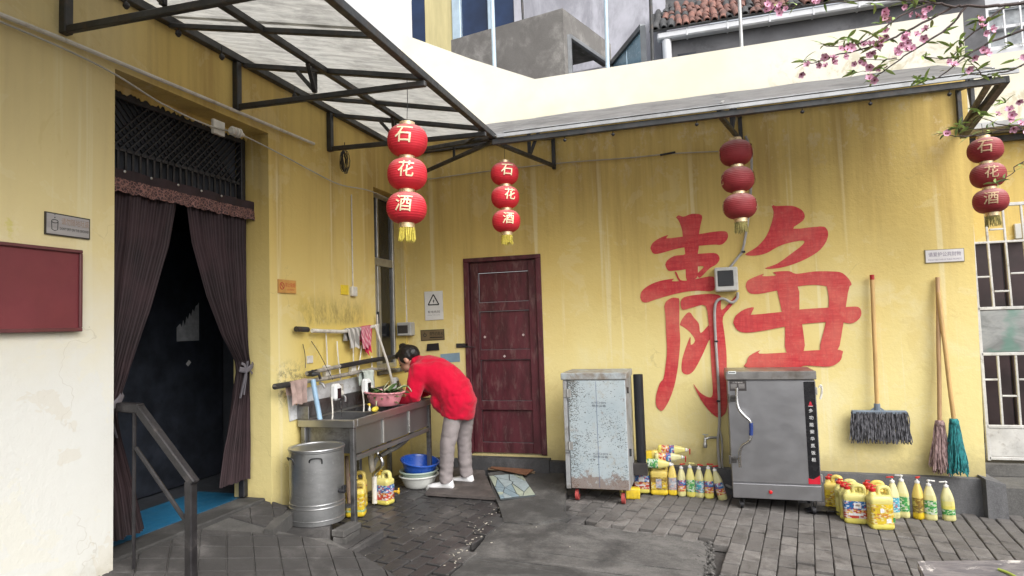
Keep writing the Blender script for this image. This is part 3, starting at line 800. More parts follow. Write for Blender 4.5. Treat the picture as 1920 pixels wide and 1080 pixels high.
# brush outlines of the painted character, in metres on the back wall (x, z)
STROKES = [
 [(-0.225,2.392),(-0.201,2.410),(-0.157,2.394),(-0.081,2.414),(0.005,2.393),(-0.009,2.310),(-0.030,2.211),(-0.035,2.102),(-0.047,2.039),(-0.052,1.921),(-0.066,1.822),(-0.154,1.799),(-0.161,1.937),(-0.159,2.065),(-0.172,2.176),(-0.176,2.268),(-0.199,2.353)],
 [(-0.470,2.122),(-0.449,2.167),(-0.384,2.209),(-0.302,2.233),(-0.317,2.203),(-0.179,2.209),(-0.021,2.222),(0.101,2.234),(0.199,2.231),(0.223,2.198),(0.212,2.153),(0.164,2.112),(0.095,2.116),(-0.026,2.114),(-0.175,2.107),(-0.273,2.091),(-0.400,2.064),(-0.449,2.073)],
 [(-0.342,1.957),(-0.322,1.997),(-0.258,2.034),(-0.178,2.039),(-0.151,2.046),(-0.047,2.041),(0.092,2.040),(0.133,2.014),(0.138,1.973),(0.104,1.930),(0.051,1.902),(-0.031,1.825),(-0.056,1.831),(-0.055,1.865),(-0.000,1.918),(-0.052,1.926),(-0.167,1.905),(-0.246,1.898),(-0.317,1.902)],
 [(-0.583,1.663),(-0.569,1.719),(-0.503,1.771),(-0.402,1.808),(-0.272,1.824),(-0.286,1.802),(-0.163,1.800),(-0.057,1.813),(0.081,1.823),(0.075,1.699),(-0.062,1.704),(-0.185,1.696),(-0.319,1.670),(-0.455,1.635),(-0.528,1.613),(-0.569,1.626)],
 [(-0.260,1.887),(-0.243,1.882),(-0.215,1.812),(-0.171,1.800),(-0.224,1.799)],
 [(-0.368,1.570),(-0.349,1.615),(-0.298,1.647),(-0.248,1.643),(-0.231,1.616),(-0.241,1.395),(-0.239,1.259),(-0.257,1.101),(-0.280,0.966),(-0.313,0.831),(-0.363,0.707),(-0.417,0.622),(-0.450,0.616),(-0.482,0.661),(-0.478,0.752),(-0.439,0.865),(-0.404,0.910),(-0.375,1.057),(-0.362,1.171),(-0.362,1.341),(-0.361,1.478)],
 [(-0.220,1.610),(-0.188,1.648),(-0.078,1.666),(0.052,1.668),(0.126,1.649),(0.134,1.606),(0.135,1.517),(0.229,1.608),(0.279,1.656),(0.278,1.634),(0.216,1.547),(0.143,1.455),(0.147,1.327),(0.153,1.238),(0.157,1.094),(0.146,0.874),(0.143,0.720),(0.128,0.610),(0.083,0.560),(0.046,0.560),(-0.020,0.620),(-0.085,0.719),(-0.143,0.858),(-0.087,0.780),(-0.014,0.736),(0.019,0.758),(0.024,0.874),(0.022,1.052),(0.023,1.241),(0.017,1.387),(-0.002,1.561),(-0.105,1.554),(-0.198,1.532),(-0.219,1.564)],
 [(-0.238,1.395),(-0.213,1.450),(-0.150,1.511),(-0.109,1.458),(-0.068,1.401),(-0.056,1.316),(0.017,1.387),(0.055,1.397),(0.055,1.296),(0.010,1.242),(-0.038,1.142),(-0.097,1.031),(-0.143,0.964),(-0.193,0.940),(-0.236,0.965),(-0.238,1.033),(-0.217,1.123),(-0.150,1.285),(-0.148,1.211),(-0.108,1.250),(-0.148,1.324),(-0.200,1.371)],
 [(0.603,2.422),(0.619,2.435),(0.638,2.424),(0.767,2.415),(0.842,2.374),(0.867,2.322),(0.849,2.275),(0.769,2.211),(0.985,2.215),(1.033,2.191),(1.043,2.135),(1.014,2.061),(0.947,1.989),(0.817,1.921),(0.687,1.880),(0.583,1.868),(0.518,1.876),(0.624,1.912),(0.745,1.996),(0.838,2.066),(0.840,2.101),(0.724,2.088),(0.632,2.059),(0.538,2.009),(0.445,1.993),(0.359,2.009),(0.462,2.071),(0.546,2.164),(0.598,2.288),(0.616,2.371)],
 [(0.349,1.722),(0.367,1.771),(0.435,1.805),(0.509,1.827),(0.495,1.806),(0.606,1.808),(0.585,1.837),(0.711,1.840),(0.773,1.812),(0.913,1.825),(1.062,1.817),(1.135,1.799),(1.192,1.728),(1.184,1.681),(1.029,1.668),(1.006,1.690),(0.907,1.708),(0.774,1.701),(0.612,1.674),(0.454,1.650),(0.375,1.664)],
 [(0.606,1.688),(0.774,1.708),(0.779,1.493),(0.798,1.327),(0.794,1.135),(0.654,1.131),(0.655,1.331),(0.635,1.499)],
 [(1.006,1.690),(1.180,1.722),(1.168,1.628),(1.134,1.453),(1.108,1.318),(1.055,1.130),(0.925,1.139),(0.967,1.322),(1.007,1.485),(1.016,1.607)],
 [(0.228,1.400),(0.252,1.463),(0.328,1.517),(0.408,1.532),(0.386,1.480),(0.405,1.468),(0.640,1.484),(0.794,1.500),(0.995,1.506),(1.143,1.507),(1.240,1.503),(1.261,1.448),(1.234,1.395),(1.172,1.364),(1.063,1.385),(0.788,1.371),(0.646,1.352),(0.476,1.322),(0.331,1.309),(0.259,1.335)],
 [(0.324,1.045),(0.347,1.101),(0.441,1.151),(0.433,1.121),(0.647,1.127),(0.800,1.139),(1.074,1.143),(1.092,1.096),(1.068,1.042),(0.986,1.000),(0.806,1.012),(0.717,0.996),(0.328,1.000)],
]


def red_paint():
    m, nt, b = _new('red brush paint')
    g = N(nt); p = g.pos(); x, y, z = g.sep(p)
    n1 = g.noise(g.scale(p, (3, 3, 30)), 1, 5, .7, 1.6); n2 = g.noise(g.scale(p, (30, 3, 3)), 1, 5, .7, 1.6); n3 = g.noise(p, 2.3, 5, .6)
    c = g.mix(g.ramp(n1, .35, .65), (.46, .022, .032), (.58, .055, .055))
    c = g.mix(g.ramp(n2, .45, .6, 0, .6), c, (.42, .022, .036))
    # rubbed thin in places: the ochre shows through
    thin = g.math('MULTIPLY', g.ramp(g.noise(p, 30, 6, .75), .5, .7), .25)
    fade = g.math('ADD', g.math('MULTIPLY', g.ramp(n3, .40, .70), .38), thin)
    c = g.mix(fade, c, (.63, .22, .15))
    g.lk(c, b.inputs['Base Color']); b.inputs['Roughness'].default_value = .75
    g.lk(g.bump(g.math('ADD', n1, n2), .15, .003), b.inputs['Normal'])
    return m
M_RED = red_paint()
for k, st in enumerate(STROKES):
    loop = bez([(p[0], 0, p[1]) for p in st + st[:1]], 3)[:-1]
    mb = MB(); yy = 5.9978 - .0011 * (k % 7)
    mb.prism([(p.x, p.z) for p in loop], 'y', yy, yy + .0004)
    mb.build('brush_stroke', M_RED, BB, label='painted red stroke of the large character' if k == 0 else None)

# ================================================================== AWNINGS
def sheet_plastic(name, tint, trans):
    m, nt, b = _new(name)
    nt.nodes.remove(b)
    g = N(nt); p = g.pos()
    n1 = g.noise(g.scale(p, (2.5, 14, 3)), 1, 6, .75, 2.2); n2 = g.noise(p, 2.4, 6, .7, .6)
    c = g.mix(g.ramp(n1, .32, .66), tuple(v * .62 for v in tint), tint)
    c = g.mix(g.ramp(n2, .46, .68, 0, .75), c, tuple(v * .45 for v in tint))
    d = g.n('ShaderNodeBsdfDiffuse'); t = g.n('ShaderNodeBsdfTranslucent'); mx = g.n('ShaderNodeMixShader'); gl = g.n('ShaderNodeBsdfGlossy'); m2 = g.n('ShaderNodeMixShader')
    g.lk(c, d.inputs[0]); g.lk(c, t.inputs[0]); mx.inputs[0].default_value = trans
    g.lk(d.outputs[0], mx.inputs[1]); g.lk(t.outputs[0], mx.inputs[2])
    gl.inputs['Roughness'].default_value = .4; m2.inputs[0].default_value = .05
    g.lk(mx.outputs[0], m2.inputs[1]); g.lk(gl.outputs[0], m2.inputs[2])
    bn = g.bump(n1, .4, .004); g.lk(bn, d.inputs['Normal'])
    g.lk(m2.outputs[0], nt.nodes['Material Output'].inputs['Surface'])
    return m
M_SHEET = sheet_plastic('weathered fibreglass sheet', (.49, .48, .445), .68)
M_SHEET2 = sheet_plastic('grey plastic sheet', (.44, .44, .45), .55)
AW = thing('left_awning', 'dark steel awning with weathered translucent sheets over the curtained doorway', 'awning', (-3.0, 2.5, 3.0))
FXE, FZE = -1.60, 3.005
def aw_z(x): return 3.352 - (3.352 - 3.03) / 1.40 * (x + 3.0)
# three fibreglass sheets side by side, rippled
edges = [-1.0, 1.15, 2.95, 4.3, 6.0]
for k in range(4):
    y0, y1 = edges[k], edges[k + 1]
    def fn(u, v, y0=y0, y1=y1, k=k):
        x = lerp(-2.995, FXE - .02, u); ymax = y1 if k < 3 else lerp(5.995, 4.80, u)
        y = lerp(y0 - (.03 if k else 0), ymax, v)
        return V(x, y, aw_z(x) + .014 + .002 * math.sin(y * 2 * math.pi / .076) + .005 * (k % 2))
    mb = MB(); mb.grid(fn, 6, 110 if k == 0 else 96); mb.build('roof_sheet', M_SHEET, AW, smooth=True)
def rbar(a, b, w=.04, h=None, name='beam', parent=AW):
    mb = MB(); mb.bar(a, b, w, h or w, bev=.004); return mb.build(name, M_STEEL_DK, parent)
rbar((-2.975, -1, 3.322), (-2.975, 5.96, 3.322), .05)
rbar((FXE, -1, FZE), (FXE, 4.84, FZE - .01), .045, .05)
rbar((-2.31, -1, 3.148), (-2.31, 4.86, 3.148), .04)
for y in (-.3, 1.0, 2.28, 3.48, 4.59):
    rbar((-2.98, y, 2.965), (-2.98, y, 3.295), .045, .045, 'wall_post')
    rbar((-2.96, y, 2.985), (-1.58, y, 2.945), .032, .036, 'arm')
    if y > 3: rbar((-2.95, y + .045, 3.285), (-1.625, y + .045, 3.005), .04, .035, 'rafter')
    else: rbar((-2.95, y + .0, 3.285), (-1.625, y, 3.005), .04, .035, 'rafter')
    rbar((-2.37, y, 3.0), (-2.37, y, 3.13), .03, .03, 'strut'); rbar((-2.37, y, 3.01), (-2.50, y, 3.16), .025, .025, 'strut'); rbar((-2.37, y, 3.01), (-2.31, y - .16, 3.125), .025, .025, 'strut')
rbar((-1.62, 2.9, 3.0), (-2.96, 2.9, 3.285), .03, .03, 'rafter')
rbar((-1.62, 4.15, 3.0), (-2.96, 4.15, 3.285), .03, .03, 'rafter')
# corner truss
rbar((-1.62, 4.82, 2.985), (-2.95, 5.93, 3.29), .04, .04, 'valley_beam')
rbar((-1.60, 4.83, 2.955), (-2.80, 5.97, 3.06), .03, .034, 'strut')
rbar((-2.16, 5.35, 3.01), (-2.16, 5.35, 3.13), .022, .022, 'strut')
rbar((-1.62, 4.62, 2.985), (-1.95, 5.10, 3.055), .025, .025, 'strut')
# hooks / bulbs under the wall beam
hk = MB(); hk.tube([(0, 0, 0), (0, 0, -.05)], .004, 6); hk.lathe([(.004, -.05), (.016, -.06), (.018, -.075), (.008, -.09), (0.0, -.092)], 10)
hk = hk.mesh('bulb_holder')
for y in (2.55, 2.9, 3.25, 4.0): part('bulb_holder', hk, M_BLACKWOOD, AW, (-2.9, y, 3.30))
# coil of spare cable hung from the end arm
mb = MB(); rr = random.Random(4)
c = Vector((-2.93, 4.728, 2.91))
for k in range(7):
    a0 = rr.uniform(0, 6); ex = rr.uniform(.035, .06); ez = rr.uniform(.08, .11); tl = rr.uniform(-.35, .35)
    pts = []
    for t in range(25):
        a = a0 + t / 24 * 2 * math.pi
        yy, zz = ex * math.cos(a), ez * math.sin(a)
        pts.append(c + V(rr.uniform(-.004, .004) + .006 * k - .02, yy * math.cos(tl) - zz * math.sin(tl) * .4, zz + yy * math.sin(tl) * .4))
    mb.tube(pts, .0035, 5)
mb.tube([c + V(0, 0, .09), c + V(.01, -.01, .16)], .004, 5)
cc = mb.build('cable_coil', mat('black cable', (.02, .02, .022), .45), smooth=True); tag(cc, 'black cable coil hanging below the awning arm near the corner', 'cable')

BA = thing('back_awning', 'narrow grey sheet awning on dark steel brackets along the back wall', 'awning', (0, 6.0, 3.0))
def ba_z(y, x=0): return lerp(2.975, 3.485, (y - 4.8) / 1.195)
xe = [-3.0, -1.5, .18, 1.95]
for k in range(3):
    def fn(u, v, k=k):
        y = lerp(4.775, 5.995, v); xl = xe[k] if k else lerp(-1.60, -2.98, v); x = lerp(xl - (.03 if k else 0), xe[k + 1], u)
        return V(x, y, ba_z(y) + .018 + .004 * (k % 2) + .003 * math.sin(x * 9) + .003 * noise.noise(V(x * 4, y * 4, 1)))
    mb = MB(); mb.grid(fn, 30, 10); mb.build('roof_sheet', M_SHEET2, BA, smooth=True)
# pale aluminium edge trim and flashing straps
mb = MB(); mb.bar((-1.55, 4.768, 2.975), (2.0, 4.768, 2.975), .012, .028, bev=.002); mb.bar((-1.50, 4.80, 3.008), (2.0, 4.80, 3.008), .03, .006); mb.build('edge_trim', mat('pale aluminium trim', (.40, .41, .42), .45, .3, var=.15, dirt=(.2, .2, .2), dirt_amt=.3), BA)
for x in (.18, 1.87):
    mb = MB(); mb.bar((x, 4.79, 3.02), (x + .02, 4.99, 3.098), .022, .012, bev=.003); mb.build('strap', M_ALU, BA)
rbar((-1.6, 4.80, 2.935), (1.93, 4.80, 2.935), .035, .045, 'beam', BA)
rbar((-2.98, 5.97, 3.30), (2.08, 5.97, 3.30), .045, .05, 'beam', BA)
for x, xf, zb in ((-1.36, -1.59, 2.99), (.375, .16, 3.03), (2.075, 1.86, 2.93)):
    rbar((x, 5.975, zb - .03), (x, 5.975, 3.275), .035, .035, 'bracket_post', BA)
    rbar((x, 5.96, zb), (xf, 4.82, 2.945), .034, .034, 'bracket_arm', BA)
    m_ = V(x, 5.96, zb).lerp(V(xf, 4.82, 2.945), .45)
    rbar(m_, (m_.x, m_.y, ba_z(m_.y) - .02), .03, .03, 'bracket_post', BA)
    rbar(m_, (m_.x + .06, m_.y + .25, ba_z(m_.y + .25) - .02), .026, .026, 'bracket_arm', BA)
    rbar((x, 5.95, 3.26), (xf, 4.83, 2.97), .03, .03, 'rafter', BA)
for x in (-1.0, -.62, .0, .72, 1.15, 1.62): part('bulb_holder', hk, M_BLACKWOOD, BA, (x, 4.81, 2.93), scale=(.8, .8, .6))
# bigger strut at the right end of the awning
rbar((2.06, 5.9, 2.86), (1.955, 4.85, 2.955), .05, .05, 'bracket_arm', BA)

# ================================================================== LANTERNS
def lantern_cloth(name, col, dust_highlight):
    m, nt, b = _new(name)
    g = N(nt); p = g.pos(); nz = g.sep(g.n('ShaderNodeNewGeometry').outputs['Normal'])[2]
    c = g.mix(g.ramp(g.noise(p, 14, 5, .6), .3, .7), tuple(v * .85 for v in col), col)
    # dusty tint on upward-facing ribs also paints in their pink highlights
    d = g.math('MULTIPLY', g.ramp(nz, .1, .9), dust_highlight)
    c = g.mix(g.math('MULTIPLY', d, g.ramp(g.noise(p, 25, 5), .2, .7, .4, 1)), c, (.55, .36, .34))
    g.lk(c, b.inputs['Base Color']); b.inputs['Roughness'].default_value = .65
    if 'Subsurface Weight' in b.inputs: pass
    return m
M_LANT = lantern_cloth('red lantern cloth', (.62, .018, .035), .55)
M_LANT_OLD = lantern_cloth('dusty red lantern cloth', (.27, .020, .026), .7)
M_GOLD = mat('gold foil paper', (.80, .62, .38), .3, .6, var=.2, scale=40)
M_GOLDCHAR = mat('gold glitter lettering', (.84, .70, .46), .45, .1, var=.25, scale=120)
M_GOLDOLD = mat('tarnished gold lettering', (.50, .34, .20), .6, .1, var=.3, scale=120)
M_FRINGE = mat('yellow fringe', (.62, .52, .08), .75, var=.25, scale=60)
M_FRINGE_OLD = mat('dirty fringe', (.30, .26, .09), .8, var=.4, scale=60)
LR, LH, LG = .127, .098, .022
def lan_r(z):
    t = max(-1, min(1, z / LH)); return .040 + (LR - .040) * (max(0, 1 - abs(t) ** 2.3)) ** .52
def hash_(s): return sum(ord(c) for c in s) % 97
def make_lantern(label, top, face_deg, cloth, fringe, chars, scale=1.0, tilt=(0, 0, 0), wire=.12):
    t = thing('lantern_string', label, 'lantern', top, 'red lantern strings under the awnings', local=True, rot=tilt)
    t.scale = (scale,) * 3
    fa = R(face_deg)
    mb = MB(); mb.tube([(0, 0, wire), (.003, .002, wire * .5), (0, 0, -.005)], .0022, 5); mb.build('wire', M_STEEL_DK, t)
    z = -.03
    for k in range(3):
        mb = MB(); mb.lathe([(.046, .012), (.05, .01), (.05, -.022), (.046, -.024)], 20, Matrix.Translation((0, 0, z + .012))); mb.build('gold_collar', M_GOLD, t, smooth=30)
        zc = z - LH * .98
        prof = []; NR = 13
        for i in range(NR * 4 + 1):
            q = -LH + 2 * LH * i / (NR * 4); ph = (i % 4) / 4
            prof.append((lan_r(q) * (1 - .017 * (1 - abs(math.cos(math.pi * ph)) ) ), zc + q))
        mb = MB(); mb.lathe(prof, 40); sd = (hash_(label) + k * 7.3)
        for v in mb.v: v.xy *= 1 + .030 * noise.noise(V(v.x * 9 + sd, v.y * 9, v.z * 9)); v.x += .004 * math.sin(sd)
        g_ = mb.build('globe', cloth, t, smooth=50)
        for fo in ((0, math.pi)):
            vs, fs, gw, gh = glyphs(chars[k], .009); s = .102 / gh; mb = MB()
            # subdivide lettering so that it follows the curved cloth
            bm = bmesh.new(); vv = [bm.verts.new((x * s * .98, y * s, 0)) for x, y in vs]
            for f in fs:
                try: bm.faces.new([vv[i] for i in f])
                except ValueError: pass
            bmesh.ops.subdivide_edges(bm, edges=[e for e in bm.edges if e.calc_length() > .02], cuts=2, use_grid_fill=True)
            bmesh.ops.triangulate(bm, faces=bm.faces[:])
            bm.verts.ensure_lookup_table(); pts = []
            for v in bm.verts:
                # brush-like slant
                lx = v.co.x + .10 * v.co.y; q = v.co.y + .012 - .05 * v.co.x; rr_ = lan_r(q) + .0045; a = fa + fo + .10 * math.sin(sd * 3) + lx / max(.06, rr_)
                pts.append((rr_ * math.cos(a), rr_ * math.sin(a), zc + q))
            fcs = [tuple(v.index for v in f.verts) for f in bm.faces]; bm.free()
            mb.add(pts, fcs); mb.build('lettering', M_GOLDCHAR if cloth is M_LANT else M_GOLDOLD, g_, smooth=True, recalc=False)
        z = zc - LH * .98 - LG
    mb = MB(); mb.lathe([(.046, .012), (.05, .01), (.05, -.02), (.046, -.022)], 20, Matrix.Translation((0, 0, z + .012))); mb.build('gold_collar', M_GOLD, t, smooth=30)
    mb = MB(); rr = random.Random(label)
    for i in range(46):
        a = 2 * math.pi * i / 46; rr_ = .045 + rr.uniform(-.003, .003); L = rr.uniform(.075, .10)
        x, y = rr_ * math.cos(a), rr_ * math.sin(a); dx, dy = rr.uniform(-.008, .008), rr.uniform(-.008, .008)
        mb.tube([(x, y, z - .005), (x + dx * .5, y + dy * .5, z - L * .5), (x * 1.05 + dx, y * 1.05 + dy, z - L)], [.0032, .003, .0024], 4)
    mb.build('tassel', fringe, t)
    return t
CH = ('石', '花', '酒')
p1 = (-1.732, 3.52, 2.749); p2 = (-1.563, 5, 2.836); p3 = (0.2857, 5.25, 2.877); p4 = (2.048, 5.5, 2.751)
def face(p, off): return math.degrees(math.atan2(-p[1], -p[0])) + off
make_lantern('bright red lantern string hanging nearest the camera beside the doorway awning', (p1[0], p1[1], p1[2] - .01), face(p1, -6), M_LANT, M_FRINGE, CH, .985, (0, R(1.5), 0), .28)
make_lantern('bright red lantern string hanging at the awning corner above the maroon door', p2, face(p2, 14), M_LANT, M_FRINGE, CH, .94, (0, 0, 0), .2)
make_lantern('dusty red lantern string turned sideways above the painted character', p3, face(p3, 96), M_LANT_OLD, M_FRINGE_OLD, CH, 1.0, (0, R(-1), 0), .06)
make_lantern('dusty red lantern string at the right end wall behind the blossom twigs', p4, face(p4, 8), M_LANT_OLD, M_FRINGE_OLD, CH, .90, (0, R(-2), 0), .1)


# ================================================================== CURTAINS
def curtain_cloth():
    m, nt, b = _new('dark brown pleated curtain')
    g = N(nt); p = g.pos(); at = g.n('ShaderNodeAttribute'); at.attribute_name = 'weave'
    w = g.math('SINE', g.math('MULTIPLY', at.outputs['Fac'], 300.0))
    c = g.mix(g.ramp(w, -.6, .9), (.024, .018, .019), (.055, .042, .045))
    c = g.mix(g.ramp(g.noise(p, 3, 5, .6), .35, .7, 0, .6), c, (.075, .045, .050))
    g.lk(c, b.inputs['Base Color']); b.inputs['Roughness'].default_value = .8
    set_in(b, 'Specular IOR Level', .15)
    g.lk(g.bump(w, .25, .002), b.inputs['Normal'])
    return m
M_CURT = curtain_cloth()
M_RIBBON = mat('grey ribbon', (.13, .12, .135), .6, var=.2)
def curtain(name, label, rows, seed, folds):
    """rows: (z, y_left, y_right, x); folds run down the cloth"""
    t = thing('curtain', label, 'curtain', (-3.18, (rows[0][1] + rows[0][2]) / 2, .3), 'curtains tied back in the doorway')
    nv = 60
    def row(v):
        f = v * (len(rows) - 1); i = min(int(f), len(rows) - 2); s = f - i; s = s * s * (3 - 2 * s)
        return [lerp(a, b, s) for a, b in zip(rows[i], rows[i + 1])]
    def fn(u, v):
        z, ya, yb, x = row(v); w = abs(yb - ya)
        amp = min(.028, .012 + .010 * (1.1 - w))
        ph = u * folds * 2 * math.pi + 4.0 * noise.noise(V(u * 2.2, v * .8, seed)) + 1.2 * noise.noise(V(u * 5, v * 3, seed + 9))
        amp *= .55 + .9 * abs(noise.noise(V(u * 3.1, v * 1.2, seed + 4)))
        return V(x + amp * math.sin(ph) + .014 * math.sin(u * 17 + 3 * noise.noise(V(u * 2, v * 1.5, seed + 20))) + .01 * noise.noise(V(u * 5, v * 6, seed + 3)), lerp(ya, yb, u) + .004 * math.cos(ph), z)
    mb = MB(); mb.grid(fn, 110, nv); cl_ = mb.build('cloth', M_CURT, t, smooth=True, recalc=False)
    at_ = cl_.data.attributes.new('weave', 'FLOAT', 'POINT'); at_.data.foreach_set('value', [i / 110 for j in range(nv + 1) for i in range(111)])
    return t
cx = -3.165
ct = curtain('curtain', 'dark brown pleated curtain tied back at the near side of the doorway', [(2.33, 2.60, 3.17, cx), (2.0, 2.60, 3.10, cx), (1.6, 2.60, 2.95, cx), (1.3, 2.60, 2.82, cx), (1.12, 2.605, 2.735, cx + .01), (1.02, 2.605, 2.72, cx + .01), (.9, 2.60, 2.76, cx), (.6, 2.60, 2.86, cx), (.33, 2.60, 2.93, cx)], 1, 9)
mb = MB(); mb.tube(bez([(cx + .045, 2.59, 1.10), (cx + .05, 2.64, 1.07), (cx + .05, 2.70, 1.10), (cx + .02, 2.75, 1.13)]), .009, 6, flat=(2.2, .6)); mb.tube(bez([(cx + .05, 2.63, 1.08), (cx + .055, 2.66, .98), (cx + .05, 2.69, .90)]), .009, 6, flat=(1, .3)); mb.build('tie', M_RIBBON, ct)
ct = curtain('curtain', 'dark brown pleated curtain tied back at the far side of the doorway', [(2.33, 3.22, 3.805, cx), (2.05, 3.27, 3.80, cx), (1.7, 3.40, 3.795, cx), (1.45, 3.53, 3.795, cx), (1.25, 3.655, 3.79, cx + .012), (1.17, 3.665, 3.785, cx + .012), (1.0, 3.64, 3.79, cx), (.7, 3.56, 3.79, cx), (.42, 3.50, 3.785, cx)], 5, 9)
mb = MB(); mb.tube(bez([(cx + .05, 3.64, 1.20), (cx + .06, 3.70, 1.19), (cx + .06, 3.75, 1.21), (cx + .03, 3.80, 1.23)]), .009, 6, flat=(2, .6))
for a, b in (((3.70, 1.20), (3.645, 1.0)), ((3.70, 1.20), (3.68, 1.02)), ((3.70, 1.20), (3.77, 1.16)), ((3.70, 1.20), (3.72, 1.25)), ((3.70, 1.2), (3.66, 1.24))): mb.tube([(cx + .06, *a), (cx + .058, (a[0] + b[0]) / 2, (a[1] + b[1]) / 2 + .01), (cx + .05, *b)], .008, 6, flat=(1.2, .3))
mb.build('tie', M_RIBBON, ct)
# lace valance
def lace():
    m, nt, b = _new('brown lace'); g = N(nt); p = g.pos()
    v = g.voro(p, 55, 'DISTANCE_TO_EDGE'); n1 = g.voro(p, 26, 'DISTANCE_TO_EDGE')
    c = g.mix(g.ramp(v, .03, .10, 1, 0), (.055, .030, .032), (.27, .13, .11))
    c = g.mix(g.ramp(n1, .02, .05, .7, 0), c, (.34, .18, .15))
    g.lk(c, b.inputs['Base Color']); b.inputs['Roughness'].default_value = .8
    g.lk(g.bump(g.ramp(v, .0, .1, 1, 0), .6, .004), b.inputs['Normal']); return m
M_LACE = lace()
vt = thing('valance', 'brown lace valance pinned across the doorway above the curtains', 'valance', (-3.14, 3.2, 2.3))
mb = MB()
mb.grid(lambda u, v: V(-3.135 + .008 * math.sin(u * 40) + .006 * noise.noise(V(u * 20, v, 0)), lerp(2.575, 3.83, u), lerp(2.405, 2.345, v) + .006 * noise.noise(V(u * 9, 0, 2))), 120, 4); mb.build('band', M_CURT, vt, smooth=True, thick=.003)
mb = MB()
mb.grid(lambda u, v: V(-3.128 + .010 * math.sin(u * 60) * v, lerp(2.575, 3.845, u), lerp(2.348, 2.275 - .008 * abs(math.sin(u * 60)), v) + .006 * noise.noise(V(u * 9, 0, 2))), 200, 5); mb.build('lace', M_LACE, vt, smooth=True, thick=.003)
for y in (2.74, 2.92, 3.12, 3.31, 3.49):
    mb = MB(); mb.lathe([(.008, 0), (.008, .003), (.002, .005)], 8, Matrix.Translation((-3.124, y, 2.39)) @ Matrix.Rotation(R(90), 4, 'Y')); mb.build('pin', M_ALU, vt)

# ================================================================== HANDRAIL
HR = thing('handrail', 'dark worn steel handrail with square post at the doorway ramp', 'handrail', (-2.53, 2.6, .1))
M_RAIL = mat('worn dark rail paint', (.024, .022, .024), .45, .2, var=.35, scale=14, dirt=(.12, .105, .10), dirt_amt=.16, dirt_scale=16)
mb = MB(); mb.bar((-2.527, 2.6, -.05), (-2.527, 2.6, 0.715), .046, .046, bev=.006); mb.build('post', M_RAIL, HR)
mb = MB(); mb.bar((-2.50, 2.6, .70), (-2.88, 2.615, 1.075), .044, .044, bev=.006); mb.build('rail', M_RAIL, HR)
mb = MB(); mb.bar((-2.865, 2.614, 1.072), (-3.02, 2.62, 1.078), .05, .05, bev=.006); mb.build('rail', M_RAIL, HR)
mb = MB(); mb.tube([(-2.55, 2.6, .505), (-2.882, 2.6, .869)], .011, 8); mb.build('lower_rod', M_RAIL, HR)
mb = MB(); mb.tube([(-2.893, 2.6, 1.06), (-2.896, 2.6, .25)], .009, 8); mb.build('baluster', M_RAIL, HR)

# ================================================================== SIGNS ON THE LEFT WALL
M_SIGNMETAL = mat('brushed sign metal', (.36, .35, .35), .42, .35, var=.12, scale=30, stretch=(1, .1, 3))
M_SIGNFRAME = mat('dark sign border', (.03, .026, .02), .5)
M_INK = mat('black ink', (.012, .012, .012), .6)
M_COPPERINK = mat('faded copper ink', (.30, .20, .15), .6)
def sign_left(name, label, y0, y1, zt0, zb0, zt1, zb1, plate, frame, build_print, fw=.006, t=.008, cat='sign'):
    s = thing(name, label, cat, (-3.0, (y0 + y1) / 2, zb0))
    mb = MB(); mb.prism([(y0, zb0), (y1, zb1), (y1, zt1), (y0, zt0)], 'x', -2.999, -2.999 + t); mb.build('border', frame, s)
    mb = MB(); mb.prism([(y0 + fw, zb0 + fw), (y1 - fw, zb1 + fw), (y1 - fw, zt1 - fw), (y0 + fw, zt0 - fw)], 'x', -2.9988 + t, -2.9975 + t); mb.build('plate', plate, s)
    build_print(s, -2.9968 + t)
    return s
YR, ZU = (0, 1, 0), (0, 0, 1)
def spit(s, x):
    mb = MB(); text(mb, '请勿随地吐痰', (x, 2.345, 2.025), .145, .033, YR, ZU); mb.build('lettering', M_COPPERINK, s)
    mb = MB(); text(mb, "DON'T SPIT ON THE GROUND", (x, 2.34, 1.988), .15, .013, YR, ZU); mb.build('lettering', M_INK, s)
    mb = MB(); c = V(x, 2.24, 2.0)
    # spittoon pictogram: drum with lid and drops
    mb.tube([c + V(0, .016 * math.cos(a), .02 + .008 * math.sin(a)) for a in [k * math.pi / 8 for k in range(17)]], .0016, 4)
    mb.tube([c + V(0, -.016, .02), c + V(0, -.014, -.02), c + V(0, 0, -.026), c + V(0, .014, -.02), c + V(0, .016, .02)], .0016, 4)
    mb.tube([c + V(0, 0, .036), c + V(0, 0, .041)], .0025, 4); mb.tube([c + V(0, 0, .05), c + V(0, 0, .054)], .0018, 4)
    mb.build('pictogram', M_INK, s)
sign_left('no_spitting_sign', 'small grey metal no spitting sign with black border', 2.195, 2.424, 2.062, 1.952, 2.058, 1.952, M_SIGNMETAL, M_SIGNFRAME, spit)
def nosmoke(s, x):
    c = V(x, 3.945, 1.79); red = mat('sign red ink', (.45, .06, .03), .6)
    mb = MB(); mb.tube([c + V(0, .024 * math.cos(a), .024 * math.sin(a)) for a in [k * math.pi / 10 for k in range(21)]], .0035, 4); mb.bar(c + V(0, -.017, .017), c + V(0, .017, -.017), .005, .002, up=(1, 0, 0)); mb.build('pictogram', red, s)
    mb = MB(); text(mb, '禁止吸烟', (x, 4.04, 1.80), .115, .034, YR, ZU); mb.build('lettering', red, s)
    mb = MB(); text(mb, 'NO SMOKING', (x, 4.045, 1.765), .08, .012, YR, ZU); mb.build('lettering', red, s)
M_ORANGE = mat('faded orange plate', (.56, .29, .08), .5, var=.12, dirt=(.3, .16, .06), dirt_amt=.2, dirt_scale=20)
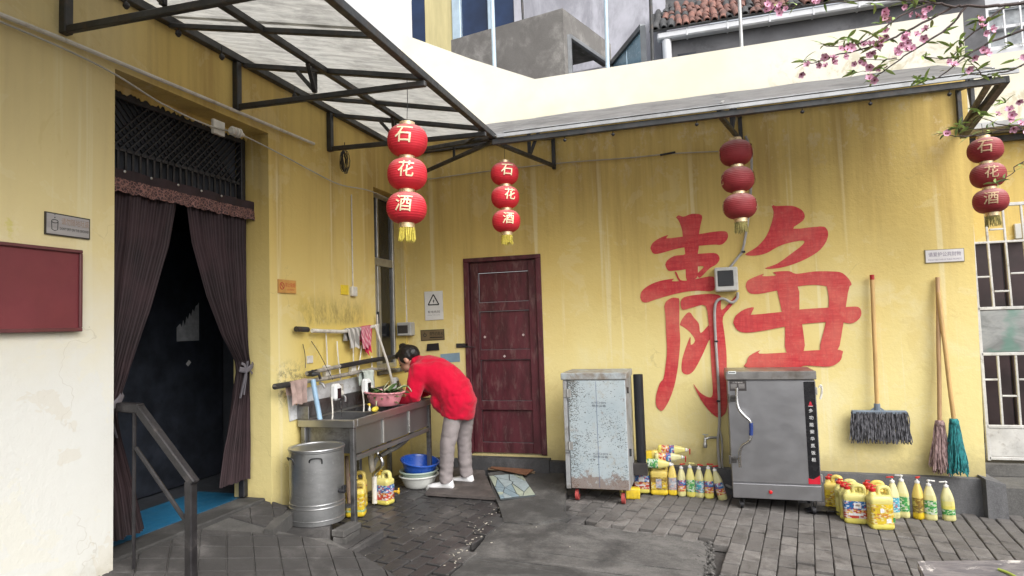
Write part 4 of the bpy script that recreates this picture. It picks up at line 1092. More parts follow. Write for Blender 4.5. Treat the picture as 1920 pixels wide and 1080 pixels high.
sign_left('no_smoking_sign', 'small orange no smoking sign beside the doorway pier', 3.905, 4.115, 1.838, 1.737, 1.838, 1.737, M_ORANGE, mat('orange border', (.45, .24, .08), .5), nosmoke, .003)
# maroon notice board, edge in view
nb = thing('notice_board', 'plain maroon notice board on the near left wall', 'notice board', (-3.0, 1.9, 1.49))
mb = MB(); mb.box((-2.999, 1.3, 1.492), (-2.975, 2.36, 1.882), .004); mb.build('board', mat('maroon board', (.165, .030, .036), .55, var=.10, scale=3, dirt=(.24, .10, .09), dirt_amt=.08), nb)
M_BFR = mat('brown board frame', (.12, .035, .038), .4, var=.15)
for lo, hi in (((-2.974, 1.3, 1.484), (-2.962, 2.366, 1.503)), ((-2.974, 1.3, 1.873), (-2.962, 2.366, 1.890)), ((-2.974, 2.350, 1.5035), (-2.962, 2.366, 1.8725))):
    mb = MB(); mb.box(lo, hi, .003); mb.build('frame_bar', M_BFR, nb)

# ================================================================== SIGNS AND FIXTURES ON THE BACK WALL
XR = (1, 0, 0)
def sign_back(name, label, q, plate, frame, build_print, fw=.005, t=.006, cat='sign'):
    """q: four corners (x,z) tl,tr,br,bl"""
    s = thing(name, label, cat, ((q[0][0] + q[1][0]) / 2, 6.0, q[2][1]))
    mb = MB(); mb.prism(q, 'y', 5.999 - t, 5.999); mb.build('border', frame, s)
    cx = sum(p[0] for p in q) / 4; cz = sum(p[1] for p in q) / 4
    qi = [(p[0] + (fw if p[0] < cx else -fw), p[1] + (fw if p[1] < cz else -fw)) for p in q]
    mb = MB(); mb.prism(qi, 'y', 5.9975 - t, 5.9988 - t); mb.build('plate', plate, s)
    build_print(s, 5.9968 - t, cx, cz, (Vector(q[1]) - Vector(q[0])).length, (Vector(q[0]) - Vector(q[3])).length)
    return s
def pub(s, y, cx, cz, w, h):
    ink = mat('faded violet ink', (.20, .17, .24), .6)
    mb = MB(); text(mb, '请爱护公共财物', (cx, y, cz + .014), w * .82, h * .33, XR, ZU); text(mb, 'PLEASE TAKE CARE OF PUBLIC PROPERTY', (cx, y, cz - .03), w * .84, h * .11, XR, ZU); mb.build('lettering', ink, s)
q = [(1.76, 6, 1.956), (2.042, 6, 1.955), (2.04, 6, 1.845), (1.759, 6, 1.845)]
sign_back('public_property_sign', 'small white lettered sign on the wall above the two string mops', [(p[0], p[2]) for p in q], mat('white sign plate', (.62, .60, .60), .4, var=.06), mat('olive sign border', (.20, .17, .09), .5), pub)
def danger(s, y, cx, cz, w, h):
    c = V(cx - .002, y, cz + .045); r = .070
    tri = [c + V(0, 0, r), c + V(-r * .86, 0, -r * .52), c + V(r * .86, 0, -r * .52)]
    for k in range(3):
        mb = MB(); mb.bar(tri[k], tri[(k + 1) % 3], .0012, .012, up=(0, 0, 1) if k == 1 else (0, 0, 1)); mb.build('triangle_side', M_INK, s)
    mb = MB(); mb.prism([(c.x + .012, c.z + .03), (c.x - .012, c.z - .002), (c.x - .001, c.z - .002), (c.x - .006, c.z - .028), (c.x + .013, c.z + .008), (c.x + .002, c.z + .008)], 'y', y - .0008, y); mb.build('lightning', M_INK, s)
    mb = MB(); text(mb, '有电危险', (cx, y, cz - .065), w * .68, .026, XR, ZU); text(mb, 'Danger! Electricity', (cx, y, cz - .098), w * .68, .008, XR, ZU); mb.build('lettering', M_INK, s)
q = [(-2.796, 6, 1.82), (-2.59, 6, 1.821), (-2.587, 6, 1.524), (-2.791, 6, 1.519)]
sign_back('danger_sign', 'white electrical danger sign with lightning triangle in the corner', [(p[0], p[2]) for p in q], mat('white enamel', (.66, .66, .64), .4, var=.05), mat('sign edge', (.5, .5, .46), .5), danger, .002)
def water(s, y, cx, cz, w, h):
    mb = MB(); text(mb, '请节约用水', (cx + w * .16, y, cz + .012), w * .58, h * .36, XR, ZU); mb.box((cx - .03, y - .0006, cz - .03), (cx + w * .43, y, cz - .02)); mb.build('lettering', M_INK, s)
    c = V(cx - w * .32, y, cz); mb = MB(); mb.tube([c + V(.018 * math.cos(a), 0, .014 * math.sin(a)) for a in [k * math.pi / 6 for k in range(13)]], .003, 4); mb.bar(c + V(0, 0, .012), c + V(0, 0, .032), .005, .002); mb.build('pictogram', M_INK, s)
q = [(-2.849, 6, 1.421), (-2.584, 6, 1.425), (-2.581, 6, 1.315), (-2.845, 6, 1.31)]
sign_back('brass_plaque', 'small brown metal plaque with dark border under the danger sign', [(p[0], p[2]) for p in q], mat('brown metal plaque', (.20, .15, .085), .4, .4, var=.15), M_SIGNFRAME, water, .006)
mb = MB(); q = [(-2.774, 6, 1.276), (-2.653, 6, 1.284), (-2.643, 6, 1.212), (-2.782, 6, 1.204)]; mb.prism([(p[0] + random.uniform(-.004, .004), p[2]) for p in q], 'y', 5.985, 5.999); o = mb.build('black_plate', mat('black rubber plate', (.012, .012, .014), .6)); tag(o, 'small black plate fixed to the wall under the brown plaque', 'plate')
mb = MB(); q = [(-2.633, 6, 1.168), (-2.42, 6, 1.181), (-2.417, 6, 1.089), (-2.623, 6, 1.081)]; mb.prism([(p[0], p[2]) for p in q], 'y', 5.9955, 5.999); o = mb.build('blue_plaque', mat('faded blue plate', (.20, .30, .38), .55, dirt=(.45, .42, .25), dirt_amt=.12)); tag(o, 'blank faded blue plate on the wall beside the door latch', 'plate')
# meter box in the corner with conduit
ME = thing('meter_box', 'grey meter box with two vertical conduits in the wall corner', 'meter box', (-2.95, 5.97, 1.4))
a, b = (-3.075, 5.93, 1.507), (-2.913, 5.93, 1.369)
mb = MB(); mb.box((a[0], 5.90, b[2]), (b[0], 5.998, a[2]), .008); mb.build('box', mat('grey plastic box', (.42, .42, .40), .5, dirt=(.2, .18, .15), dirt_amt=.3), ME)
mb = MB(); mb.box((a[0] + .012, 5.897, b[2] + .025), (b[0] - .035, 5.9015, a[2] - .03), .002); mb.build('cover', mat('smoked cover', (.05, .045, .04), .2), ME)
for dx in (.02, .07):
    mb = MB(); mb.tube([(a[0] + dx + .01, 5.975, a[2] - .002), (a[0] + dx, 5.98, 1.9), (a[0] + dx - .012, 5.98, 2.55)], .014 if dx < .05 else .009); mb.build('conduit', M_WHITEPVC, ME)
# grey electrical box over the painted character, with its conduits
EB = thing('electrical_box', 'grey electrical box with dark window mounted over the painted character', 'electrical box', (.15, 5.95, 1.8))
a, b = (0.0876, 5.9, 1.898), (0.2883, 5.9, 1.683)
M_BOXG = mat('grey plastic housing', (.50, .50, .47), .45, var=.08, dirt=(.3, .28, .24), dirt_amt=.15)
mb = MB(); mb.box((a[0], 5.90, b[2]), (b[0] - .004, 5.997, a[2]), .01); mb.build('housing', M_BOXG, EB)
mb = MB(); mb.box((a[0] + .026, 5.893, b[2] + .045), (b[0] - .042, 5.901, a[2] - .03), .004); mb.build('window', mat('smoked window', (.02, .022, .025), .18), EB)
for w, pts in ((.011, [(0.2114, 5.98, 1.882), (0.2983, 5.98, 1.988), (0.3366, 5.97, 2.042), (0.3821, 5.97, 2.231), (0.421, 5.97, 2.469), (0.4466, 5.97, 2.708), (0.4532, 5.97, 2.925), (0.4158, 5.97, 3.076)]),
               (.012, [(0.2775, 5.97, 1.672), (0.2702, 5.97, 1.615), (0.2235, 5.97, 1.583), (0.1527, 5.97, 1.62), (0.0968, 5.97, 1.598), (0.0738, 5.97, 1.503), (0.0702, 5.97, 1.239), (0.0744, 5.97, 0.8572), (0.0673, 5.97, 0.5257), (0.0445, 5.97, 0.3367), (0.051, 5.96, 0.1044), (0.0812, 5.95, -0.0086), (0.1404, 5.9, -0.0397)]),
               (.008, [(0.0605, 5.97, 0.4784), (0.0807, 5.97, 0.3376), (0.0714, 5.96, 0.1519), (0.1003, 5.95, 0.0155)])):
    mb = MB(); mb.tube(bez(pts, 5), w, 8); mb.build('conduit', mat('grey flexible conduit', (.36, .35, .34), .5), EB, smooth=True)
for p in ((0.0747, 5.97, 1.239), (0.067, 5.97, 0.7054), (0.3451, 5.97, 2.032)):
    mb = MB(); mb.box((p[0] - .016, 5.955, p[2] - .008), (p[0] + .016, 5.995, p[2] + .008), .003); mb.build('clip', M_BLACKWOOD, EB)
# cable along the wall
mb = MB(); pts = [(-2.916, 5.985, 3.051), (-2.73, 5.98, 2.998), (-2.37, 5.98, 3.006), (-1.906, 5.98, 3.014), (-1.246, 5.98, 3.014), (-0.6265, 5.98, 2.993), (-0.2328, 5.98, 2.99), (0.1773, 5.98, 2.964)]
mb.tube(bez(pts, 5), .0065, 6); o = mb.build('wall_cable', mat('dusty cable', (.40, .36, .27), .6), smooth=True); tag(o, 'thin cable strung across the upper back wall between the lanterns', 'cable')
p = (-0.2711, 5.97, 2.987); mb = MB(); mb.tube([(p[0] - .07, 5.975, p[2] + .0), (p[0] + .07, 5.975, p[2] + .012)], .010, 6); mb.build('tape_joint', M_BLACKWOOD, o)
# garden tap on the back wall
TP = thing('wall_tap', 'metal garden tap sticking out of the back wall beside the steamer', 'tap', (-.05, 5.95, .3))
a = Vector((-0.0635, 5.93, 0.3651)); mb = MB(); mb.tube([(a.x + .12, 5.99, a.z + .015), (a.x + .05, 5.95, a.z + .02), a + V(0, 0, .01), a + V(-.002, -.01, -.05)], [.010, .012, .015, .012], 10); mb.build('spout', M_ALU, TP, smooth=True)
mb = MB(); mb.lathe([(.016, 0), (.018, .01), (.018, .035), (.012, .045)], 12, Matrix.Translation(a + V(-.002, -.01, -.065))); mb.build('nozzle', M_ALU, TP, smooth=True)
mb = MB(); mb.bar(a + V(-.02, 0, .05), a + V(.03, 0, .045), .012, .008); mb.tube([a, a + V(0, 0, .05)], .006, 6); mb.build('handle', M_ALU, TP)


# ================================================================== STEEL SINK
M_SS = mat('stainless steel', (.42, .42, .425), .33, .9, var=.05, scale=3, rvar=.03)
M_SSD = mat('dull stained steel', (.24, .24, .245), .40, .8, rvar=.04, var=.12, scale=5, dirt=(.07, .066, .06), dirt_amt=.4, dirt_scale=8)
SK = thing('steel_sink', 'long stainless steel three-basin sink standing against the left wall', 'sink', (-2.75, 4.75, 0))
SX0, SX1, SY0, SY1, SZ = -2.985, -2.50, 4.10, 5.50, .785
mb = MB()
rim = .05
def rimbox(lo, hi): mb.box(lo, hi, .004)
# top deck: rim strips around three basins
mb.box((SX0, SY0, SZ - .055), (SX1, SY0 + .05, SZ), .004); mb.box((SX0, SY1 - .04, SZ - .055), (SX1, SY1, SZ), .004)
mb.box((SX0, SY0 + .05, SZ - .055), (SX0 + .06, SY1 - .04, SZ), .004); mb.box((SX1 - .035, SY0 + .05, SZ - .055), (SX1, SY1 - .04, SZ), .004)
mb.build('rim', M_SS, SK)
divs = [SY0 + .05, 4.57, 5.03, SY1 - .04]
for k in range(3):
    y0, y1 = divs[k] + (.012 if k else 0), divs[k + 1] - (.012 if k < 2 else 0)
    mb = MB(); x0, x1 = SX0 + .06, SX1 - .035; zb = SZ - .25; t = .004
    mb.box((x0, y0, zb), (x1, y1, zb + t)); mb.box((x0, y0, zb + t), (x0 + t, y1, SZ - .006)); mb.box((x1 - t, y0, zb + t), (x1, y1, SZ - .006)); mb.box((x0 + t, y0, zb + t), (x1 - t, y0 + t, SZ - .006)); mb.box((x0 + t, y1 - t, zb + t), (x1 - t, y1, SZ - .006))
    mb.build('basin', M_SSD, SK)
    if k:
        mb = MB(); mb.box((x0, divs[k] - .0115, SZ - .03), (x1, divs[k] + .0115, SZ - .002), .003); mb.build('divider', M_SS, SK)
mb = MB(); mb.box((SX0 + .001, SY0 + .001, SZ + .001), (SX0 + .014, SY1, SZ + .12), .003); mb.box((SX0 + .014, SY0, SZ + .001), (SX0 + .10, SY0 + .012, SZ + .10), .003); mb.build('backsplash', M_SSD, SK)
# front skirt panels under the rim
for k in range(3):
    mb = MB(); mb.box((SX1 - .032, divs[k] + .012, SZ - .255), (SX1 - .026, divs[k + 1] - .012, SZ - .058), .002); mb.build('skirt', M_SS, SK)
for y in (SY0 + .045, 4.57, 5.03, SY1 - .05):
    mb = MB(); mb.box((SX1 - .028, y - .010, SZ - .25), (SX1 - .014, y + .010, SZ - .057), .003); mb.build('seam_strip', mat('bright weld strip', (.52, .52, .5), .35, .8), SK)
for x, y in ((SX1 - .03, SY0 + .03), (SX1 - .03, SY1 - .05), (SX0 + .04, SY0 + .03), (SX0 + .04, SY1 - .05), (SX0 + .10, 4.8)):
    mb = MB(); zb = -.005; mb.box((x - .019, y - .019, zb), (x + .019, y + .019, SZ - .056), .004); mb.build('leg', M_SSD, SK)
mb = MB(); mb.bar((SX1 - .03, SY0 + .05, SZ - .285), (SX1 - .03, SY1 - .07, SZ - .285), .03, .035, bev=.003); mb.build('crossbar', M_SS, SK)
mb = MB(); mb.bar((SX1 - .05, SY0 + .03, .16), (SX0 + .06, SY0 + .03, .16), .03, .025, bev=.003); mb.build('crossbar', M_SSD, SK)
# drain: chrome trap into white pvc pipe and grey hose
p0 = Vector((-2.66, 4.72, 0.4183)); 
mb = MB(); mb.tube(bez([p0 + V(0, 0, .06), p0, p0 + V(.035, 0, -.05), p0 + V(.035, 0, -.10), p0 + V(-.03, 0, -.16), p0 + V(-.035, 0, -.20)], 5), .017, 10); mb.build('trap', mat('chrome', (.6, .6, .6), .18, 1.0, var=.1), SK, smooth=True)
mb = MB(); q = p0 + V(-.035, 0, -.19); mb.tube([q, (q.x - .002, q.y, .01)], .022, 10); mb.build('drain_pipe', M_WHITEPVC, SK, smooth=True)
mb = MB(); mb.tube(bez([(-2.846, 4.95, 0.2058), (-2.835, 5, 0.301), (-2.784, 5.1, 0.3472), (-2.729, 5.2, 0.3763), (-2.654, 5.3, 0.4557), (-2.615, 5.3, 0.5436)], 5), .02, 10); mb.build('drain_hose', mat('grey ribbed hose', (.30, .29, .26), .6, dirt=(.08, .07, .06), dirt_amt=.5), SK, smooth=True)
mb = MB(); mb.tube(bez([p0 + V(-.06, .02, .05), p0 + V(-.075, .02, -.05), p0 + V(-.06, .02, -.16)], 5), .024, 10); mb.build('drain_hose', mat('dirty white hose', (.5, .47, .4), .6, dirt=(.2, .15, .1), dirt_amt=.4), SK, smooth=True)
# rusty pipes under the near end
for pts, r in ((((-2.691, 4.3, 0.4822), (-2.685, 4.3, 0.3008), (-2.675, 4.3, 0.1206)), .016), (((-2.675, 4.35, 0.4601), (-2.676, 4.35, 0.1674)), .010)):
    mb = MB(); mb.tube(list(pts), r, 8); mb.build('supply_pipe', mat('rusty pipe', (.26, .19, .14), .7, dirt=(.10, .05, .03), dirt_amt=.5), SK)

# ================================================================== PIPES, TAPS, HEATERS
M_PIPEG = mat('grey dirty pipe', (.35, .33, .29), .55, dirt=(.12, .10, .08), dirt_amt=.5, dirt_scale=11)
WP = thing('water_pipes', 'white and grey water pipes with black lagging along the wall over the sink', 'pipes', (-2.97, 4.7, .9))
def pipe(pts, r, m, name='pipe', seg=10): 
    mb = MB(); mb.tube(pts, r, seg); return mb.build(name, m, WP, smooth=True)
pipe([(-2.95, 4.251, 1.452), (-2.95, 4.665, 1.435), (-2.95, 5.011, 1.452), (-2.95, 5.261, 1.477)], .016, M_WHITEPVC)
pipe([(-2.95, 4.05, 1.468), (-2.95, 4.196, 1.461)], .021, M_STEEL_DK, 'pipe_end')
pipe([(-2.94, 4.161, 1.127), (-2.94, 4.641, 1.15)], .016, M_PIPEG)
pipe([(-2.94, 4.616, 1.147), (-2.94, 5.172, 1.165), (-2.94, 5.642, 1.172)], .021, M_BLACKWOOD, 'lagged_pipe')
pipe([(-2.92, 3.76, 1.067), (-2.92, 4.033, 1.071), (-2.92, 4.451, 1.069), (-2.92, 5.133, 1.085)], .017, M_PIPEG)
pipe([(-2.92, 3.76, 1.067), (-2.92, 3.97, 1.069)], .021, M_STEEL_DK, 'pipe_end')
pipe([(-2.95, 5.167, 1.083), (-2.95, 5.622, 1.048)], .013, M_PIPEG)
pipe([(-2.93, 5.205, 1.478), (-2.9, 5.235, 1.333), (-2.88, 5.313, 1.155), (-2.86, 5.391, 0.9241)], .012, M_WHITEPVC)
pipe([(-2.96, 5.293, 1.583), (-2.96, 5.304, 1.357)], .008, M_WHITEPVC)
for a, b in (((612, 620), (613, 690)), ((632, 640), (637, 705)), ((660, 640), (664, 690)), ((678, 650), (670, 705)), ((696, 670), (695, 700))):
    pass
for pts in (((-2.97, 4.469, 1.44), (-2.97, 4.479, 1.274), (-2.96, 4.468, 1.145)), ((-2.97, 4.629, 1.356), (-2.95, 4.61, 1.223), (-2.93, 4.613, 1.037)), ((-2.97, 4.88, 1.347), (-2.96, 4.864, 1.115)), ((-2.97, 5.021, 1.304), (-2.95, 4.946, 1.156), (-2.93, 4.873, 1.045)), ((-2.97, 5.197, 1.198), (-2.96, 5.173, 1.043))):
    mb = MB(); mb.tube(bez(pts, 5), .006, 6); mb.build('power_cord', M_WHITEPVC, WP, smooth=True)
for p in ((-2.96, 4.483, 1.122), (-2.96, 4.873, 1.115)):
    mb = MB(); mb.box((-2.999, p[1] - .035, p[2] - .045), (-2.955, p[1] + .035, p[2] + .045), .008); mb.build('socket', M_WHITEPVC, WP)
mb = MB(); p = (-2.99, 4.282, 1.226); mb.box((-2.999, p[1] - .04, p[2] - .03), (-2.99, p[1] + .04, p[2] + .03), .003); mb.build('socket', M_WHITEPVC, WP)
for pts in (((-2.98, 4.175, 1.351), (-2.97, 4.186, 1.269), (-2.95, 4.162, 1.168)), ((-2.98, 4.285, 1.368), (-2.96, 4.368, 1.259), (-2.9, 4.45, 1.052))):
    mb = MB(); mb.tube(bez(pts, 4), .003, 5); mb.build('wire', M_STEEL_DK, WP)
# white tiled splash strip
mb = MB(); a, b, c, d = (-2.985, 3.994, 1.004), (-2.985, 5.246, 1.038), (-2.985, 5.239, 0.8657), (-2.985, 4.021, 0.785)
mb.prism([(a[1], a[2]), (b[1], b[2] - .0), (c[1], c[2]), (d[1], d[2])], 'x', -2.997, -2.988); o = mb.build('splash_strip', mat('dirty white tile strip', (.60, .61, .62), .35, dirt=(.3, .28, .25), dirt_amt=.3, dirt_scale=10)); tag(o, 'dirty white splash strip on the wall behind the sink', 'splashback')
def tap_heater(pos, label, s=1.0):
    """instant electric tap: white body with dark display, swivel spout"""
    t = thing('tap_heater', label, 'tap', pos, 'electric instant taps over the sink')
    p = Vector(pos)
    mb = MB(); mb.box(p + V(-.02, -.042, -.065), p + V(.045, .042, .065), .018); mb.build('body', mat('white glossy plastic', (.72, .73, .74), .25, var=.04), t, smooth=30)
    mb = MB(); mb.box(p + V(.0445, -.026, -.05), p + V(.048, .026, .03), .002); mb.build('display', mat('black display', (.015, .015, .018), .15), t)
    mb = MB(); mb.tube(bez([p + V(.0, .06, -.03), p + V(.02, .10, -.04), p + V(.03, .11, -.06), p + V(.03, .11, -.09)], 5), .011, 10); mb.build('spout', M_SS, t, smooth=True)
    mb = MB(); mb.lathe([(.018, -.03), (.026, -.02), (.026, .02), (.018, .03)], 14, Matrix.Translation(p + V(.0, .085, -.02)) @ Matrix.Rotation(R(90), 4, 'X')); mb.lathe([(.012, 0), (.016, .01), (.014, .035)], 12, Matrix.Translation(p + V(.0, .085, .0))); mb.build('valve', M_WHITEPVC, t, smooth=True)
    mb = MB(); mb.tube(bez([p + V(0, -.04, -.04), p + V(.04, -.09, -.12), p + V(.06, -.13, -.20), p + V(.05, -.16, -.235)], 5), .006, 6); mb.build('cord', M_WHITEPVC, t, smooth=True)
    return t
p = (-2.86, 4.408, 0.9583); tap_heater(p, 'white electric tap with black display nearest the bucket')
p = (-2.86, 4.876, 0.9568); tap_heater(p, 'white electric tap with black display just left of the pink basin')
p = (-2.9, 5.477, 0.9157); tap_heater((p[0], p[1], p[2]), 'white electric tap at the far end behind the pink basin')
for px_, lab in ((((-2.88, 4.541, 1.008), (-2.86, 4.507, 0.9044)), 'a'), (((-2.9, 5.077, 1.027), (-2.88, 5.054, 0.8627)), 'b')):
    mb = MB(); mb.tube([px_[0], px_[1]], .018, 10); mb.build('riser', M_PIPEG, WP, smooth=True)
# running water thread from the near tap
mb = MB(); a = Vector((-2.8, 4.411, 0.8865)); mb.tube([a, a + V(.0, 0, -.06), a + V(0, .002, -.125)], [.006, .004, .0035], 8)
wt = bpy.data.materials.new('water'); wt.use_nodes = True; bs = wt.node_tree.nodes['Principled BSDF']; set_in(bs, 'Transmission Weight', 1.0); bs.inputs['Roughness'].default_value = .05; bs.inputs['IOR'].default_value = 1.33
o = mb.build('water_stream', wt, smooth=True); o['kind'] = 'structure'
# old brass tap with blue hose
BT = thing('old_tap', 'old tarnished tap with a light blue hose hanging into the sink', 'tap', (-2.92, 4.268, 1.056))
p = Vector((-2.9, 4.178, 1.118))
mb = MB(); mb.tube([p + V(-.05, 0, 0), p, p + V(.03, .04, -.0), p + V(.035, .05, -.04)], [.014, .018, .014, .011], 10); mb.bar(p + V(0, -.05, .02), p + V(0, .05, .03), .014, .010); mb.tube([p, p + V(0, 0, .035)], .008, 8); mb.build('tap_body', M_STEEL_DK, BT, smooth=True)
q = Vector((-2.87, 4.272, 1.035)); mb = MB(); mb.tube([q + V(-.03, 0, .01), q, q + V(.01, .01, -.03)], .012, 8); mb.build('spout', M_SS, BT, smooth=True)
mb = MB(); mb.tube(bez([(-2.88, 4.155, 1.079), (-2.86, 4.151, 0.9749), (-2.84, 4.16, 0.8456), (-2.82, 4.155, 0.7586)], 5), .019, 10); mb.build('hose', mat('light blue plastic hose', (.30, .46, .62), .4, var=.08), BT, smooth=True)
# ---- towels on the pipes
def cloth_towel(label, pts_top, drop, mtl, x, seed, back=.6):
    """cloth folded over a pipe between two points (y,z)"""
    t = MB(); (ya, za), (yb, zb) = pts_top
    def fn(u, v):
        y = lerp(ya, yb, u); z = lerp(za, zb, u)
        L = drop * (1 + .18 * noise.noise(V(u * 4, 0, seed)))
        s = (v * (1 + back) - back) * L
        w = 1 - .25 * abs(s) / drop * (1 if s > 0 else .5)
        yy = (ya + yb) / 2 + (y - (ya + yb) / 2) * w + .012 * noise.noise(V(u * 3, v * 2, seed + 7))
        rad = .024
        if abs(s) < rad * 1.2: a = s / rad; return V(x + rad * math.sin(a) , yy, z + rad * math.cos(a))
        sg = 1 if s > 0 else -1
        return V(x + sg * (rad * .95 + .012 * math.sin(u * 14 + seed) * min(1, abs(s) * 10)) + .008 * noise.noise(V(u * 8, s * 9, seed)), yy, z - (abs(s) - rad * .7))
    t.grid(fn, 34, 40)
    o = t.build('towel', mtl, smooth=True, thick=.003); tag(o, label, 'towel', 'cloths hanging over the sink pipes'); return o
def striped(name, a, b, freq):
    m, nt, bs = _new(name); g = N(nt); p = g.pos(); x, y, z = g.sep(p)
    w = g.math('SINE', g.math('MULTIPLY', g.math('ADD', y, g.math('MULTIPLY', z, .35)), freq)); c = g.mix(g.ramp(w, -.2, .4), a, b); g.lk(c, bs.inputs['Base Color']); bs.inputs['Roughness'].default_value = .9
    g.lk(g.bump(g.noise(p, 160, 3), .4, .003), bs.inputs['Normal']); return m
t1, t2 = (-2.95, 4.731, 1.438), (-2.95, 4.938, 1.448); cloth_towel('grey and white checked cloth over the upper white pipe', ((t1[1], t1[2]), (t2[1], t2[2])), .17, striped('grey checked cloth', (.24, .23, .21), (.50, .48, .45), 90), -2.95, 2)
t1, t2 = (-2.95, 4.956, 1.448), (-2.95, 5.114, 1.46); cloth_towel('pink striped cloth over the upper white pipe', ((t1[1], t1[2]), (t2[1], t2[2])), .19, striped('pink striped cloth', (.42, .10, .15), (.55, .28, .30), 300), -2.95, 6)
t1, t2 = (-2.95, 5.02, 1.456), (-2.95, 5.162, 1.464); cloth_towel('bright red cloth corner hanging beside the pink striped cloth', ((t1[1], t1[2]), (t2[1], t2[2])), .24, mat('red rag', (.55, .02, .07), .85, bump=.3), -2.962, 9)
t1, t2 = (-2.92, 3.908, 1.064), (-2.92, 4.111, 1.071); cloth_towel('dirty pinkish rag over the lower grey pipe end', ((t1[1], t1[2]), (t2[1], t2[2])), .17, mat('dirty pink rag', (.36, .26, .23), .9, var=.25, scale=9, bump=.3), -2.92, 12)
p = (-2.86, 4.862, 1.068); t1, t2 = (-2.9, 4.876, 1.054), (-2.9, 5.059, 1.052); cloth_towel('pale green damp cloth draped on the tap by the pink basin', ((t1[1], t1[2] + .01), (t2[1], t2[2] + .01)), .20, mat('pale green cloth', (.45, .50, .46), .85, var=.15, bump=.3), -2.89, 15)

# ================================================================== BASINS
def basin(name, label, base, r0, r1, h, mtl, tilt=(0, 0, 0), group=None, seg=40, lip=.012):
    M_ = Matrix.Translation(base) @ Euler(tilt).to_matrix().to_4x4()
    t = .004
    prof = [(0.0, 0), (r0 * .96, 0), (r0, .004)]
    for k in range(1, 8):
        s = k / 7; prof.append((lerp(r0, r1, s ** .8), .004 + (h - .004) * s))
    prof += [(r1 + lip, h + .001), (r1 + lip + .002, h - .004), (r1 + lip, h + .004), (r1 - .001, h + .005)]
    for k in range(7, -1, -1):
        s = k / 7; prof.append((lerp(r0, r1, s ** .8) - t, .006 + (h - .004) * s))
    prof += [(0.0, .006)]
    mb = MB(); mb.lathe(prof, seg, M_, cap=False)
    o = mb.build(name, mtl, smooth=35, recalc=True); tag(o, label, 'basin', group); return o
M_PINK = mat('pink translucent plastic', (.70, .27, .31), .32, var=.06, scale=3, dirt=(.5, .2, .2), dirt_amt=.1)
pb = Vector((-2.756, 4.95, 0.7456)); pb = V(-2.70, 4.93, .79)
basin('pink_basin', 'pink plastic basin full of greens standing on the sink', pb, .115, .165, .115, M_PINK, (0, R(2), 0))
# leafy greens: many long blades piled in the pink basin
GR = thing('leafy_greens', 'pile of dark leafy vegetables heaped in the pink basin', 'vegetables', pb + V(0, 0, .03))
M_LEAFS = [mat('dark green leaf', (.05, .10, .028), .5, var=.35, scale=20), mat('fresh green leaf', (.10, .17, .05), .5, var=.3, scale=20), mat('pale leaf stem', (.40, .42, .28), .5, var=.2, scale=20)]
def leaf_mesh(L, w, bend, name='leaf'):
    mb = MB(); n = 6; pts = []
    for k in range(n + 1):
        s = k / n; ww = w * math.sin(math.pi * min(.97, .08 + s * .92)) ** .8; z = bend * s * s
        pts += [V(-ww / 2, L * s, -z + .12 * ww), V(0, L * s, -z - .0), V(ww / 2, L * s, -z + .12 * ww)]
    fs = []
    for k in range(n):
        for q in range(2): fs.append((k * 3 + q, k * 3 + q + 1, k * 3 + q + 4, k * 3 + q + 3))
    mb.add(pts, fs); return mb.mesh(name)
lm = [leaf_mesh(.16, .035, .05), leaf_mesh(.13, .045, .03), leaf_mesh(.19, .012, .04)]
for m_, mm in zip(lm, M_LEAFS): m_.materials.append(mm)
rr = random.Random(21)
for k in range(95):
    a = rr.uniform(0, 6.28); rad = rr.uniform(0, .09); w = rr.choice((0, 0, 1, 1, 2))
    part('leaf', lm[w], None, GR, pb + V(rad * math.cos(a), rad * math.sin(a), rr.uniform(.06, .115)), (rr.uniform(-.1, .75), rr.uniform(-.7, .7), rr.uniform(0, 6.28)), smooth=True)
for k in range(3):
    mb = MB(); a = pb + V(.08, .08, .13); mb.tube(bez([a, a + V(.06, .07, .02), a + V(.10, .10 + .02 * k, -.05 - .03 * k)], 4), .004, 5); mb.build('stem', M_LEAFS[2], GR)
# detergent bottle and sponge on the sink edge
p = V(-2.63, 4.55, .79)
SB = thing('soap_pump', 'small white soap pump with yellow head on the sink divider', 'bottle', p)
mb = MB(); mb.lathe([(.012, 0), (.013, .004), (.010, .02), (.006, .03), (.006, .042)], 12, Matrix.Translation(p)); mb.build('bottle', M_WHITEPVC, SB, smooth=True)
mb = MB(); mb.lathe([(.009, .042), (.010, .05), (.006, .056)], 12, Matrix.Translation(p)); mb.bar(p + V(-.004, -.022, .056), p + V(-.004, .014, .058), .012, .008, bev=.003); mb.build('pump_head', mat('yellow plastic', (.66, .46, .04), .4), SB)
mb = MB(); p = V(-2.60, 4.585, .80); mb.lathe([(.008, -.055), (.018, -.045), (.022, 0), (.018, .045), (.008, .055)], 12, Matrix.Translation(p) @ Matrix.Rotation(R(90), 4, 'X') @ Matrix.Rotation(R(12), 4, 'Y')); o = mb.build('sponge', mat('yellow sponge', (.62, .48, .05), .8, bump=.4), smooth=True); tag(o, 'yellow sponge lying on the sink divider', 'sponge')
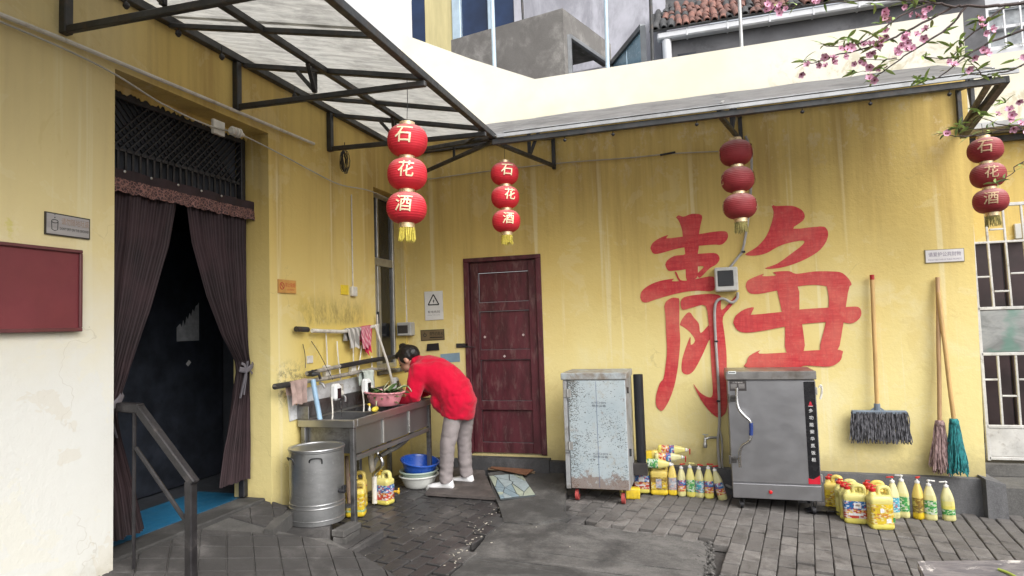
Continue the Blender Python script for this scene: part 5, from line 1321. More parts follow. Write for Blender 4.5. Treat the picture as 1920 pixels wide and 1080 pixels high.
# stacked basins under the sink
g_ = 'plastic basins stacked under the sink'
sb = Vector((-2.6, 5.242, -0.009)); sb = V(sb.x, sb.y + .12, ground_z(sb.x) + .004)
basin('white_basin', 'white plastic basin at the bottom of the stack under the sink', sb, .125, .17, .105, mat('off-white plastic', (.60, .61, .58), .35, var=.05, dirt=(.4, .4, .36), dirt_amt=.15), group=g_)
basin('green_basin', 'pale green plastic basin between the white and blue ones', sb + V(0, 0, .045), .128, .168, .10, mat('pale green plastic', (.36, .44, .37), .35, var=.05), group=g_)
basin('blue_basin', 'blue plastic basin on top of the stack under the sink', sb + V(.0, 0, .115), .125, .168, .12, mat('blue plastic', (.018, .085, .42), .3, var=.06), (R(3), R(9), 0), g_)

# ================================================================== STEEL BUCKET, BRICKS, JUGS UNDER SINK
BK = thing('steel_bucket', 'large lidded stainless steel bucket standing beside the sink', 'bucket', (-2.705, 3.935, .112))
c = V(-2.705, 3.935, .112); r = .188; hb = .51
def bucket_steel():
    m, nt, b = _new('galvanised bucket steel'); g = N(nt); p = g.obj(); x, y, z = g.sep(p)
    n1 = g.noise(g.scale(g.pos(), (3, 3, 9)), 1, 6, .7); sp = g.noise(g.pos(), 26, 8, .8)
    c_ = g.mix(g.ramp(n1, .3, .7), (.34, .345, .35), (.46, .465, .47))
    c_ = g.mix(g.math('MULTIPLY', g.ramp(sp, .56, .64), .45), c_, (.60, .62, .62))
    g.lk(c_, b.inputs['Base Color']); b.inputs['Metallic'].default_value = .85; b.inputs['Roughness'].default_value = .36
    g.lk(g.bump(n1, .1, .004), b.inputs['Normal']); return m
M_BK = bucket_steel()
mb = MB(); mb.lathe([(r - .004, 0), (r, .004), (r, .03), (r + .004, .034), (r, .038), (r, .11), (r + .005, .116), (r, .122), (r, .135), (r + .005, .141), (r, .147), (r, hb - .02), (r + .004, hb - .015), (r + .004, hb - .002), (r - .004, hb)], 56, Matrix.Translation(c)); mb.build('body', M_BK, BK, smooth=35)
mb = MB(); mb.lathe([(r + .006, hb - .006), (r + .009, hb), (r + .007, hb + .007), (r - .015, hb + .006), (r - .02, hb - .002), (.10, hb + .002), (.0, hb + .006)], 56, Matrix.Translation(c)); mb.build('lid', M_BK, BK, smooth=35)
for aa in (-120, -58):
    a = R(aa); mb = MB(); 
    def wp(da, dz, rr_): return c + V((r + rr_) * math.cos(a + da), (r + rr_) * math.sin(a + da), hb - dz)
    mb.tube(bez([wp(-.22, .07, .003), wp(-.2, .055, .012), wp(-.1, .045, .02), wp(.1, .045, .02), wp(.2, .055, .012), wp(.22, .085, .003)], 4), .005, 6); mb.build('handle', M_STEEL_DK, BK, smooth=True)
a = R(-5); mb = MB(); mb.tube([c + V(r * math.cos(a), r * math.sin(a), .215), c + V((r + .05) * math.cos(a), (r + .05) * math.sin(a), .212)], .014, 10); mb.bar(c + V(r + .028, -.02, .235), c + V(r + .028, .02, .235), .018, .03, bev=.004); mb.build('tap', M_BLACKWOOD, BK)
# two bricks propping it
for k, (dz, ang_) in enumerate(((.0, -20), (.047, -28))):
    p = V(-2.47, 3.93, 0); o = thing('brick', ('lower' if k == 0 else 'upper') + ' grey brick of the pair propped beside the steel bucket', 'brick', (p.x, p.y, ground_z(p.x) + dz + .028), 'bricks propping the bucket', local=True, rot=(0, 0, R(ang_ + 25)))
    mb = MB(); mb.box((-.05, -.105, -.022), (.05, .105, .022), .004); mb.build('block', M_CURB, o)


# ================================================================== PERSON at the sink
def ell(mb, c, rad, rot=None, seg=20, rings=12):
    M_ = Matrix.Translation(c) @ (rot.to_matrix().to_4x4() if rot is not None else Matrix.Identity(4))
    prof = [(math.sin(math.pi * k / rings), -math.cos(math.pi * k / rings)) for k in range(rings + 1)]
    prof[0] = (1e-4, -1); prof[-1] = (1e-4, 1)
    mb.lathe(prof, seg, M_ @ Matrix.Diagonal((*rad, 1)))
def rings_along(pts, radii, side, seg=22):
    """elliptical rings along pts; radii (in-plane, side)"""
    out = []; P = [Vector(p) for p in pts]; S = Vector(side).normalized()
    for i, p in enumerate(P):
        t = (P[min(i + 1, len(P) - 1)] - P[max(i - 1, 0)]).normalized(); s = (S - t * S.dot(t)).normalized(); n = t.cross(s)
        a, b = radii[i]
        out.append([p + n * a * math.cos(2 * math.pi * k / seg) + s * b * math.sin(2 * math.pi * k / seg) for k in range(seg)])
    return out
def displace(me, fn, floor=None):
    n = len(me.vertices); co = [v.co.copy() for v in me.vertices]; no = [v.normal.copy() for v in me.vertices]; out = []
    for c, q in zip(co, no):
        p = c + q * fn(c)
        if floor is not None and p.z < floor: p.z = floor + (p.z - floor) * .25
        out += list(p - ORG['person'])
    me.vertices.foreach_set('co', out); me.update()
PE = thing('person', 'person in red fleece jacket and grey trousers bending over the sink', 'person', (-2.25, 5.38, -.02))
SKIN = mat('skin', (.50, .27, .19), .5, var=.08, scale=12)
hipN, hipF = V(-2.205, 5.325, .74), V(-2.175, 5.475, .74)
kneeN, kneeF = V(-2.275, 5.29, .385), V(-2.20, 5.50, .40)
ankN, ankF = V(-2.300, 5.28, .055), V(-2.20, 5.52, .06)
pel = V(-2.19, 5.40, .78); waist = V(-2.28, 5.40, .90); chest = V(-2.43, 5.395, 1.03); shc = V(-2.53, 5.39, 1.09); neck = V(-2.61, 5.385, 1.125); head = Vector((-2.696, 5.385, 1.153))
shN, shF = V(-2.51, 5.225, 1.05), V(-2.53, 5.56, 1.05)
elN, elF = V(-2.555, 5.17, .845), V(-2.62, 5.60, .86)
wrN, wrF = V(-2.735, 5.20, .775), V(-2.78, 5.50, .78)
# --- body: one continuous skin (head, neck, trunk, limbs, hands)
b = MB()
b.loft(rings_along([pel, waist, chest, shc, neck, head + V(.02, 0, -.03)], [(.10, .13), (.095, .125), (.10, .145), (.085, .15), (.05, .052), (.05, .05)], (0, 1, 0)))
for sh, el, wr in ((shN, elN, wrN), (shF, elF, wrF)):
    b.tube([sh, sh.lerp(el, .5), el, el.lerp(wr, .5), wr], [.05, .046, .040, .036, .027], 12)
    d = (wr - el).normalized(); side = V(0, 1, 0) - d * d.y; side.normalize(); up = d.cross(side)
    pc = wr + d * .045 + V(0, 0, -.012)
    ell(b, pc, (.045, .040, .017), Euler((0, R(18), math.atan2(d.y, d.x))))
    for k in range(4):
        o_ = pc + side * (.026 - .017 * k) + d * .03; L = (.034, .040, .037, .029)[k]
        b.tube([o_, o_ + d * L + V(0, 0, -.008), o_ + d * (L + .016) + V(0, 0, -.026), o_ + d * (L + .018) + V(0, 0, -.046)], [.0095, .009, .0085, .007], 8)
    sg = 1 if sh is shN else -1
    o_ = wr + d * .02 + side * .03 * sg
    b.tube([o_, o_ + d * .03 + side * .022 * sg + V(0, 0, -.012), o_ + d * .055 + side * .02 * sg + V(0, 0, -.03)], [.012, .010, .008], 8)
for h_, k_, a_ in ((hipN, kneeN, ankN), (hipF, kneeF, ankF)):
    b.tube([pel.lerp(h_, .7), h_, h_.lerp(k_, .5), k_, k_.lerp(a_, .35), a_], [.08, .078, .068, .052, .052, .036], 14); ell(b, a_ + V(-.04, 0, -.042), (.07, .026, .016))
# head: skull, jaw, nose, lips, ears; looking down to the left
hd = Euler((0, R(-38), 0)); Mh = Matrix.Translation(head) @ hd.to_matrix().to_4x4()
ell(b, Mh @ V(.01, 0, .02), (.096, .076, .10), hd); ell(b, Mh @ V(-.035, 0, -.05), (.058, .055, .060), hd)
ell(b, Mh @ V(-.095, 0, -.025), (.018, .012, .024), hd); ell(b, Mh @ V(-.088, 0, -.075), (.014, .022, .010), hd)
ell(b, Mh @ V(-.082, 0, .012), (.014, .045, .010), hd)
for s in (-1, 1): ell(b, Mh @ V(.012, s * .078, -.015), (.020, .010, .032), hd)
me = remeshed(b, 'body', .0075, 3)
displace(me, lambda c: 0.0)
body = obj('body', me, SKIN, PE, smooth=True)
for s in (-1, 1):
    m_ = MB(); ell(m_, Mh @ V(-.087, s * .032, -.004), (.006, .014, .007), hd, 10, 6); m_.build('eye', M_INK, body, smooth=True)
# --- hair with small bun
h = MB()
ell(h, Mh @ V(.030, 0, .035), (.095, .087, .098), hd); ell(h, Mh @ V(.085, 0, .02), (.055, .07, .075), hd)
ell(h, Mh @ V(-.03, 0, .085), (.06, .065, .035), hd); ell(h, Mh @ V(.035, 0, .135), (.035, .035, .028), hd)
for s in (-1, 1): ell(h, Mh @ V(-.012, s * .066, .02), (.03, .018, .05), hd)
me = remeshed(h, 'hair', .008, 3)
displace(me, lambda c: noise.noise(c * 60) * .004)
obj('hair', me, mat('black hair', (.008, .007, .007), .42, var=.5, scale=60, stretch=(1, 3, 1)), PE, smooth=True)
# --- red fleece jacket
def fleece():
    m, nt, bs = _new('red fleece'); g = N(nt); p = g.pos()
    c = g.mix(g.ramp(g.noise(p, 6, 5, .6), .3, .7), (.48, .005, .030), (.52, .006, .034)); g.lk(c, bs.inputs['Base Color']); bs.inputs['Roughness'].default_value = .95
    set_in(bs, 'Sheen Weight', .15); set_in(bs, 'Specular IOR Level', .1); g.lk(g.bump(g.math('ADD', g.noise(p, 300, 2), g.math('MULTIPLY', g.noise(p, 14, 4, .5), 3.0)), .5, .004), bs.inputs['Normal']); return m
M_FLEECE = fleece()
j = MB()
spine = [V(-2.225, 5.40, .625), V(-2.20, 5.40, .75), V(-2.25, 5.40, .86), V(-2.345, 5.40, .965), V(-2.44, 5.395, 1.035), V(-2.53, 5.39, 1.085), V(-2.60, 5.385, 1.125)]
j.loft(rings_along(spine, [(.155, .18), (.168, .19), (.172, .205), (.165, .215), (.15, .21), (.115, .17), (.072, .075)], (0, 1, 0), 28))
# front of the jacket hanging down from the chest and collar
ell(j, V(-2.46, 5.40, .93), (.11, .17, .10)); ell(j, V(-2.37, 5.40, .78), (.085, .17, .12))
j.tube([V(-2.585, 5.385, 1.115), V(-2.645, 5.385, 1.135)], [.078, .068], 18)
for sh, el, wr in ((shN, elN, wrN), (shF, elF, wrF)):
    j.tube([chest.lerp(sh, .6), sh, sh.lerp(el, .5), el + V(.012, 0, -.004), el.lerp(wr, .5), wr + (wr - el).normalized() * .012], [.11, .098, .088, .080, .066, .052], 18)
me = remeshed(j, 'jacket', .011, 8)
displace(me, lambda c: noise.noise(c * 7) * .005 + noise.noise(V(c.x * 26 + c.z * 18, c.y * 8, c.z * 12 - c.x * 14)) * .007 + noise.noise(c * 34) * .002 - .005 * (1 - min(1, 6 * abs(noise.noise(V(c.x * 5 + c.z * 7, c.y * 3, c.z * 5 - c.x * 6))))) , .585)
jk = obj('jacket', me, M_FLEECE, PE, smooth=True)
for wr, el in ((wrN, elN), (wrF, elF)):
    d = (wr - el).normalized(); m_ = MB(); m_.tube([wr + d * .004, wr + d * .022], [.047, .044], 16); m_.build('cuff', M_FLEECE, jk, smooth=True)
# --- grey trousers
t_ = MB()
t_.loft(rings_along([V(-2.205, 5.40, .84), pel, V(-2.20, 5.40, .66)], [(.12, .14), (.128, .155), (.12, .155)], (0, 1, 0), 26))
for h_, k_, a_, sg in ((hipN, kneeN, ankN, -1), (hipF, kneeF, ankF, 1)):
    t_.tube([h_ + V(0, -.02 * -sg, .02), h_.lerp(k_, .35), h_.lerp(k_, .7), k_, k_.lerp(a_, .35), k_.lerp(a_, .75), a_ + V(.012, 0, .0)], [.088, .087, .080, .072, .068, .065, .063], 20, flat=(1, 1))
me = remeshed(t_, 'trousers', .010, 5)
displace(me, lambda c: noise.noise(V(c.x * 9, c.y * 9, c.z * 30 + 6 * c.x)) * (.003 + .006 * max(0, min(1, (.35 - c.z) / .3))) + noise.noise(V(c.x * 14, c.y * 14, c.z * 4)) * .008 - .004 * (1 - min(1, 5 * abs(noise.noise(V(c.x * 6 + c.z * 4, c.y * 6, c.z * 11))))))
obj('trousers', me, mat('grey brown trousers', (.25, .22, .22), .85, var=.15, scale=8, bump=.4, bscale=220), PE, smooth=True)
# --- white canvas shoes
M_SHOE = mat('white shoe leather', (.70, .70, .71), .5, var=.06, scale=12, dirt=(.45, .44, .42), dirt_amt=.15, dirt_scale=20)
def shoe(ank, yaw):
    s = MB(); z0 = ground_z(ank.x) + .004
    rg = []
    for x, w, zt in ((.065, .024, .05), (.055, .033, .085), (.02, .036, .098), (-.03, .037, .085), (-.08, .041, .062), (-.13, .042, .05), (-.165, .034, .04), (-.185, .015, .028)):
        ring = []
        for k in range(16):
            a = 2 * math.pi * k / 16; ring.append(V(x, w * math.cos(a), max(0, .5 * zt + .5 * zt * math.sin(a)) + .012))
        rg.append(ring)
    M_ = Matrix.Translation((ank.x + .01, ank.y, z0)) @ Matrix.Rotation(yaw, 4, 'Z')
    s.loft([[M_ @ p for p in r_] for r_ in rg]); o = s.build('shoe', M_SHOE, PE, smooth=60)
    s = MB(); out = [(.072, .018), (.06, .036), (.0, .038), (-.06, .043), (-.13, .046), (-.175, .034), (-.195, .012)]
    poly = [(x, w) for x, w in out] + [(x, -w) for x, w in out[::-1]]
    s.prism(poly, 'z', 0, .022); s.v = [M_ @ p for p in s.v]; s.build('sole', mat('white rubber sole', (.62, .62, .60), .6), o)
shoe(ankN, R(4)); shoe(ankF, R(-8))


# ================================================================== PALE BLUE KITCHEN CABINET ON WHEELS
def chipped_paint():
    m, nt, b = _new('chipped pale blue paint'); g = N(nt); p = g.pos(); x, y, z = g.sep(p)
    c = g.mix(g.ramp(g.noise(p, 3, 5), .3, .7), (.33, .395, .43), (.41, .465, .49))
    ch = g.noise(g.scale(p, (.8, .8, 1.3)), 95, 3, .6, .8); dens = g.noise(p, 3.2, 4, .6)
    edge = g.ramp(x, -1.03, -1.13, 0, .10)
    chip = g.ramp(g.math('ADD', g.math('ADD', ch, g.math('MULTIPLY', dens, .5)), edge), .86, .89)
    c = g.mix(chip, c, (.085, .085, .08)); c = g.mix(g.ramp(g.noise(p, 9, 7, .75), .54, .70, 0, .6), c, (.33, .30, .24)); c = g.mix(g.math('MULTIPLY', g.ramp(g.math('ADD', g.noise(p, 14, 6, .75), g.ramp(z, .25, .06, 0, .25)), .60, .70), .7), c, (.16, .085, .05))
    g.lk(c, b.inputs['Base Color']); g.lk(g.ramp(chip, 0, 1, .42, .8), b.inputs['Roughness']); g.lk(g.bump(chip, -.4, .002), b.inputs['Normal']); return m
M_CAB = chipped_paint()
M_CABG = mat('greyed cabinet metal', (.34, .35, .36), .5, .2, var=.2, dirt=(.14, .12, .10), dirt_amt=.35, dirt_scale=9)
fl, fr_ = (-1.206, 5.32, 0.0476), (-0.6719, 5.32, 0.0366)
CX0, CX1, CY0, CY1 = fl[0], fr_[0], 5.32, 5.76
CZ0 = .045; CZ1 = (-0.9022, 5.32, 1.019)[2]
CB = thing('kitchen_cabinet', 'chipped pale blue metal kitchen cabinet on red castors near the door', 'cabinet', ((CX0 + CX1) / 2, 5.54, -.06))
mb = MB(); mb.box((CX0, CY0 + .012, CZ0), (CX1, CY1, CZ1 - .06), .004); mb.build('carcass', M_CABG, CB)
mb = MB(); mb.box((CX0 + .045, CY0 - .008, CZ0 + .005), (CX1 - .003, CY0 + .011, CZ1 - .063), .005); dr = mb.build('door', M_CAB, CB, label='chipped pale blue cabinet door with stencilled lettering')
mb = MB(); mb.box((CX0 - .012, CY0 - .014, CZ1 - .059), (CX1 + .010, CY1 + .01, CZ1), .006); mb.build('top', mat('stained cabinet top', (.36, .40, .42), .5, dirt=(.19, .15, .11), dirt_amt=.55, dirt_scale=6), CB)
mb = MB(); mb.box((CX0 + .002, CY0 - .004, CZ0 + .0), (CX0 + .040, CY0 + .0115, CZ0 + .29), .003); mb.box((CX0 + .002, CY0 - .004, CZ0 + .30), (CX0 + .034, CY0 + .0115, CZ1 - .063), .003); mb.build('jamb_strip', M_CABG, CB)
xm = (CX0 + CX1) / 2 + .02
mb = MB(); mb.box((xm - .001, CY0 - .0095, CZ0 + .02), (xm + .002, CY0 - .0082, CZ1 - .07)); mb.build('seam', mat('blue seam line', (.10, .13, .22), .6), dr)
for z in (CZ0 + .36, CZ1 - .17):
    mb = MB(); mb.box((CX0 + .006, CY0 - .012, z - .035), (CX0 + .074, CY0 - .0085, z + .035), .002); mb.tube([(CX0 + .042, CY0 - .014, z - .036), (CX0 + .042, CY0 - .014, z + .036)], .007, 8); mb.build('hinge', M_ALU, CB)
mb = MB(); text(mb, 'KITCHEN', (xm + .02, CY0 - .0095, CZ0 + .30), .12, .016, XR, ZU); text(mb, '厨房设备', (xm + .02, CY0 - .0095, CZ0 + .275), .12, .02, XR, ZU); text(mb, 'KITCHEN', (xm + .02, CY0 - .0095, CZ1 - .25), .12, .016, XR, ZU); text(mb, '厨房设备', (xm + .02, CY0 - .0095, CZ1 - .275), .12, .02, XR, ZU); mb.build('lettering', mat('faded stencil ink', (.12, .13, .15), .7), dr)
for x, y in ((CX0 + .085, CY0 + .05), (CX1 - .06, CY0 + .05), (CX0 + .085, CY1 - .06), (CX1 - .06, CY1 - .06)):
    gz = ground_z(x); mb = MB(); mb.tube([(x - .014, y, gz + .048), (x + .014, y, gz + .048)], .046, 18); cst = mb.build('castor', mat('red castor rubber', (.36, .055, .05), .6, dirt=(.1, .05, .05), dirt_amt=.3), CB, smooth=35)
    mb = MB(); mb.box((x - .02, y - .015, gz + .05), (x - .015, y + .015, CZ0)); mb.box((x + .015, y - .015, gz + .05), (x + .02, y + .015, CZ0)); mb.build('fork', M_STEEL_DK, cst)
mb = MB(); p = (-0.6318, 5.34, 0.8248); mb.bar((CX1 + .006, 5.40, CZ1 - .18), (CX1 + .006, 5.40, CZ1 - .13), .012, .02); mb.bar((CX1 + .008, 5.40, CZ0 + .27), (CX1 + .008, 5.40, CZ0 + .33), .014, .02); mb.build('catch', M_STEEL_DK, CB)
# black flue pipe with bracket box beside the cabinet
FP = thing('flue_pipe', 'black sheet metal flue pipe standing upright behind the pale blue cabinet', 'pipe', (CX1 + .09, 5.70, .2))
a, b = (-0.6428, 5.7, 0.9711), (-0.6763, 5.7, 0.1929)
mb = MB(); xx = (-0.6007, 5.7, 0.9708)[0]
mb.lathe([(.042, b[2]), (.043, b[2] + .01), (.043, a[2] - .01), (.043, a[2]), (.039, a[2]), (.039, a[2] - .05)], 22, Matrix.Translation((xx - .005, 5.70, 0))); mb.build('tube', mat('black flue metal', (.030, .031, .036), .45, .5, var=.3, scale=5, stretch=(4, 4, .5)), FP, smooth=35)
mb = MB(); mb.box((xx - .075, 5.62, b[2] - .09), (xx + .05, 5.78, b[2] + .012), .004); mb.build('bracket_box', mat('brown black bracket', (.05, .045, .045), .5, .3, var=.3), FP)

# ================================================================== STEAMER CABINET
M_BR = mat('brushed stainless', (.38, .38, .395), .33, .85, var=.08, bump=.12, bscale=5, scale=2, stretch=(1, 1, 1.5), rvar=.05)
M_BRT = mat('brushed stainless top', (.30, .29, .28), .40, .8, var=.15, scale=5, dirt=(.16, .13, .10), dirt_amt=.3)
YS = 5.50
a, b, c_, d_ = (0.1495, 5.5, 0.9384), (0.8161, 5.5, 0.9182), (0.1201, 5.5, 0.0095), (0.7902, 5.5, -0.0369)
TX0, TX1 = (a[0] + c_[0]) / 2, (b[0] + d_[0]) / 2
TZ1 = (0.4951, 5.5, 1.001)[2]; TZ0 = (c_[2] + d_[2]) / 2
ZD = (0.4482, 5.5, 0.1048)[2]; ZT = (0.4917, 5.5, 0.9367)[2]
ST = thing('rice_steamer', 'brushed stainless steel rice steamer cabinet with bent door handle', 'steamer', ((TX0 + TX1) / 2, 5.72, -.12))
mb = MB(); mb.box((TX0 + .006, YS + .012, TZ0 + .004), (TX1 - .006, 5.93, ZT - .003), .004); mb.build('carcass', M_BR, ST)
mb = MB(); mb.box((TX0 - .008, YS - .012, ZT), (TX1 + .006, 5.935, TZ1 + .004), .006); mb.build('top', M_BRT, ST)
mb = MB(); mb.box((TX0 + .004, YS - .006, ZD + .010), (TX1 - .004, YS + .0115, ZT - .012), .004); dr = mb.build('door', M_BR, ST)
mb = MB(); mb.box((TX0 + .004, YS - .004, TZ0), (TX1 - .004, YS + .0115, ZD - .002), .004); mb.build('drawer', M_BR, ST)
# black lettering strip with red corner
sx0, sx1 = (0.7113, 5.49, 0.9365)[0], (0.7925, 5.49, 0.936)[0]
yf = YS - .0066
mb = MB(); mb.box((sx0, yf - .001, ZD + .055), (sx1, yf, ZT - .016)); sp_ = mb.build('black_strip', mat('black gloss film', (.012, .012, .014), .25), dr)
mb = MB(); mb.prism([(sx0 - .004, ZD + .015), (sx1, ZD + .015), (sx1, ZD + .085), (sx0 + .03, ZD + .05), (sx0 - .004, ZD + .06)], 'y', yf - .0022, yf - .0014); mb.build('red_corner', mat('red film', (.50, .012, .03), .35), sp_)
mb = MB()
zz = (0.7329, 5.49, 0.693)[2]; zb = (0.7236, 5.49, 0.3095)[2]; xc = (sx0 + sx1) / 2 + .002
for k, ch in enumerate('多功能豪华蒸饭柜'): text(mb, ch, (xc, yf - .002, lerp(zz, zb, k / 7)), .030, .030, XR, ZU)
mb.build('lettering', mat('white print', (.75, .75, .75), .5), sp_)
mb = MB(); zl = (0.732, 5.49, 0.7474)[2]; mb.prism([(xc - .012, zl - .008), (xc + .012, zl - .008), (xc + .004, zl + .016), (xc - .004, zl + .016)], 'y', yf - .002, yf - .0012); mb.prism([(xc - .017, zl - .016), (xc + .017, zl - .016), (xc + .017, zl - .0115), (xc - .017, zl - .0115)], 'y', yf - .002, yf - .0012); mb.build('emblem', mat('red emblem', (.52, .02, .04), .4), sp_)
mb = MB(); mb.box((xc - .016, yf - .0026, zl - .022), (xc + .016, yf - .0021, zl - .0175)); mb.build('emblem_bar', mat('pale emblem bar', (.6, .5, .5), .5), sp_)
# information plate
ia, ib = (0.1488, 5.49, 0.9307), (0.2845, 5.49, 0.8481)
mb = MB(); mb.box((ia[0] + .006, yf - .001, ib[2]), (ib[0], yf, ia[2]), 0); pl_ = mb.build('info_plate', mat('dark info plate', (.05, .045, .045), .4), dr)
mb = MB(); w_ = ib[0] - ia[0]; cxp = (ia[0] + ib[0]) / 2
text(mb, '注意事项', (cxp, yf - .0018, ia[2] - .014), w_ * .6, .012, XR, ZU)
for k in range(4):
    mb.box((cxp - w_ * .40, yf - .0018, ia[2] - .030 - .010 * k), (cxp - w_ * .04, yf - .0012, ia[2] - .027 - .010 * k)); mb.box((cxp + w_ * .06, yf - .0018, ia[2] - .030 - .010 * k), (cxp + w_ * .40, yf - .0012, ia[2] - .027 - .010 * k))
mb.build('lettering', mat('grey print', (.45, .43, .42), .5), pl_)
mb = MB(); q = (0.1437, 5.48, 1.001); mb.box((q[0] + .004, YS - .0142, q[2] - .014), (q[0] + .066, YS - .0128, q[2] + .008)); mb.build('tag', mat('white tag', (.62, .66, .66), .5), ST)
mb = MB(); mb.box((q[0] + .010, YS - .0152, q[2] - .006), (q[0] + .06, YS - .0146, q[2] + .0)); mb.build('tag_print', M_INK, ST)
# bent tubular handle with blue grip
H = [(0.2102, 5.44, 0.8793), (0.2044, 5.43, 0.7734), (0.2169, 5.42, 0.7066), (0.2542, 5.41, 0.6574), (0.2922, 5.41, 0.6156), (0.297, 5.41, 0.5525), (0.2942, 5.41, 0.4977), (0.2761, 5.41, 0.4552), (0.2266, 5.42, 0.4184), (0.2038, 5.43, 0.3566), (0.2027, 5.44, 0.2444)]
mb = MB(); mb.tube(bez(H, 5), .0115, 12); hd_ = mb.build('handle', mat('polished handle steel', (.55, .55, .56), .22, 1.0, var=.06), ST, smooth=True)
mb = MB(); mb.tube([(0.2996, 5.41, 0.6031), (0.299, 5.41, 0.5525), (0.2946, 5.41, 0.5061)], .015, 12); mb.build('grip', mat('blue grip', (.015, .035, .16), .45), hd_, smooth=True)
for q in ((0.1742, 5.47, 0.7898), (0.1578, 5.47, 0.2959)):
    q = Vector(q); mb = MB(); mb.box((q.x - .032, YS - .028, q.z - .026), (q.x + .022, YS - .007, q.z + .026), .005); mb.tube([(q.x - .030, YS - .03, q.z - .034), (q.x - .030, YS - .03, q.z + .034)], .009, 8); mb.bar((q.x - .01, YS - .034, q.z + .012), (q.x + .045, YS - .05, q.z + .012), .02, .014, bev=.003); mb.build('latch', mat('cast latch metal', (.14, .135, .13), .4, .7, var=.3, scale=30), ST)
q = Vector((0.4242, 5.49, 0.0433)); mb = MB(); mb.lathe([(.014, 0), (.015, .006), (.011, .016), (0.001, .018)], 16, Matrix.Translation((q.x, YS - .004, q.z)) @ Matrix.Rotation(R(90), 4, 'X')); mb.build('indicator_knob', mat('red indicator', (.55, .01, .012), .3), ST, smooth=True)
for z in (ZT - .09, ZD + .06):
    mb = MB(); mb.box((TX1 - .003, YS - .002, z - .03), (TX1 + .008, YS + .02, z + .03), .003); mb.build('hinge', M_ALU, ST)
mb = MB(); q = Vector((0.8326, 5.55, 0.8668)); mb.tube(bez([q, q + V(.012, 0, .02), q + V(.02, 0, -.01), q + V(.012, 0, -.06), q + V(.002, 0, -.09)], 5), .008, 8); mb.build('plug_cord', M_WHITEPVC, ST, smooth=True)
for x, y in ((TX0 + .07, YS + .05), (TX1 - .06, YS + .05), (TX0 + .07, 5.85), (TX1 - .06, 5.85)):
    gz = ground_z(x); r_ = .028; mb = MB(); mb.tube([(x - .012, y, gz + r_), (x + .012, y, gz + r_)], r_, 16); cst = mb.build('castor', M_BLACKWOOD, ST, smooth=35); mb = MB(); mb.box((x - .02, y - .02, gz + r_), (x - .014, y + .02, TZ0 + .003)); mb.box((x + .014, y - .02, gz + r_), (x + .02, y + .02, TZ0 + .003)); mb.build('fork', M_STEEL_DK, cst)
# crumpled black plastic under the steamer corner
mb = MB(); q = Vector((0.8196, 5.596, -0.1287))
mb.grid(lambda u, v: V(q.x + (u - .5) * .26 + .02 * noise.noise(V(u * 5, v * 5, 0)), q.y + (v - .5) * .14, ground_z(q.x) + .016 + .022 * abs(noise.noise(V(u * 6, v * 5, 3))) + .018 * math.sin(u * 3)), 22, 12)
o = mb.build('plastic_scrap', mat('crumpled black plastic', (.02, .02, .023), .35), smooth=True, thick=.002); tag(o, 'crumpled black plastic scrap on the paving by the steamer castor', 'scrap')

# ================================================================== BOTTLES AND JUGS
def plastic(name, col, tr=.25, rough=.35):
    m, nt, b = _new(name); g = N(nt); p = g.pos()
    c = g.mix(g.ramp(g.noise(p, 18, 5, .6), .3, .75), col, tuple(v * .8 for v in col))
    z = g.sep(g.obj())[2]; lv = g.math('MULTIPLY_ADD', g.n('ShaderNodeObjectInfo').outputs['Random'], .14, .06)
    c = g.mix(g.math('MULTIPLY', g.math('GREATER_THAN', z, lv), .22), c, (.66, .64, .50)) if tr > .2 else c
    c = g.mix(g.ramp(g.noise(p, 9, 6, .75), .56, .70, 0, .45), c, (.20, .17, .10)); g.lk(c, b.inputs['Base Color']); b.inputs['Roughness'].default_value = rough
    set_in(b, 'Subsurface Weight', .15); set_in(b, 'Subsurface Radius', (.02, .02, .01)); return m
P_YEL = plastic('yellow jug plastic', (.72, .52, .035)); P_PALE = plastic('pale yellow translucent plastic', (.68, .60, .13)); P_CREAM = plastic('clear cream plastic', (.62, .58, .26)); P_AMBER = plastic('amber plastic', (.62, .44, .02))
P_RED = plastic('red cap plastic', (.50, .02, .02), .1); P_WHITE = plastic('white cap plastic', (.72, .72, .70), .1); P_YCAP = plastic('yellow tap plastic', (.70, .42, .03), .1)
def printed(name, col, acc, acc2, dens=.62):
    """label film with small blocks of print"""
    m, nt, b = _new(name); g = N(nt); p = g.obj()
    vx = g.n('ShaderNodeTexVoronoi'); vx.distance = 'CHEBYCHEV'; g.lk(g.scale(p, (1, 1, 1.7)), vx.inputs['Vector']); vx.inputs['Scale'].default_value = 62
    sp = g.sep(vx.outputs['Color']); c = g.mix(g.ramp(g.noise(p, 30, 3), .3, .7), tuple(v * .75 for v in col), col)
    c = g.mix(g.math('MULTIPLY', g.ramp(sp[0], dens, dens + .05), .85), c, acc); c = g.mix(g.math('MULTIPLY', g.ramp(sp[1], .8, .84), .8), c, acc2)
    g.lk(c, b.inputs['Base Color']); b.inputs['Roughness'].default_value = .35; return m
L_BLUE = printed('blue label', (.02, .13, .36), (.55, .60, .66), (.45, .05, .05)); L_RED = printed('red label', (.50, .06, .04), (.62, .58, .55), (.60, .40, .05)); L_GRN = printed('green label', (.05, .28, .07), (.45, .55, .30), (.60, .62, .58)); L_CYAN = printed('cyan label', (.06, .34, .44), (.55, .62, .65), (.35, .08, .10)); L_WHT = mat('white label print', (.66, .66, .66), .4, var=.15, scale=60); L_YEL = printed('yellow label', (.64, .46, .03), (.60, .56, .30), (.42, .16, .04), .74); L_BRN = printed('brown label', (.27, .17, .03), (.50, .40, .10), (.12, .08, .03)); L_GREY = printed('pale printed label', (.45, .46, .48), (.20, .22, .30), (.50, .30, .25))
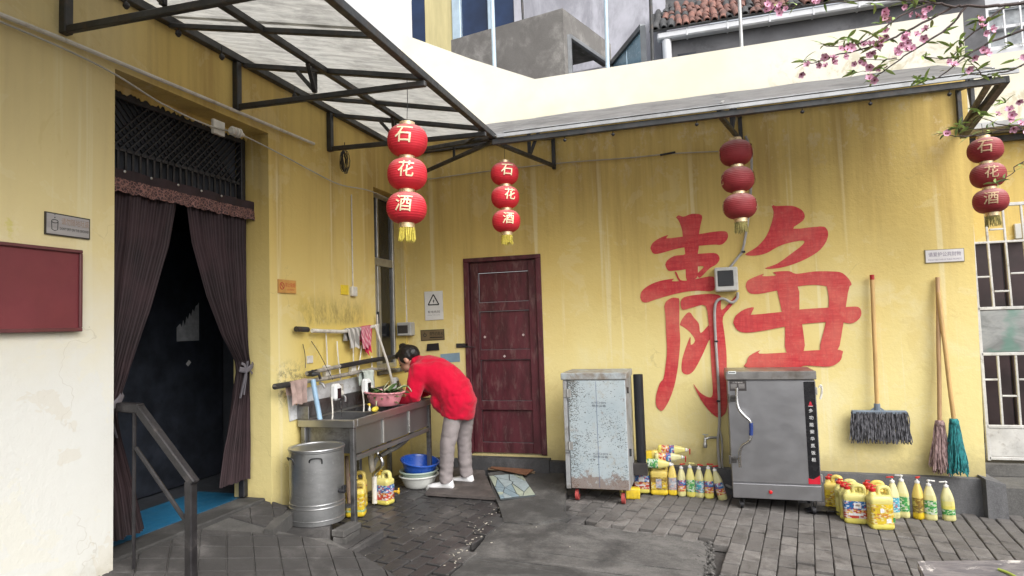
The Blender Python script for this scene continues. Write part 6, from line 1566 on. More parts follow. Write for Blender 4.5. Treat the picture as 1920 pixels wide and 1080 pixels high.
def rrect(w, d, r, n=5):
    out = []
    for cx, cy, a0 in ((w / 2 - r, d / 2 - r, 0), (-w / 2 + r, d / 2 - r, 90), (-w / 2 + r, -d / 2 + r, 180), (w / 2 - r, -d / 2 + r, 270)):
        for k in range(n + 1):
            a = R(a0 + 90 * k / n); out.append((cx + r * math.cos(a), cy + r * math.sin(a)))
    return out
def label_band(parent, mtl, prof_w, prof_d, z0, z1, off=.0012, name='label', front=None):
    """wraps the body between two heights"""
    mb = MB(); r1 = rrect(prof_w + 2 * off, prof_d + 2 * off, min(prof_w, prof_d) * .45 if front is None else .02)
    mb.loft([[V(x, y, z) for x, y in r1] for z in (z0, z1)], cap=False); return mb.build(name, mtl, parent, smooth=40)
def bottle(loc, body, lab, h=.285, w=.078, yaw=0, tilt=(0, 0), cap='pump', capm=None, label='', group='detergent bottles along the back wall', bands=None):
    t = thing('detergent_bottle', label, 'bottle', loc, group, local=True, rot=(tilt[0], tilt[1], yaw))
    rs_ = random.Random(label); t.scale = (rs_.uniform(.95, 1.05), rs_.uniform(.95, 1.05), rs_.uniform(.96, 1.03)); t.rotation_euler.z += rs_.uniform(-.25, .25); t.rotation_euler.x += rs_.uniform(-.03, .03)
    d = w * .8; rg = []
    for s, k in ((0, .84), (.015, .95), (.05, 1.0), (.12, 1.0), (.15, .95), (.18, .97), (.45, .97), (.55, 1.0), (.60, .97), (.70, .82), (.80, .62), (.88, .42), (.905, .34), (.92, .32)):
        r_ = rrect(w * k, d * k, min(w, d) * k * .42); rg.append([V(x, y, s * h) for x, y in r_])
    mb = MB(); mb.loft(rg); bd = mb.build('body', body, t, smooth=50)
    mb = MB(); mb.lathe([(.016, h * .90), (.017, h * .94), (.015, h * .955), (.008, h * .965), (.0045, h * .98), (.0045, h * 1.03)], 14)
    mb.build('neck', P_WHITE, t, smooth=40)
    if cap == 'pump':
        mb = MB(); mb.lathe([(.010, h * 1.02), (.012, h * 1.035), (.011, h * 1.055), (.004, h * 1.065)], 12); mb.bar((-.005, 0, h * 1.045), (.042, 0, h * 1.035), .012, .010, bev=.003); mb.build('pump_head', capm or P_RED, t, smooth=40)
    for mtl, s0, s1 in (bands or [(lab, .17, .54)]):
        label_band(bd, mtl, w * .975, d * .975, s0 * h, s1 * h)
    return t
def jug(loc, body, lab, h=.30, w=.145, d=.10, yaw=0, tilt=(0, 0), capm=None, label='', group='detergent jugs along the back wall', bands=None, badge=None, extra=None, local=None):
    """square canister: shoulder, hollow loop handle at the back, spout with red screw cap at the front-left"""
    t = thing('detergent_jug', label, 'jug', loc, group, local=True, rot=(tilt[0], tilt[1], yaw))
    rg = []
    for s, k in ((0, .88), (.02, .97), (.05, 1.0), (.10, 1.0), (.12, .965), (.58, .965), (.60, 1.0), (.66, 1.0), (.70, .985)):
        rg.append([V(x, y, s * h) for x, y in rrect(w * k, d * k, .022)])
    rg.append([V(x * .9 , y, .73 * h) for x, y in rrect(w * .96, d * .9, .022)]); rg.append([V(x * .85 + w * .0, y * .85, .76 * h) for x, y in rrect(w * .9, d * .86, .02)])
    mb = MB(); mb.loft(rg); bd = mb.build('body', body, t, smooth=45)
    # loop handle
    mb = MB(); mb.tube(bez([V(w * -.02, 0, .74 * h), V(w * -.04, 0, .86 * h), V(w * .06, 0, .92 * h), V(w * .26, 0, .93 * h), V(w * .40, 0, .88 * h), V(w * .42, 0, .72 * h)], 5), .016, 10, flat=(1, 1.25)); mb.build('handle', body, t, smooth=True)
    cx = -w * .28
    mb = MB(); mb.lathe([(.030, .74 * h), (.024, .80 * h), (.020, .83 * h), (.020, .85 * h)], 14, Matrix.Translation((cx, 0, 0))); mb.build('spout', body, t, smooth=True)
    mb = MB(); mb.lathe([(.022, .835 * h), (.0235, .845 * h), (.0235, .90 * h), (.012, .905 * h), (.008, .93 * h)], 18, Matrix.Translation((cx, 0, 0))); cp = mb.build('cap', capm or P_RED, t, smooth=30)
    mb = MB(); mb.lathe([(.007, .925 * h), (.007, .955 * h), (.003, .965 * h)], 10, Matrix.Translation((cx, 0, 0))); mb.bar((cx - .004, 0, .96 * h), (cx + .03, 0, .955 * h), .012, .010, bev=.003); mb.build('nozzle', capm or P_RED, cp)
    for mtl, s0, s1 in (bands or [(lab, .14, .57)]): label_band(bd, mtl, w * .966, d * .966, s0 * h, s1 * h, .001, front=1)
    if badge:
        for mtl, x, s, bw, bh in badge:
            mb = MB(); yf_ = -d * .483 - .0018; mb.box((x * w - bw * w / 2, yf_, s * h - bh * h / 2), (x * w + bw * w / 2, yf_ + .0006, s * h + bh * h / 2)); mb.build('label_print', mtl, bd)
    return t
def G(px, dy=0):  # stands on the ground
    return (px[0], px[1], ground_z(px[0]) + .002)
BR = [(L_BLUE, .36, .54), (L_RED, .17, .355)]
GRN = [(L_GRN, .17, .54)]
# --- left group beside the pale cabinet
jug(G(((-0.6183, 5.78, -0.1131))), P_PALE, L_BLUE, .27, .145, .09, label='pale yellow jug with blue and red label nearest the flue pipe', bands=[(L_BLUE, .36, .57), (L_RED, .14, .355)], badge=[(L_WHT, .0, .44, .34, .13), (L_WHT, -.05, .25, .5, .04)])
jug(G(((-0.4678, 5.76, -0.1006))), P_YEL, L_YEL, .28, .150, .09, label='yellow jug with brownish printed label third from the cabinet', bands=[(L_BRN, .16, .55)], badge=[(L_GREY, .0, .36, .32, .28), (L_YEL, -.3, .28, .25, .2), (L_YEL, .32, .3, .24, .16)])
bottle(G(((-0.3537, 5.77, -0.0886))), P_YEL, L_GREY, .285, .080, label='yellow bottle with pale grey label in the row by the wall', capm=P_WHITE)
bottle(G(((-0.2763, 5.76, -0.0868))), P_CREAM, L_BLUE, .27, .072, label='cream bottle with blue and red label left of the green-labelled one', bands=BR, yaw=R(30))
bottle(G(((-0.2002, 5.76, -0.0877))), P_PALE, L_GRN, .27, .076, label='pale bottle with green label in the middle of the row by the steamer', bands=GRN, capm=P_PALE)
bottle(G(((-0.1289, 5.76, -0.0843))), P_CREAM, L_CYAN, .27, .074, label='cream bottle with cyan label in the row by the steamer', bands=[(L_CYAN, .17, .54)], yaw=R(-30))
bottle(G(((-0.0495, 5.76, -0.085))), P_PALE, L_BLUE, .27, .076, label='upright pale bottle with blue and red label second from the steamer', bands=BR, yaw=R(20))
bottle(G(((0.0637, 5.74, -0.0787))), P_CREAM, L_BLUE, .27, .076, label='leaning bottle with blue and red label touching the steamer', bands=BR, tilt=(0, R(-14)), yaw=0)
g2 = 'bottles lying on top of the row'
def lying(p, yaw, **k):
    return bottle(p, h=.26, w=.078, tilt=(0, R(90)), yaw=yaw, cap=k.pop('cap', 'pump'), group=g2, **k)
p = (-0.4649, 5.78, 0.3039); lying((p[0], p[1], p[2]), R(-4), body=P_PALE, lab=L_RED, bands=[(L_RED, .12, .36), (L_BLUE, .365, .54)], label='topmost bottle lying on its side with red and blue label')
p = (-0.4924, 5.74, 0.2413); lying((p[0], p[1], p[2]), R(-6), body=P_CREAM, lab=L_RED, bands=[(L_RED, .12, .36), (L_BLUE, .365, .54)], label='second bottle lying on its side under the topmost one')
p = (-0.5993, 5.72, 0.1911); lying((p[0], p[1], p[2]), R(-10), body=P_PALE, lab=L_GRN, bands=GRN, label='green-labelled bottle lying on its side on the row', cap=None)
p = (-0.6539, 5.78, 0.2564); jug((p[0] + .02, p[1], p[2] - .03), P_YEL, L_YEL, .22, .10, .075, tilt=(0, R(82)), label='yellow jug lying on its side at the top behind the flue pipe', group=g2, bands=[(P_YEL, .2, .5)])
p = G((-0.6203, 5.58, -0.0783)); jug((p[0], p[1], p[2] + .04), P_YEL, L_YEL, .17, .10, .08, tilt=(0, R(-88)), yaw=R(10), capm=P_PALE, label='small yellow jug lying on the paving by the cabinet castor', group=g2, bands=[(P_YEL, .2, .5)])
# --- right group
jug(G(((0.9227, 5.72, -0.1209))), P_YEL, L_YEL, .285, .135, .10, yaw=R(-25), label='yellow jug with dark printed text at the left of the right-hand group', bands=[(L_YEL, .14, .57)], badge=[(L_BRN, -.2, .4, .3, .02), (L_BRN, -.2, .34, .3, .02), (L_BRN, -.2, .28, .3, .02), (L_BRN, .25, .36, .28, .26), (L_INK if False else L_BRN, -.15, .2, .16, .08)])
def grp(px, dy, lab, body, h, **k):
    q = px; return jug((q[0], q[1], ground_z(q[0]) + .002), body, lab, h * .95, .162, .105, label=k.pop('label'), **k)
grp((0.9876, 5.6, -0.0793), 0, L_BLUE, P_PALE, .30, label='pale jug behind the blue-labelled jug of the right-hand group', yaw=R(-8), bands=[(P_PALE, .2, .5)])
grp((0.9975, 5.5, -0.091), 0, L_BLUE, P_PALE, .30, label='second pale jug behind the blue-labelled jug of the right-hand group', yaw=R(-6), bands=[(P_PALE, .2, .5)])
grp((1.01, 5.42, -0.107), 0, L_BLUE, P_PALE, .31, label='front jug with blue and red label and white shield of the right-hand group', bands=[(L_BLUE, .36, .57), (L_RED, .14, .355)], badge=[(L_WHT, .08, .46, .3, .14), (L_WHT, .0, .24, .6, .06), (L_RED, .08, .47, .16, .05)], yaw=R(-4))
grp((1.176, 5.58, -0.1043), 0, L_BLUE, P_YEL, .31, label='rearmost yellow jug hidden behind the front yellow jug', yaw=R(-4), bands=[(L_BLUE, .14, .57)])
grp((1.167, 5.46, -0.1137), 0, L_BLUE, P_YEL, .31, label='middle yellow jug behind the front yellow jug', yaw=R(-4), bands=[(L_RED, .14, .57)])
grp((1.16, 5.33, -0.1334), 0, L_YEL, P_PALE, .335, label='front yellow jug of the right-hand group standing nearest the camera', yaw=R(8), bands=[(L_YEL, .12, .575)], badge=[(L_RED, -.02, .34, .5, .02), (L_RED, .04, .30, .4, .014), (L_WHT, -.02, .43, .16, .09), (L_WHT, .24, .2, .2, .09), (L_BRN, -.36, .44, .08, .06), (L_BRN, -.36, .34, .08, .05), (L_GRN, .455, .22, .08, .12)])
bottle(G(((1.319, 5.62, -0.0998))), P_CREAM, L_CYAN, .30, .08, label='cream bottle with cyan label behind the front yellow jug', bands=[(L_CYAN, .17, .54)], yaw=R(-160))
bottle(G(((1.393, 5.66, -0.1195))), P_CREAM, L_GRN, .30, .088, label='pale bottle with green label and white pump left of the amber one', bands=GRN, capm=P_WHITE, yaw=R(160))
bottle(G(((1.498, 5.66, -0.1298))), P_AMBER, L_BRN, .295, .084, label='amber bottle with brown label and red pump', bands=[(L_BRN, .17, .54)], capm=P_RED, yaw=R(40))
bottle(G(((1.577, 5.66, -0.1334))), P_CREAM, L_GRN, .295, .088, label='pale bottle with green label right of the amber one', bands=GRN, capm=P_WHITE, yaw=R(-10))
bottle(G(((1.707, 5.68, -0.1399))), P_CREAM, L_GRN, .29, .084, label='pale green-labelled bottle standing alone at the right end of the row', bands=[(L_GRN, .17, .32), (P_PALE, .325, .54)], capm=P_WHITE, yaw=R(170), tilt=(0, R(2)))
# --- jugs under the sink
gu = 'jugs kept under the sink'
jug((-2.69, 4.42, .0), P_YEL, L_GRN, .27, .15, .11, yaw=R(20), label='yellow jug under the sink right behind the front leg', group=gu, bands=[(L_YEL, .2, .57), (L_GRN, .14, .195)], capm=P_RED)
jug((-2.80, 4.62, .0), P_YEL, L_RED, .30, .15, .11, yaw=R(10), label='yellow jug with red patterned label at the back under the sink', group=gu, bands=[(L_RED, .55, .70), (L_YEL, .14, .54)], capm=P_RED)
jug((-2.64, 4.78, -.005), P_PALE, L_BLUE, .28, .15, .11, yaw=R(-10), label='pale jug with blue and red label behind the white drain pipe', group=gu, bands=[(L_BLUE, .36, .57), (L_RED, .14, .355)], capm=P_YCAP)
mb = MB(); p = V(-2.545, 4.77, .10); mb.lathe([(.008, 0), (.010, .03), (.016, .04), (.012, .05)], 10, Matrix.Translation(p) @ Matrix.Rotation(R(90), 4, 'Y')); mb.bar(p + V(.045, -.0, -.02), p + V(.045, 0, .03), .012, .012, bev=.003); o = mb.build('yellow_tap', P_YCAP); tag(o, 'yellow plastic tap sticking out beside the drain pipe', 'tap')

# ================================================================== BROOM AND MOPS ON THE WALL
M_STICK = mat('pale bamboo stick', (.52, .33, .13), .5, var=.18, scale=9, stretch=(2, 2, .3), dirt=(.26, .15, .07), dirt_amt=.2, dirt_scale=12)
M_WOODST = mat('brownish wood stick', (.42, .26, .13), .55, var=.2, scale=9, stretch=(2, 2, .3), dirt=(.2, .12, .07), dirt_amt=.25)
BM = thing('broom_mop', 'flat string mop with dark grey yarn hanging on the wall by a bamboo handle', 'mop', (1.3, 5.95, .5))
a, b = Vector((1.349, 5.95, 1.757)), Vector((1.319, 5.93, 0.6459))
mb = MB(); mb.tube([a.lerp(b, s / 12) + V(.0006 * math.sin(s), 0, 0) for s in range(13)], .0165, 10); mb.build('handle', M_STICK, BM, smooth=True)
mb = MB(); mb.tube([a + V(0, 0, .012), a + V(0, 0, -.03)], .018, 10); mb.build('handle_tip', P_RED, BM, smooth=True)
hl, hr = Vector((1.125, 5.92, 0.6235)), Vector((1.53, 5.92, 0.6274))
mb = MB(); mb.box((hl.x, 5.90, b.z - .035), (hr.x, 5.945, b.z - .005), .006); mb.tube([b + V(0, 0, .05), b + V(0, 0, -.02)], .024, 12); mb.bar(b + V(-.05, 0, -.01), b + V(0, 0, .03), .012); mb.bar(b + V(.05, 0, -.01), b + V(0, 0, .03), .012); mb.build('clamp', mat('blue grey plastic clamp', (.16, .20, .25), .5), BM)
def strands(parent, n, top_fn, L, mtl, rad, seed, spread=.01, name='yarn', frizz=.006):
    rr = random.Random(seed); mb = MB()
    for k in range(n):
        p, out = top_fn(k / max(1, n - 1), rr); L_ = L * rr.uniform(.86, 1.08)
        pts = []; wob = [rr.uniform(-1, 1) for _ in range(8)]
        for s in range(7):
            f = s / 6
            pts.append(p + out * f + V(frizz * math.sin(f * 9 + wob[0] * 6) * wob[1] + spread * wob[2] * f, frizz * math.cos(f * 8 + wob[3] * 5) * wob[4] + spread * .6 * wob[5] * f, -L_ * f))
        mb.tube(pts, [rad] * 6 + [rad * .8], 5)
    return mb.build(name, mtl, parent, smooth=True, kind='stuff')
def yarn_mat(name, a_, b_):
    m, nt, bs = _new(name); g = N(nt); p = g.pos(); c = g.mix(g.ramp(g.noise(g.scale(p, (70, 70, 25)), 1, 3, .6), .35, .65), a_, b_); g.lk(c, bs.inputs['Base Color']); bs.inputs['Roughness'].default_value = .95; g.lk(g.bump(g.noise(p, 250, 2), .6, .003), bs.inputs['Normal']); return m
zt = b.z - .03
strands(BM, 190, lambda t, rr: (V(lerp(hl.x, hr.x, t) + rr.uniform(-.004, .004), 5.92 + rr.uniform(-.022, .012), zt + .012), V((t - .5) * .03, 0, 0)), .245, yarn_mat('charcoal yarn', (.022, .022, .026), (.17, .17, .19)), .0048, 3, .012)
def mop(label, a, b, stick, yarn, seed, L, wid):
    t = thing('string_mop', label, 'mop', (b.x, 5.95, b.z - L), 'round string mops leaning on the wall')
    mb = MB(); mb.tube([a.lerp(b, s / 10) + V(.001 * math.sin(s * 1.3 + seed), 0, 0) for s in range(11)], .0165, 10); mb.build('handle', stick, t, smooth=True)
    strands(t, 150, lambda q, rr: (lambda an, ra: (b + V(ra * math.cos(an), ra * math.sin(an) * .7, rr.uniform(-.02, .03)), V(math.cos(an) * wid, math.sin(an) * .035, 0)))(rr.uniform(0, 6.28), rr.uniform(.004, .026)), L, yarn, .0058, seed, .02)
    mb = MB(); mb.lathe([(.022, -.02), (.034, -.005), (.034, .015), (.022, .03)], 14, Matrix.Translation(b)); mb.build('binding', yarn, t, smooth=True)
    return t
mop('string mop with dusty pink yarn leaning on the wall', Vector((1.833, 5.97, 1.723)), Vector((1.756, 5.91, 0.5373)), M_WOODST, yarn_mat('dusty pink yarn', (.15, .095, .095), (.40, .28, .27)), 5, .36, .055)
mop('string mop with teal yarn leaning on the wall', Vector((1.823, 5.95, 1.6)), Vector((1.847, 5.88, 0.5561)), M_STICK, yarn_mat('teal yarn', (.012, .085, .095), (.035, .27, .28)), 8, .385, .04)


# ================================================================== RIGHT ALCOVE
AB = thing('alcove_building', 'ochre side building with a barred gateway beyond the right end wall', 'building', (4.0, 7.5, -.1))
mb = MB(); mb.box((2.12, 7.4, 2.12), (7.0, 7.6, 3.22)); mb.box((3.6, 7.4, -.4), (7.0, 7.6, 2.12)); mb.build('wall', M_WALL_B, AB)
mb = MB(); mb.box((1.0, 7.402, 3.22), (7.0, 7.6, 4.02)); mb.build('parapet', M_PARAPET, AB)
mb = MB(); mb.box((1.80, 6.301, -.4), (2.08, 7.399, 3.42)); mb.build('side_wall', M_WALL_B, AB)
mb = MB(); mb.box((2.12, 7.10, 3.20), (7.0, 7.40, 3.26), .004); mb.build('gutter', mat('grey gutter plastic', (.45, .46, .47), .5, dirt=(.25, .24, .23), dirt_amt=.3), AB)
mb = MB(); mb.bar((2.12, 7.36, 3.14), (7.0, 7.36, 3.14), .05, .06); mb.build('beam', M_STEEL_DK, AB)
M_DDOOR = mat('very dark maroon door', (.022, .010, .012), .5, var=.4, scale=3)
mb = MB(); mb.box((2.12, 7.45, -.1), (2.86, 7.5, 2.12), .01); mb.build('door', M_DDOOR, AB)
mb = MB(); mb.box((2.87, 7.45, -.1), (3.6, 7.5, 2.12), .01); mb.build('door', M_DDOOR, AB)
mb = MB(); q = (2.971, 7.4, 2.202); mb.box((q[0] - .02, 7.37, q[2] - .07), (q[0] + .16, 7.399, q[2] + .08), .005); mb.build('socket_box', M_BOXG, AB)
mb = MB(); mb.prism([(2.18, 5.98), (5.0, 5.98), (5.0, 7.4), (2.18, 7.4)], 'z', -.3, .03); st_ = mb.build('step', M_SLAB); st_['kind'] = 'structure'
mb = MB(); mb.prism([(2.2, 6.38), (5.0, 6.38), (5.0, 7.4), (2.2, 7.4)], 'z', .034, .13); st_ = mb.build('step', M_SLAB); st_['kind'] = 'structure'
GT = thing('barred_gate', 'grey metal barred gate with a solid middle panel at the right edge', 'gate', (2.4, 6.45, .16))
M_GATE = mat('worn grey gate paint', (.54, .535, .52), .5, .2, var=.12, scale=8, dirt=(.18, .15, .12), dirt_amt=.25, dirt_scale=14)
gx0, gx1, gy = 2.265, 3.35, 6.45
def gb(a, b, w=.018, n='bar'):
    m_ = MB(); m_.bar(a, b, w, w, bev=.003); m_.build(n, M_GATE, GT)
gb((gx0 - .01, gy, 2.355), (gx1, gy, 2.34), .028, 'rail'); gb((gx0, gy, 2.03), (gx1, gy, 2.025), .02, 'rail'); gb((gx0, gy, 1.455), (gx1, gy, 1.45), .026, 'rail'); gb((gx0, gy, 1.06), (gx1, gy, 1.06), .026, 'rail'); gb((gx0, gy, .44), (gx1, gy, .44), .026, 'rail'); gb((gx0, gy, .17), (gx1, gy, .17), .026, 'rail')
xs = [2.385, 2.515, 2.65, 2.78, 2.91, 3.04, 3.17, 3.30]
for k, x in enumerate(xs):
    gb((x, gy, 1.468), (x - .012, gy, 2.34)); gb((x - .002, gy, .453), (x, gy, 1.047))
    if k < len(xs) - 1:
        zz = 1.60 if k % 2 == 0 else 1.75; gb((x + .011, gy, zz), (xs[k + 1] - .011, gy, zz), .016); zz = .70 if k % 2 == 0 else .84; gb((x + .011, gy, zz), (xs[k + 1] - .011, gy, zz), .016)
        if k % 2 == 0: gb((x + .011, gy, 2.14), (xs[k + 1] - .011, gy, 2.14), .016)
gb((gx0, gy, 1.73), (xs[0] - .011, gy, 1.73), .016); gb((gx0, gy, .84), (xs[0] - .011, gy, .84), .016)
gb((gx0, gy, .15), (gx0 + .0, gy, 2.36), .026, 'stile')
def scratched():
    m, nt, b = _new('scuffed galvanised panel'); g = N(nt); p = g.pos(); n1 = g.noise(g.scale(p, (2.5, 2.5, 6)), 1, 6, .65, 1.5); n2 = g.noise(p, 4.2, 3, .5)
    c = g.mix(g.ramp(n1, .3, .7), (.20, .21, .21), (.36, .37, .37)); c = g.mix(g.ramp(n2, .52, .68, 0, .6), c, (.10, .26, .20)); g.lk(c, b.inputs['Base Color']); b.inputs['Roughness'].default_value = .4; b.inputs['Metallic'].default_value = .5; return m
mb = MB(); mb.box((gx0, gy - .008, 1.075), (gx1, gy + .004, 1.437), .004); mb.build('panel', scratched(), GT)
mb = MB(); mb.box((gx0, gy - .008, .185), (gx1, gy + .004, .425), .004); mb.build('panel', M_GATE, GT)

# ================================================================== BACKGROUND HOUSES
M_LAV = mat('lavender grey render', (.42, .42, .47), .9, var=.15, scale=1.2, dirt=(.24, .24, .27), dirt_amt=.5, dirt_scale=1.5, stretch=(1, 1, .35))
M_BCONC = concrete_material('stained balcony concrete', (.26, .25, .235), (.36, .345, .33), (.16, .15, .142), .6, .7, (1, 1, .5))
M_NAVY = mat('navy window glass', (.012, .028, .075), .12, var=.25, scale=1.5, rvar=.05)
M_LBLUE = mat('pale blue window metal', (.42, .53, .62), .45, .2, var=.1)
M_CREAMW = mat('yellowed render', (.55, .48, .25), .9, var=.15, scale=1.5, stretch=(3, 3, .4))
GH = thing('grey_house', 'lavender grey house with navy windows and a concrete balcony behind the parapet', 'building', (-2.0, 9.5, 3.5))
yh = 10.0
def hx(px): return px
p0, p1, p2, p3, p4 = (-4.708, 10, 7.298), (-4.511, 10, 7.261), (-3.991, 10, 7.164), (-2.873, 10, 6.954), (-0.5059, 10, 6.511)
mb = MB(); mb.box((p3[0], yh, 3.5), (p4[0] + .12, yh + .2, 8.2)); mb.build('wall', M_LAV, GH)
mb = MB(); mb.box((p1[0], yh - .02, 3.5), (p2[0], yh + .2, 8.2)); mb.build('wall', M_CREAMW, GH)
mb = MB(); mb.box((p0[0] - .6, yh - .01, 3.5), (p1[0], yh + .1, 8.2)); mb.build('window', M_NAVY, GH)
wn_ = MB(); wn_.box((p2[0], yh - .05, 3.5), (p2[0] + .16, yh + .1, 8.2), .01); wx_ = (-3.283, 10, 7.031)[0]; wn_.box((wx_ - .05, yh - .05, 3.5), (wx_ + .05, yh + .1, 8.2), .01); wn_ = wn_.build('window', M_LBLUE, GH)
for x0, x1 in ((p2[0] + .16, wx_ - .05), (wx_ + .05, p3[0])):
    mb = MB(); mb.box((x0, yh + .03, 3.5), (x1, yh + .06, 8.2)); mb.build('pane', M_NAVY, wn_)
# balcony box: two walls meeting at a corner, opening in the right one
cz = 5.6; Cn = V(-1.618, 7.965, 0); Lf = V(-3.35, 8.30, 0); Rt = V(-1.174, 9.272, 0)
def wallq(a, b, z0, z1, t, inward, mtl, name, parent):
    n = Vector(inward).normalized() * t
    m_ = MB(); m_.add([V(a.x, a.y, z0), V(b.x, b.y, z0), V(b.x, b.y, z1), V(a.x, a.y, z1), V(a.x, a.y, z0) + n, V(b.x, b.y, z0) + n, V(b.x, b.y, z1) + n, V(a.x, a.y, z1) + n], [(0, 1, 2, 3), (4, 7, 6, 5), (0, 4, 5, 1), (3, 2, 6, 7), (0, 3, 7, 4), (1, 5, 6, 2)]); return m_.build(name, mtl, parent)
bl = wallq(Lf, Cn, 3.6, cz, .14, (.19, 1, 0), M_BCONC, 'balcony', GH)
dR = (Rt - Cn).normalized()
inw = V(-1, .35, 0)
wallq(Cn + dR * .001 + V(0, .0, 0), Cn + dR * .10, 3.6, cz - .004, .14, inw, M_BCONC, 'balcony_wall', bl)
wallq(Cn + dR * .10, Rt, 5.28, cz - .004, .14, inw, M_BCONC, 'balcony_wall', bl)
mb = MB(); mb.add([V(Lf.x, Lf.y, cz - .2), V(Cn.x, Cn.y, cz - .2) + V(0, .05, 0), V(Rt.x, Rt.y, cz - .2) + V(-.05, 0, 0), V(-3.2, 9.6, cz - .2)], [(0, 1, 2, 3)]); mb.build('ceiling', M_BCONC, bl, thick=.05)
wallq(V(-3.2, 9.6, 0), V(-1.2, 9.45, 0), 3.6, 5.35, .1, (0, 1, 0), M_LAV, 'balcony_wall', bl)
of = MB(); a = Cn + dR * .11; b = Rt - dR * .02
for p, q in (((a, 3.6), (a, 5.27)), ((b, 3.6), (b, 5.27)), ((a, 5.25), (b, 5.25))):
    of.bar((p[0].x + .02, p[0].y, p[1]), (q[0].x + .02, q[0].y, q[1]), .05, .05)
of.build('opening_frame', mat('grey aluminium frame', (.28, .29, .30), .4, .5), bl)
# opened sash with pale blue panes
H0 = V(-1.16, 9.20, 0); zt = 5.26; O0 = Vector((-0.6103, 8.16, 5.26)); O0.z = 0
sh_ = MB()
for (p, z0), (q, z1) in (((H0, zt), (O0, zt)), ((H0, 3.7), (H0, zt)), ((O0, 3.7), (O0, zt))): sh_.bar((p.x, p.y, z0), (q.x, q.y, z1), .07, .07)
sh_ = sh_.build('open_sash', mat('dark grey sash', (.12, .13, .14), .4, .4), GH)
for k in range(2):
    a_, b_ = H0.lerp(O0, .04 + .47 * k), H0.lerp(O0, .49 + .47 * k); m_ = MB(); m_.add([V(a_.x, a_.y, 3.7), V(b_.x, b_.y, 3.7), V(b_.x, b_.y, zt - .03), V(a_.x, a_.y, zt - .03)], [(0, 1, 2, 3)]); m_.build('pane', mat('pale blue glass', (.25, .42, .55), .2, var=.1), sh_, thick=.01)
# eaves scrap on the balcony top
mb = MB(); q = (-2.447, 8.4, 5.782); mb.box((q[0] - .14, 8.34, cz + .002), (q[0] + .28, 8.6, cz + .045), .01); mb.build('coping_slab', M_STEEL_DK, bl)
# thin poles rising behind the parapet
def pole(px0, px1, r, mtl, label):
    a, b = Vector(px0), Vector(px1); m_ = MB(); m_.tube([a + V(0, 0, -.6), b + (b - a).normalized() * .9], r, 10); o = m_.build('pole', mtl, smooth=True); tag(o, label, 'pole', 'poles behind the parapet')
pole((-2.112, 6.5, 4.391), (-2.115, 6.5, 5.074), .024, M_LBLUE, 'pale blue pole crossing the concrete balcony wall'); pole((-0.8706, 6.5, 4.149), (-0.8591, 6.5, 4.839), .022, M_LBLUE, 'pale blue pole beside the open blue sash')
pole((-0.4101, 6.5, 4.122), (-0.3984, 6.5, 4.753), .018, M_STEEL_DK, 'thin dark pole at the left end of the tiled roof'); pole((0.4588, 6.5, 4.125), (0.4623, 6.5, 4.592), .017, M_ALU, 'thin grey pole in front of the tiled roof')
pole((-2.325, 8.6, 5.917), (-2.333, 8.6, 6.158), .018, M_STEEL_DK, 'thin dark pole standing on the balcony coping')
# tiled-roof house
TH = thing('tiled_house', 'low dark grey house with red tiled roof and white gutter behind the parapet', 'building', (1.0, 9.3, 3.5))
M_DGREY = mat('dark grey render', (.125, .125, .135), .9, var=.2, scale=1.3, dirt=(.07, .07, .075), dirt_amt=.4, dirt_scale=2)
hl_, hr_ = Vector((-0.4895, 9.2, 5.567)), Vector((2.396, 9.2, 5.622)); gzr = hl_.z
mb = MB(); mb.box((hl_.x + .05, 9.3, 3.5), (hr_.x + 1.2, 9.5, gzr + .02)); tw = mb.build('wall', M_DGREY, TH)
q = (-0.0864, 9.29, 5.269); mb = MB(); mb.box((q[0] - .13, 9.285, q[2] - .12), (q[0] + .13, 9.299, q[2] + .02)); mb.build('vent', M_DARKROOM, tw)
M_GUT = mat('white gutter pvc', (.66, .67, .70), .4, var=.06, dirt=(.4, .4, .42), dirt_amt=.15)
mb = MB(); mb.box((hl_.x, 9.14, gzr - .075), (hr_.x + 1.2, 9.29, gzr + .03), .02); gt_ = mb.build('gutter', M_GUT, TH)
for k in range(5):
    x = hl_.x + .42 + .55 * k; m_ = MB(); m_.box((x - .012, 9.135, gzr - .08), (x + .012, 9.295, gzr + .035), .003); m_.build('gutter_clip', M_GUT, gt_)
mb = MB(); mb.tube([(hl_.x + .13, 9.22, gzr - .08), (hl_.x + .13, 9.22, 3.6)], .065, 14); mb.build('downpipe', M_GUT, TH, smooth=True)
tile = MB(); 
tile.grid(lambda u, v: V(.046 * math.cos(math.pi * (1 - u)), v * .27, .046 * math.sin(math.pi * u) + .0), 6, 1); tile2 = tile.mesh('roof_tile', thick=.012); tile = tile.mesh('roof_tile', thick=.012)
M_TERRA = mat('weathered terracotta', (.24, .115, .09), .85, var=.3, scale=5, dirt=(.10, .075, .07), dirt_amt=.4, dirt_scale=4, objvar=.5); M_TERRA2 = mat('dark old tile', (.07, .07, .072), .85, var=.3, scale=5, objvar=.4)
sl = R(37); rr = random.Random(31)
rb = MB(); rb.add([V(hl_.x - .1, 9.12, gzr + .03), V(hr_.x + 1.2, 9.12, gzr + .03), V(hr_.x + 1.2, 9.12 + 2.2 * math.cos(sl), gzr + .03 + 2.2 * math.sin(sl)), V(hl_.x - .1, 9.12 + 2.2 * math.cos(sl), gzr + .03 + 2.2 * math.sin(sl))], [(0, 1, 2, 3)])
roof = rb.build('roof', M_TERRA2, TH, thick=.03)
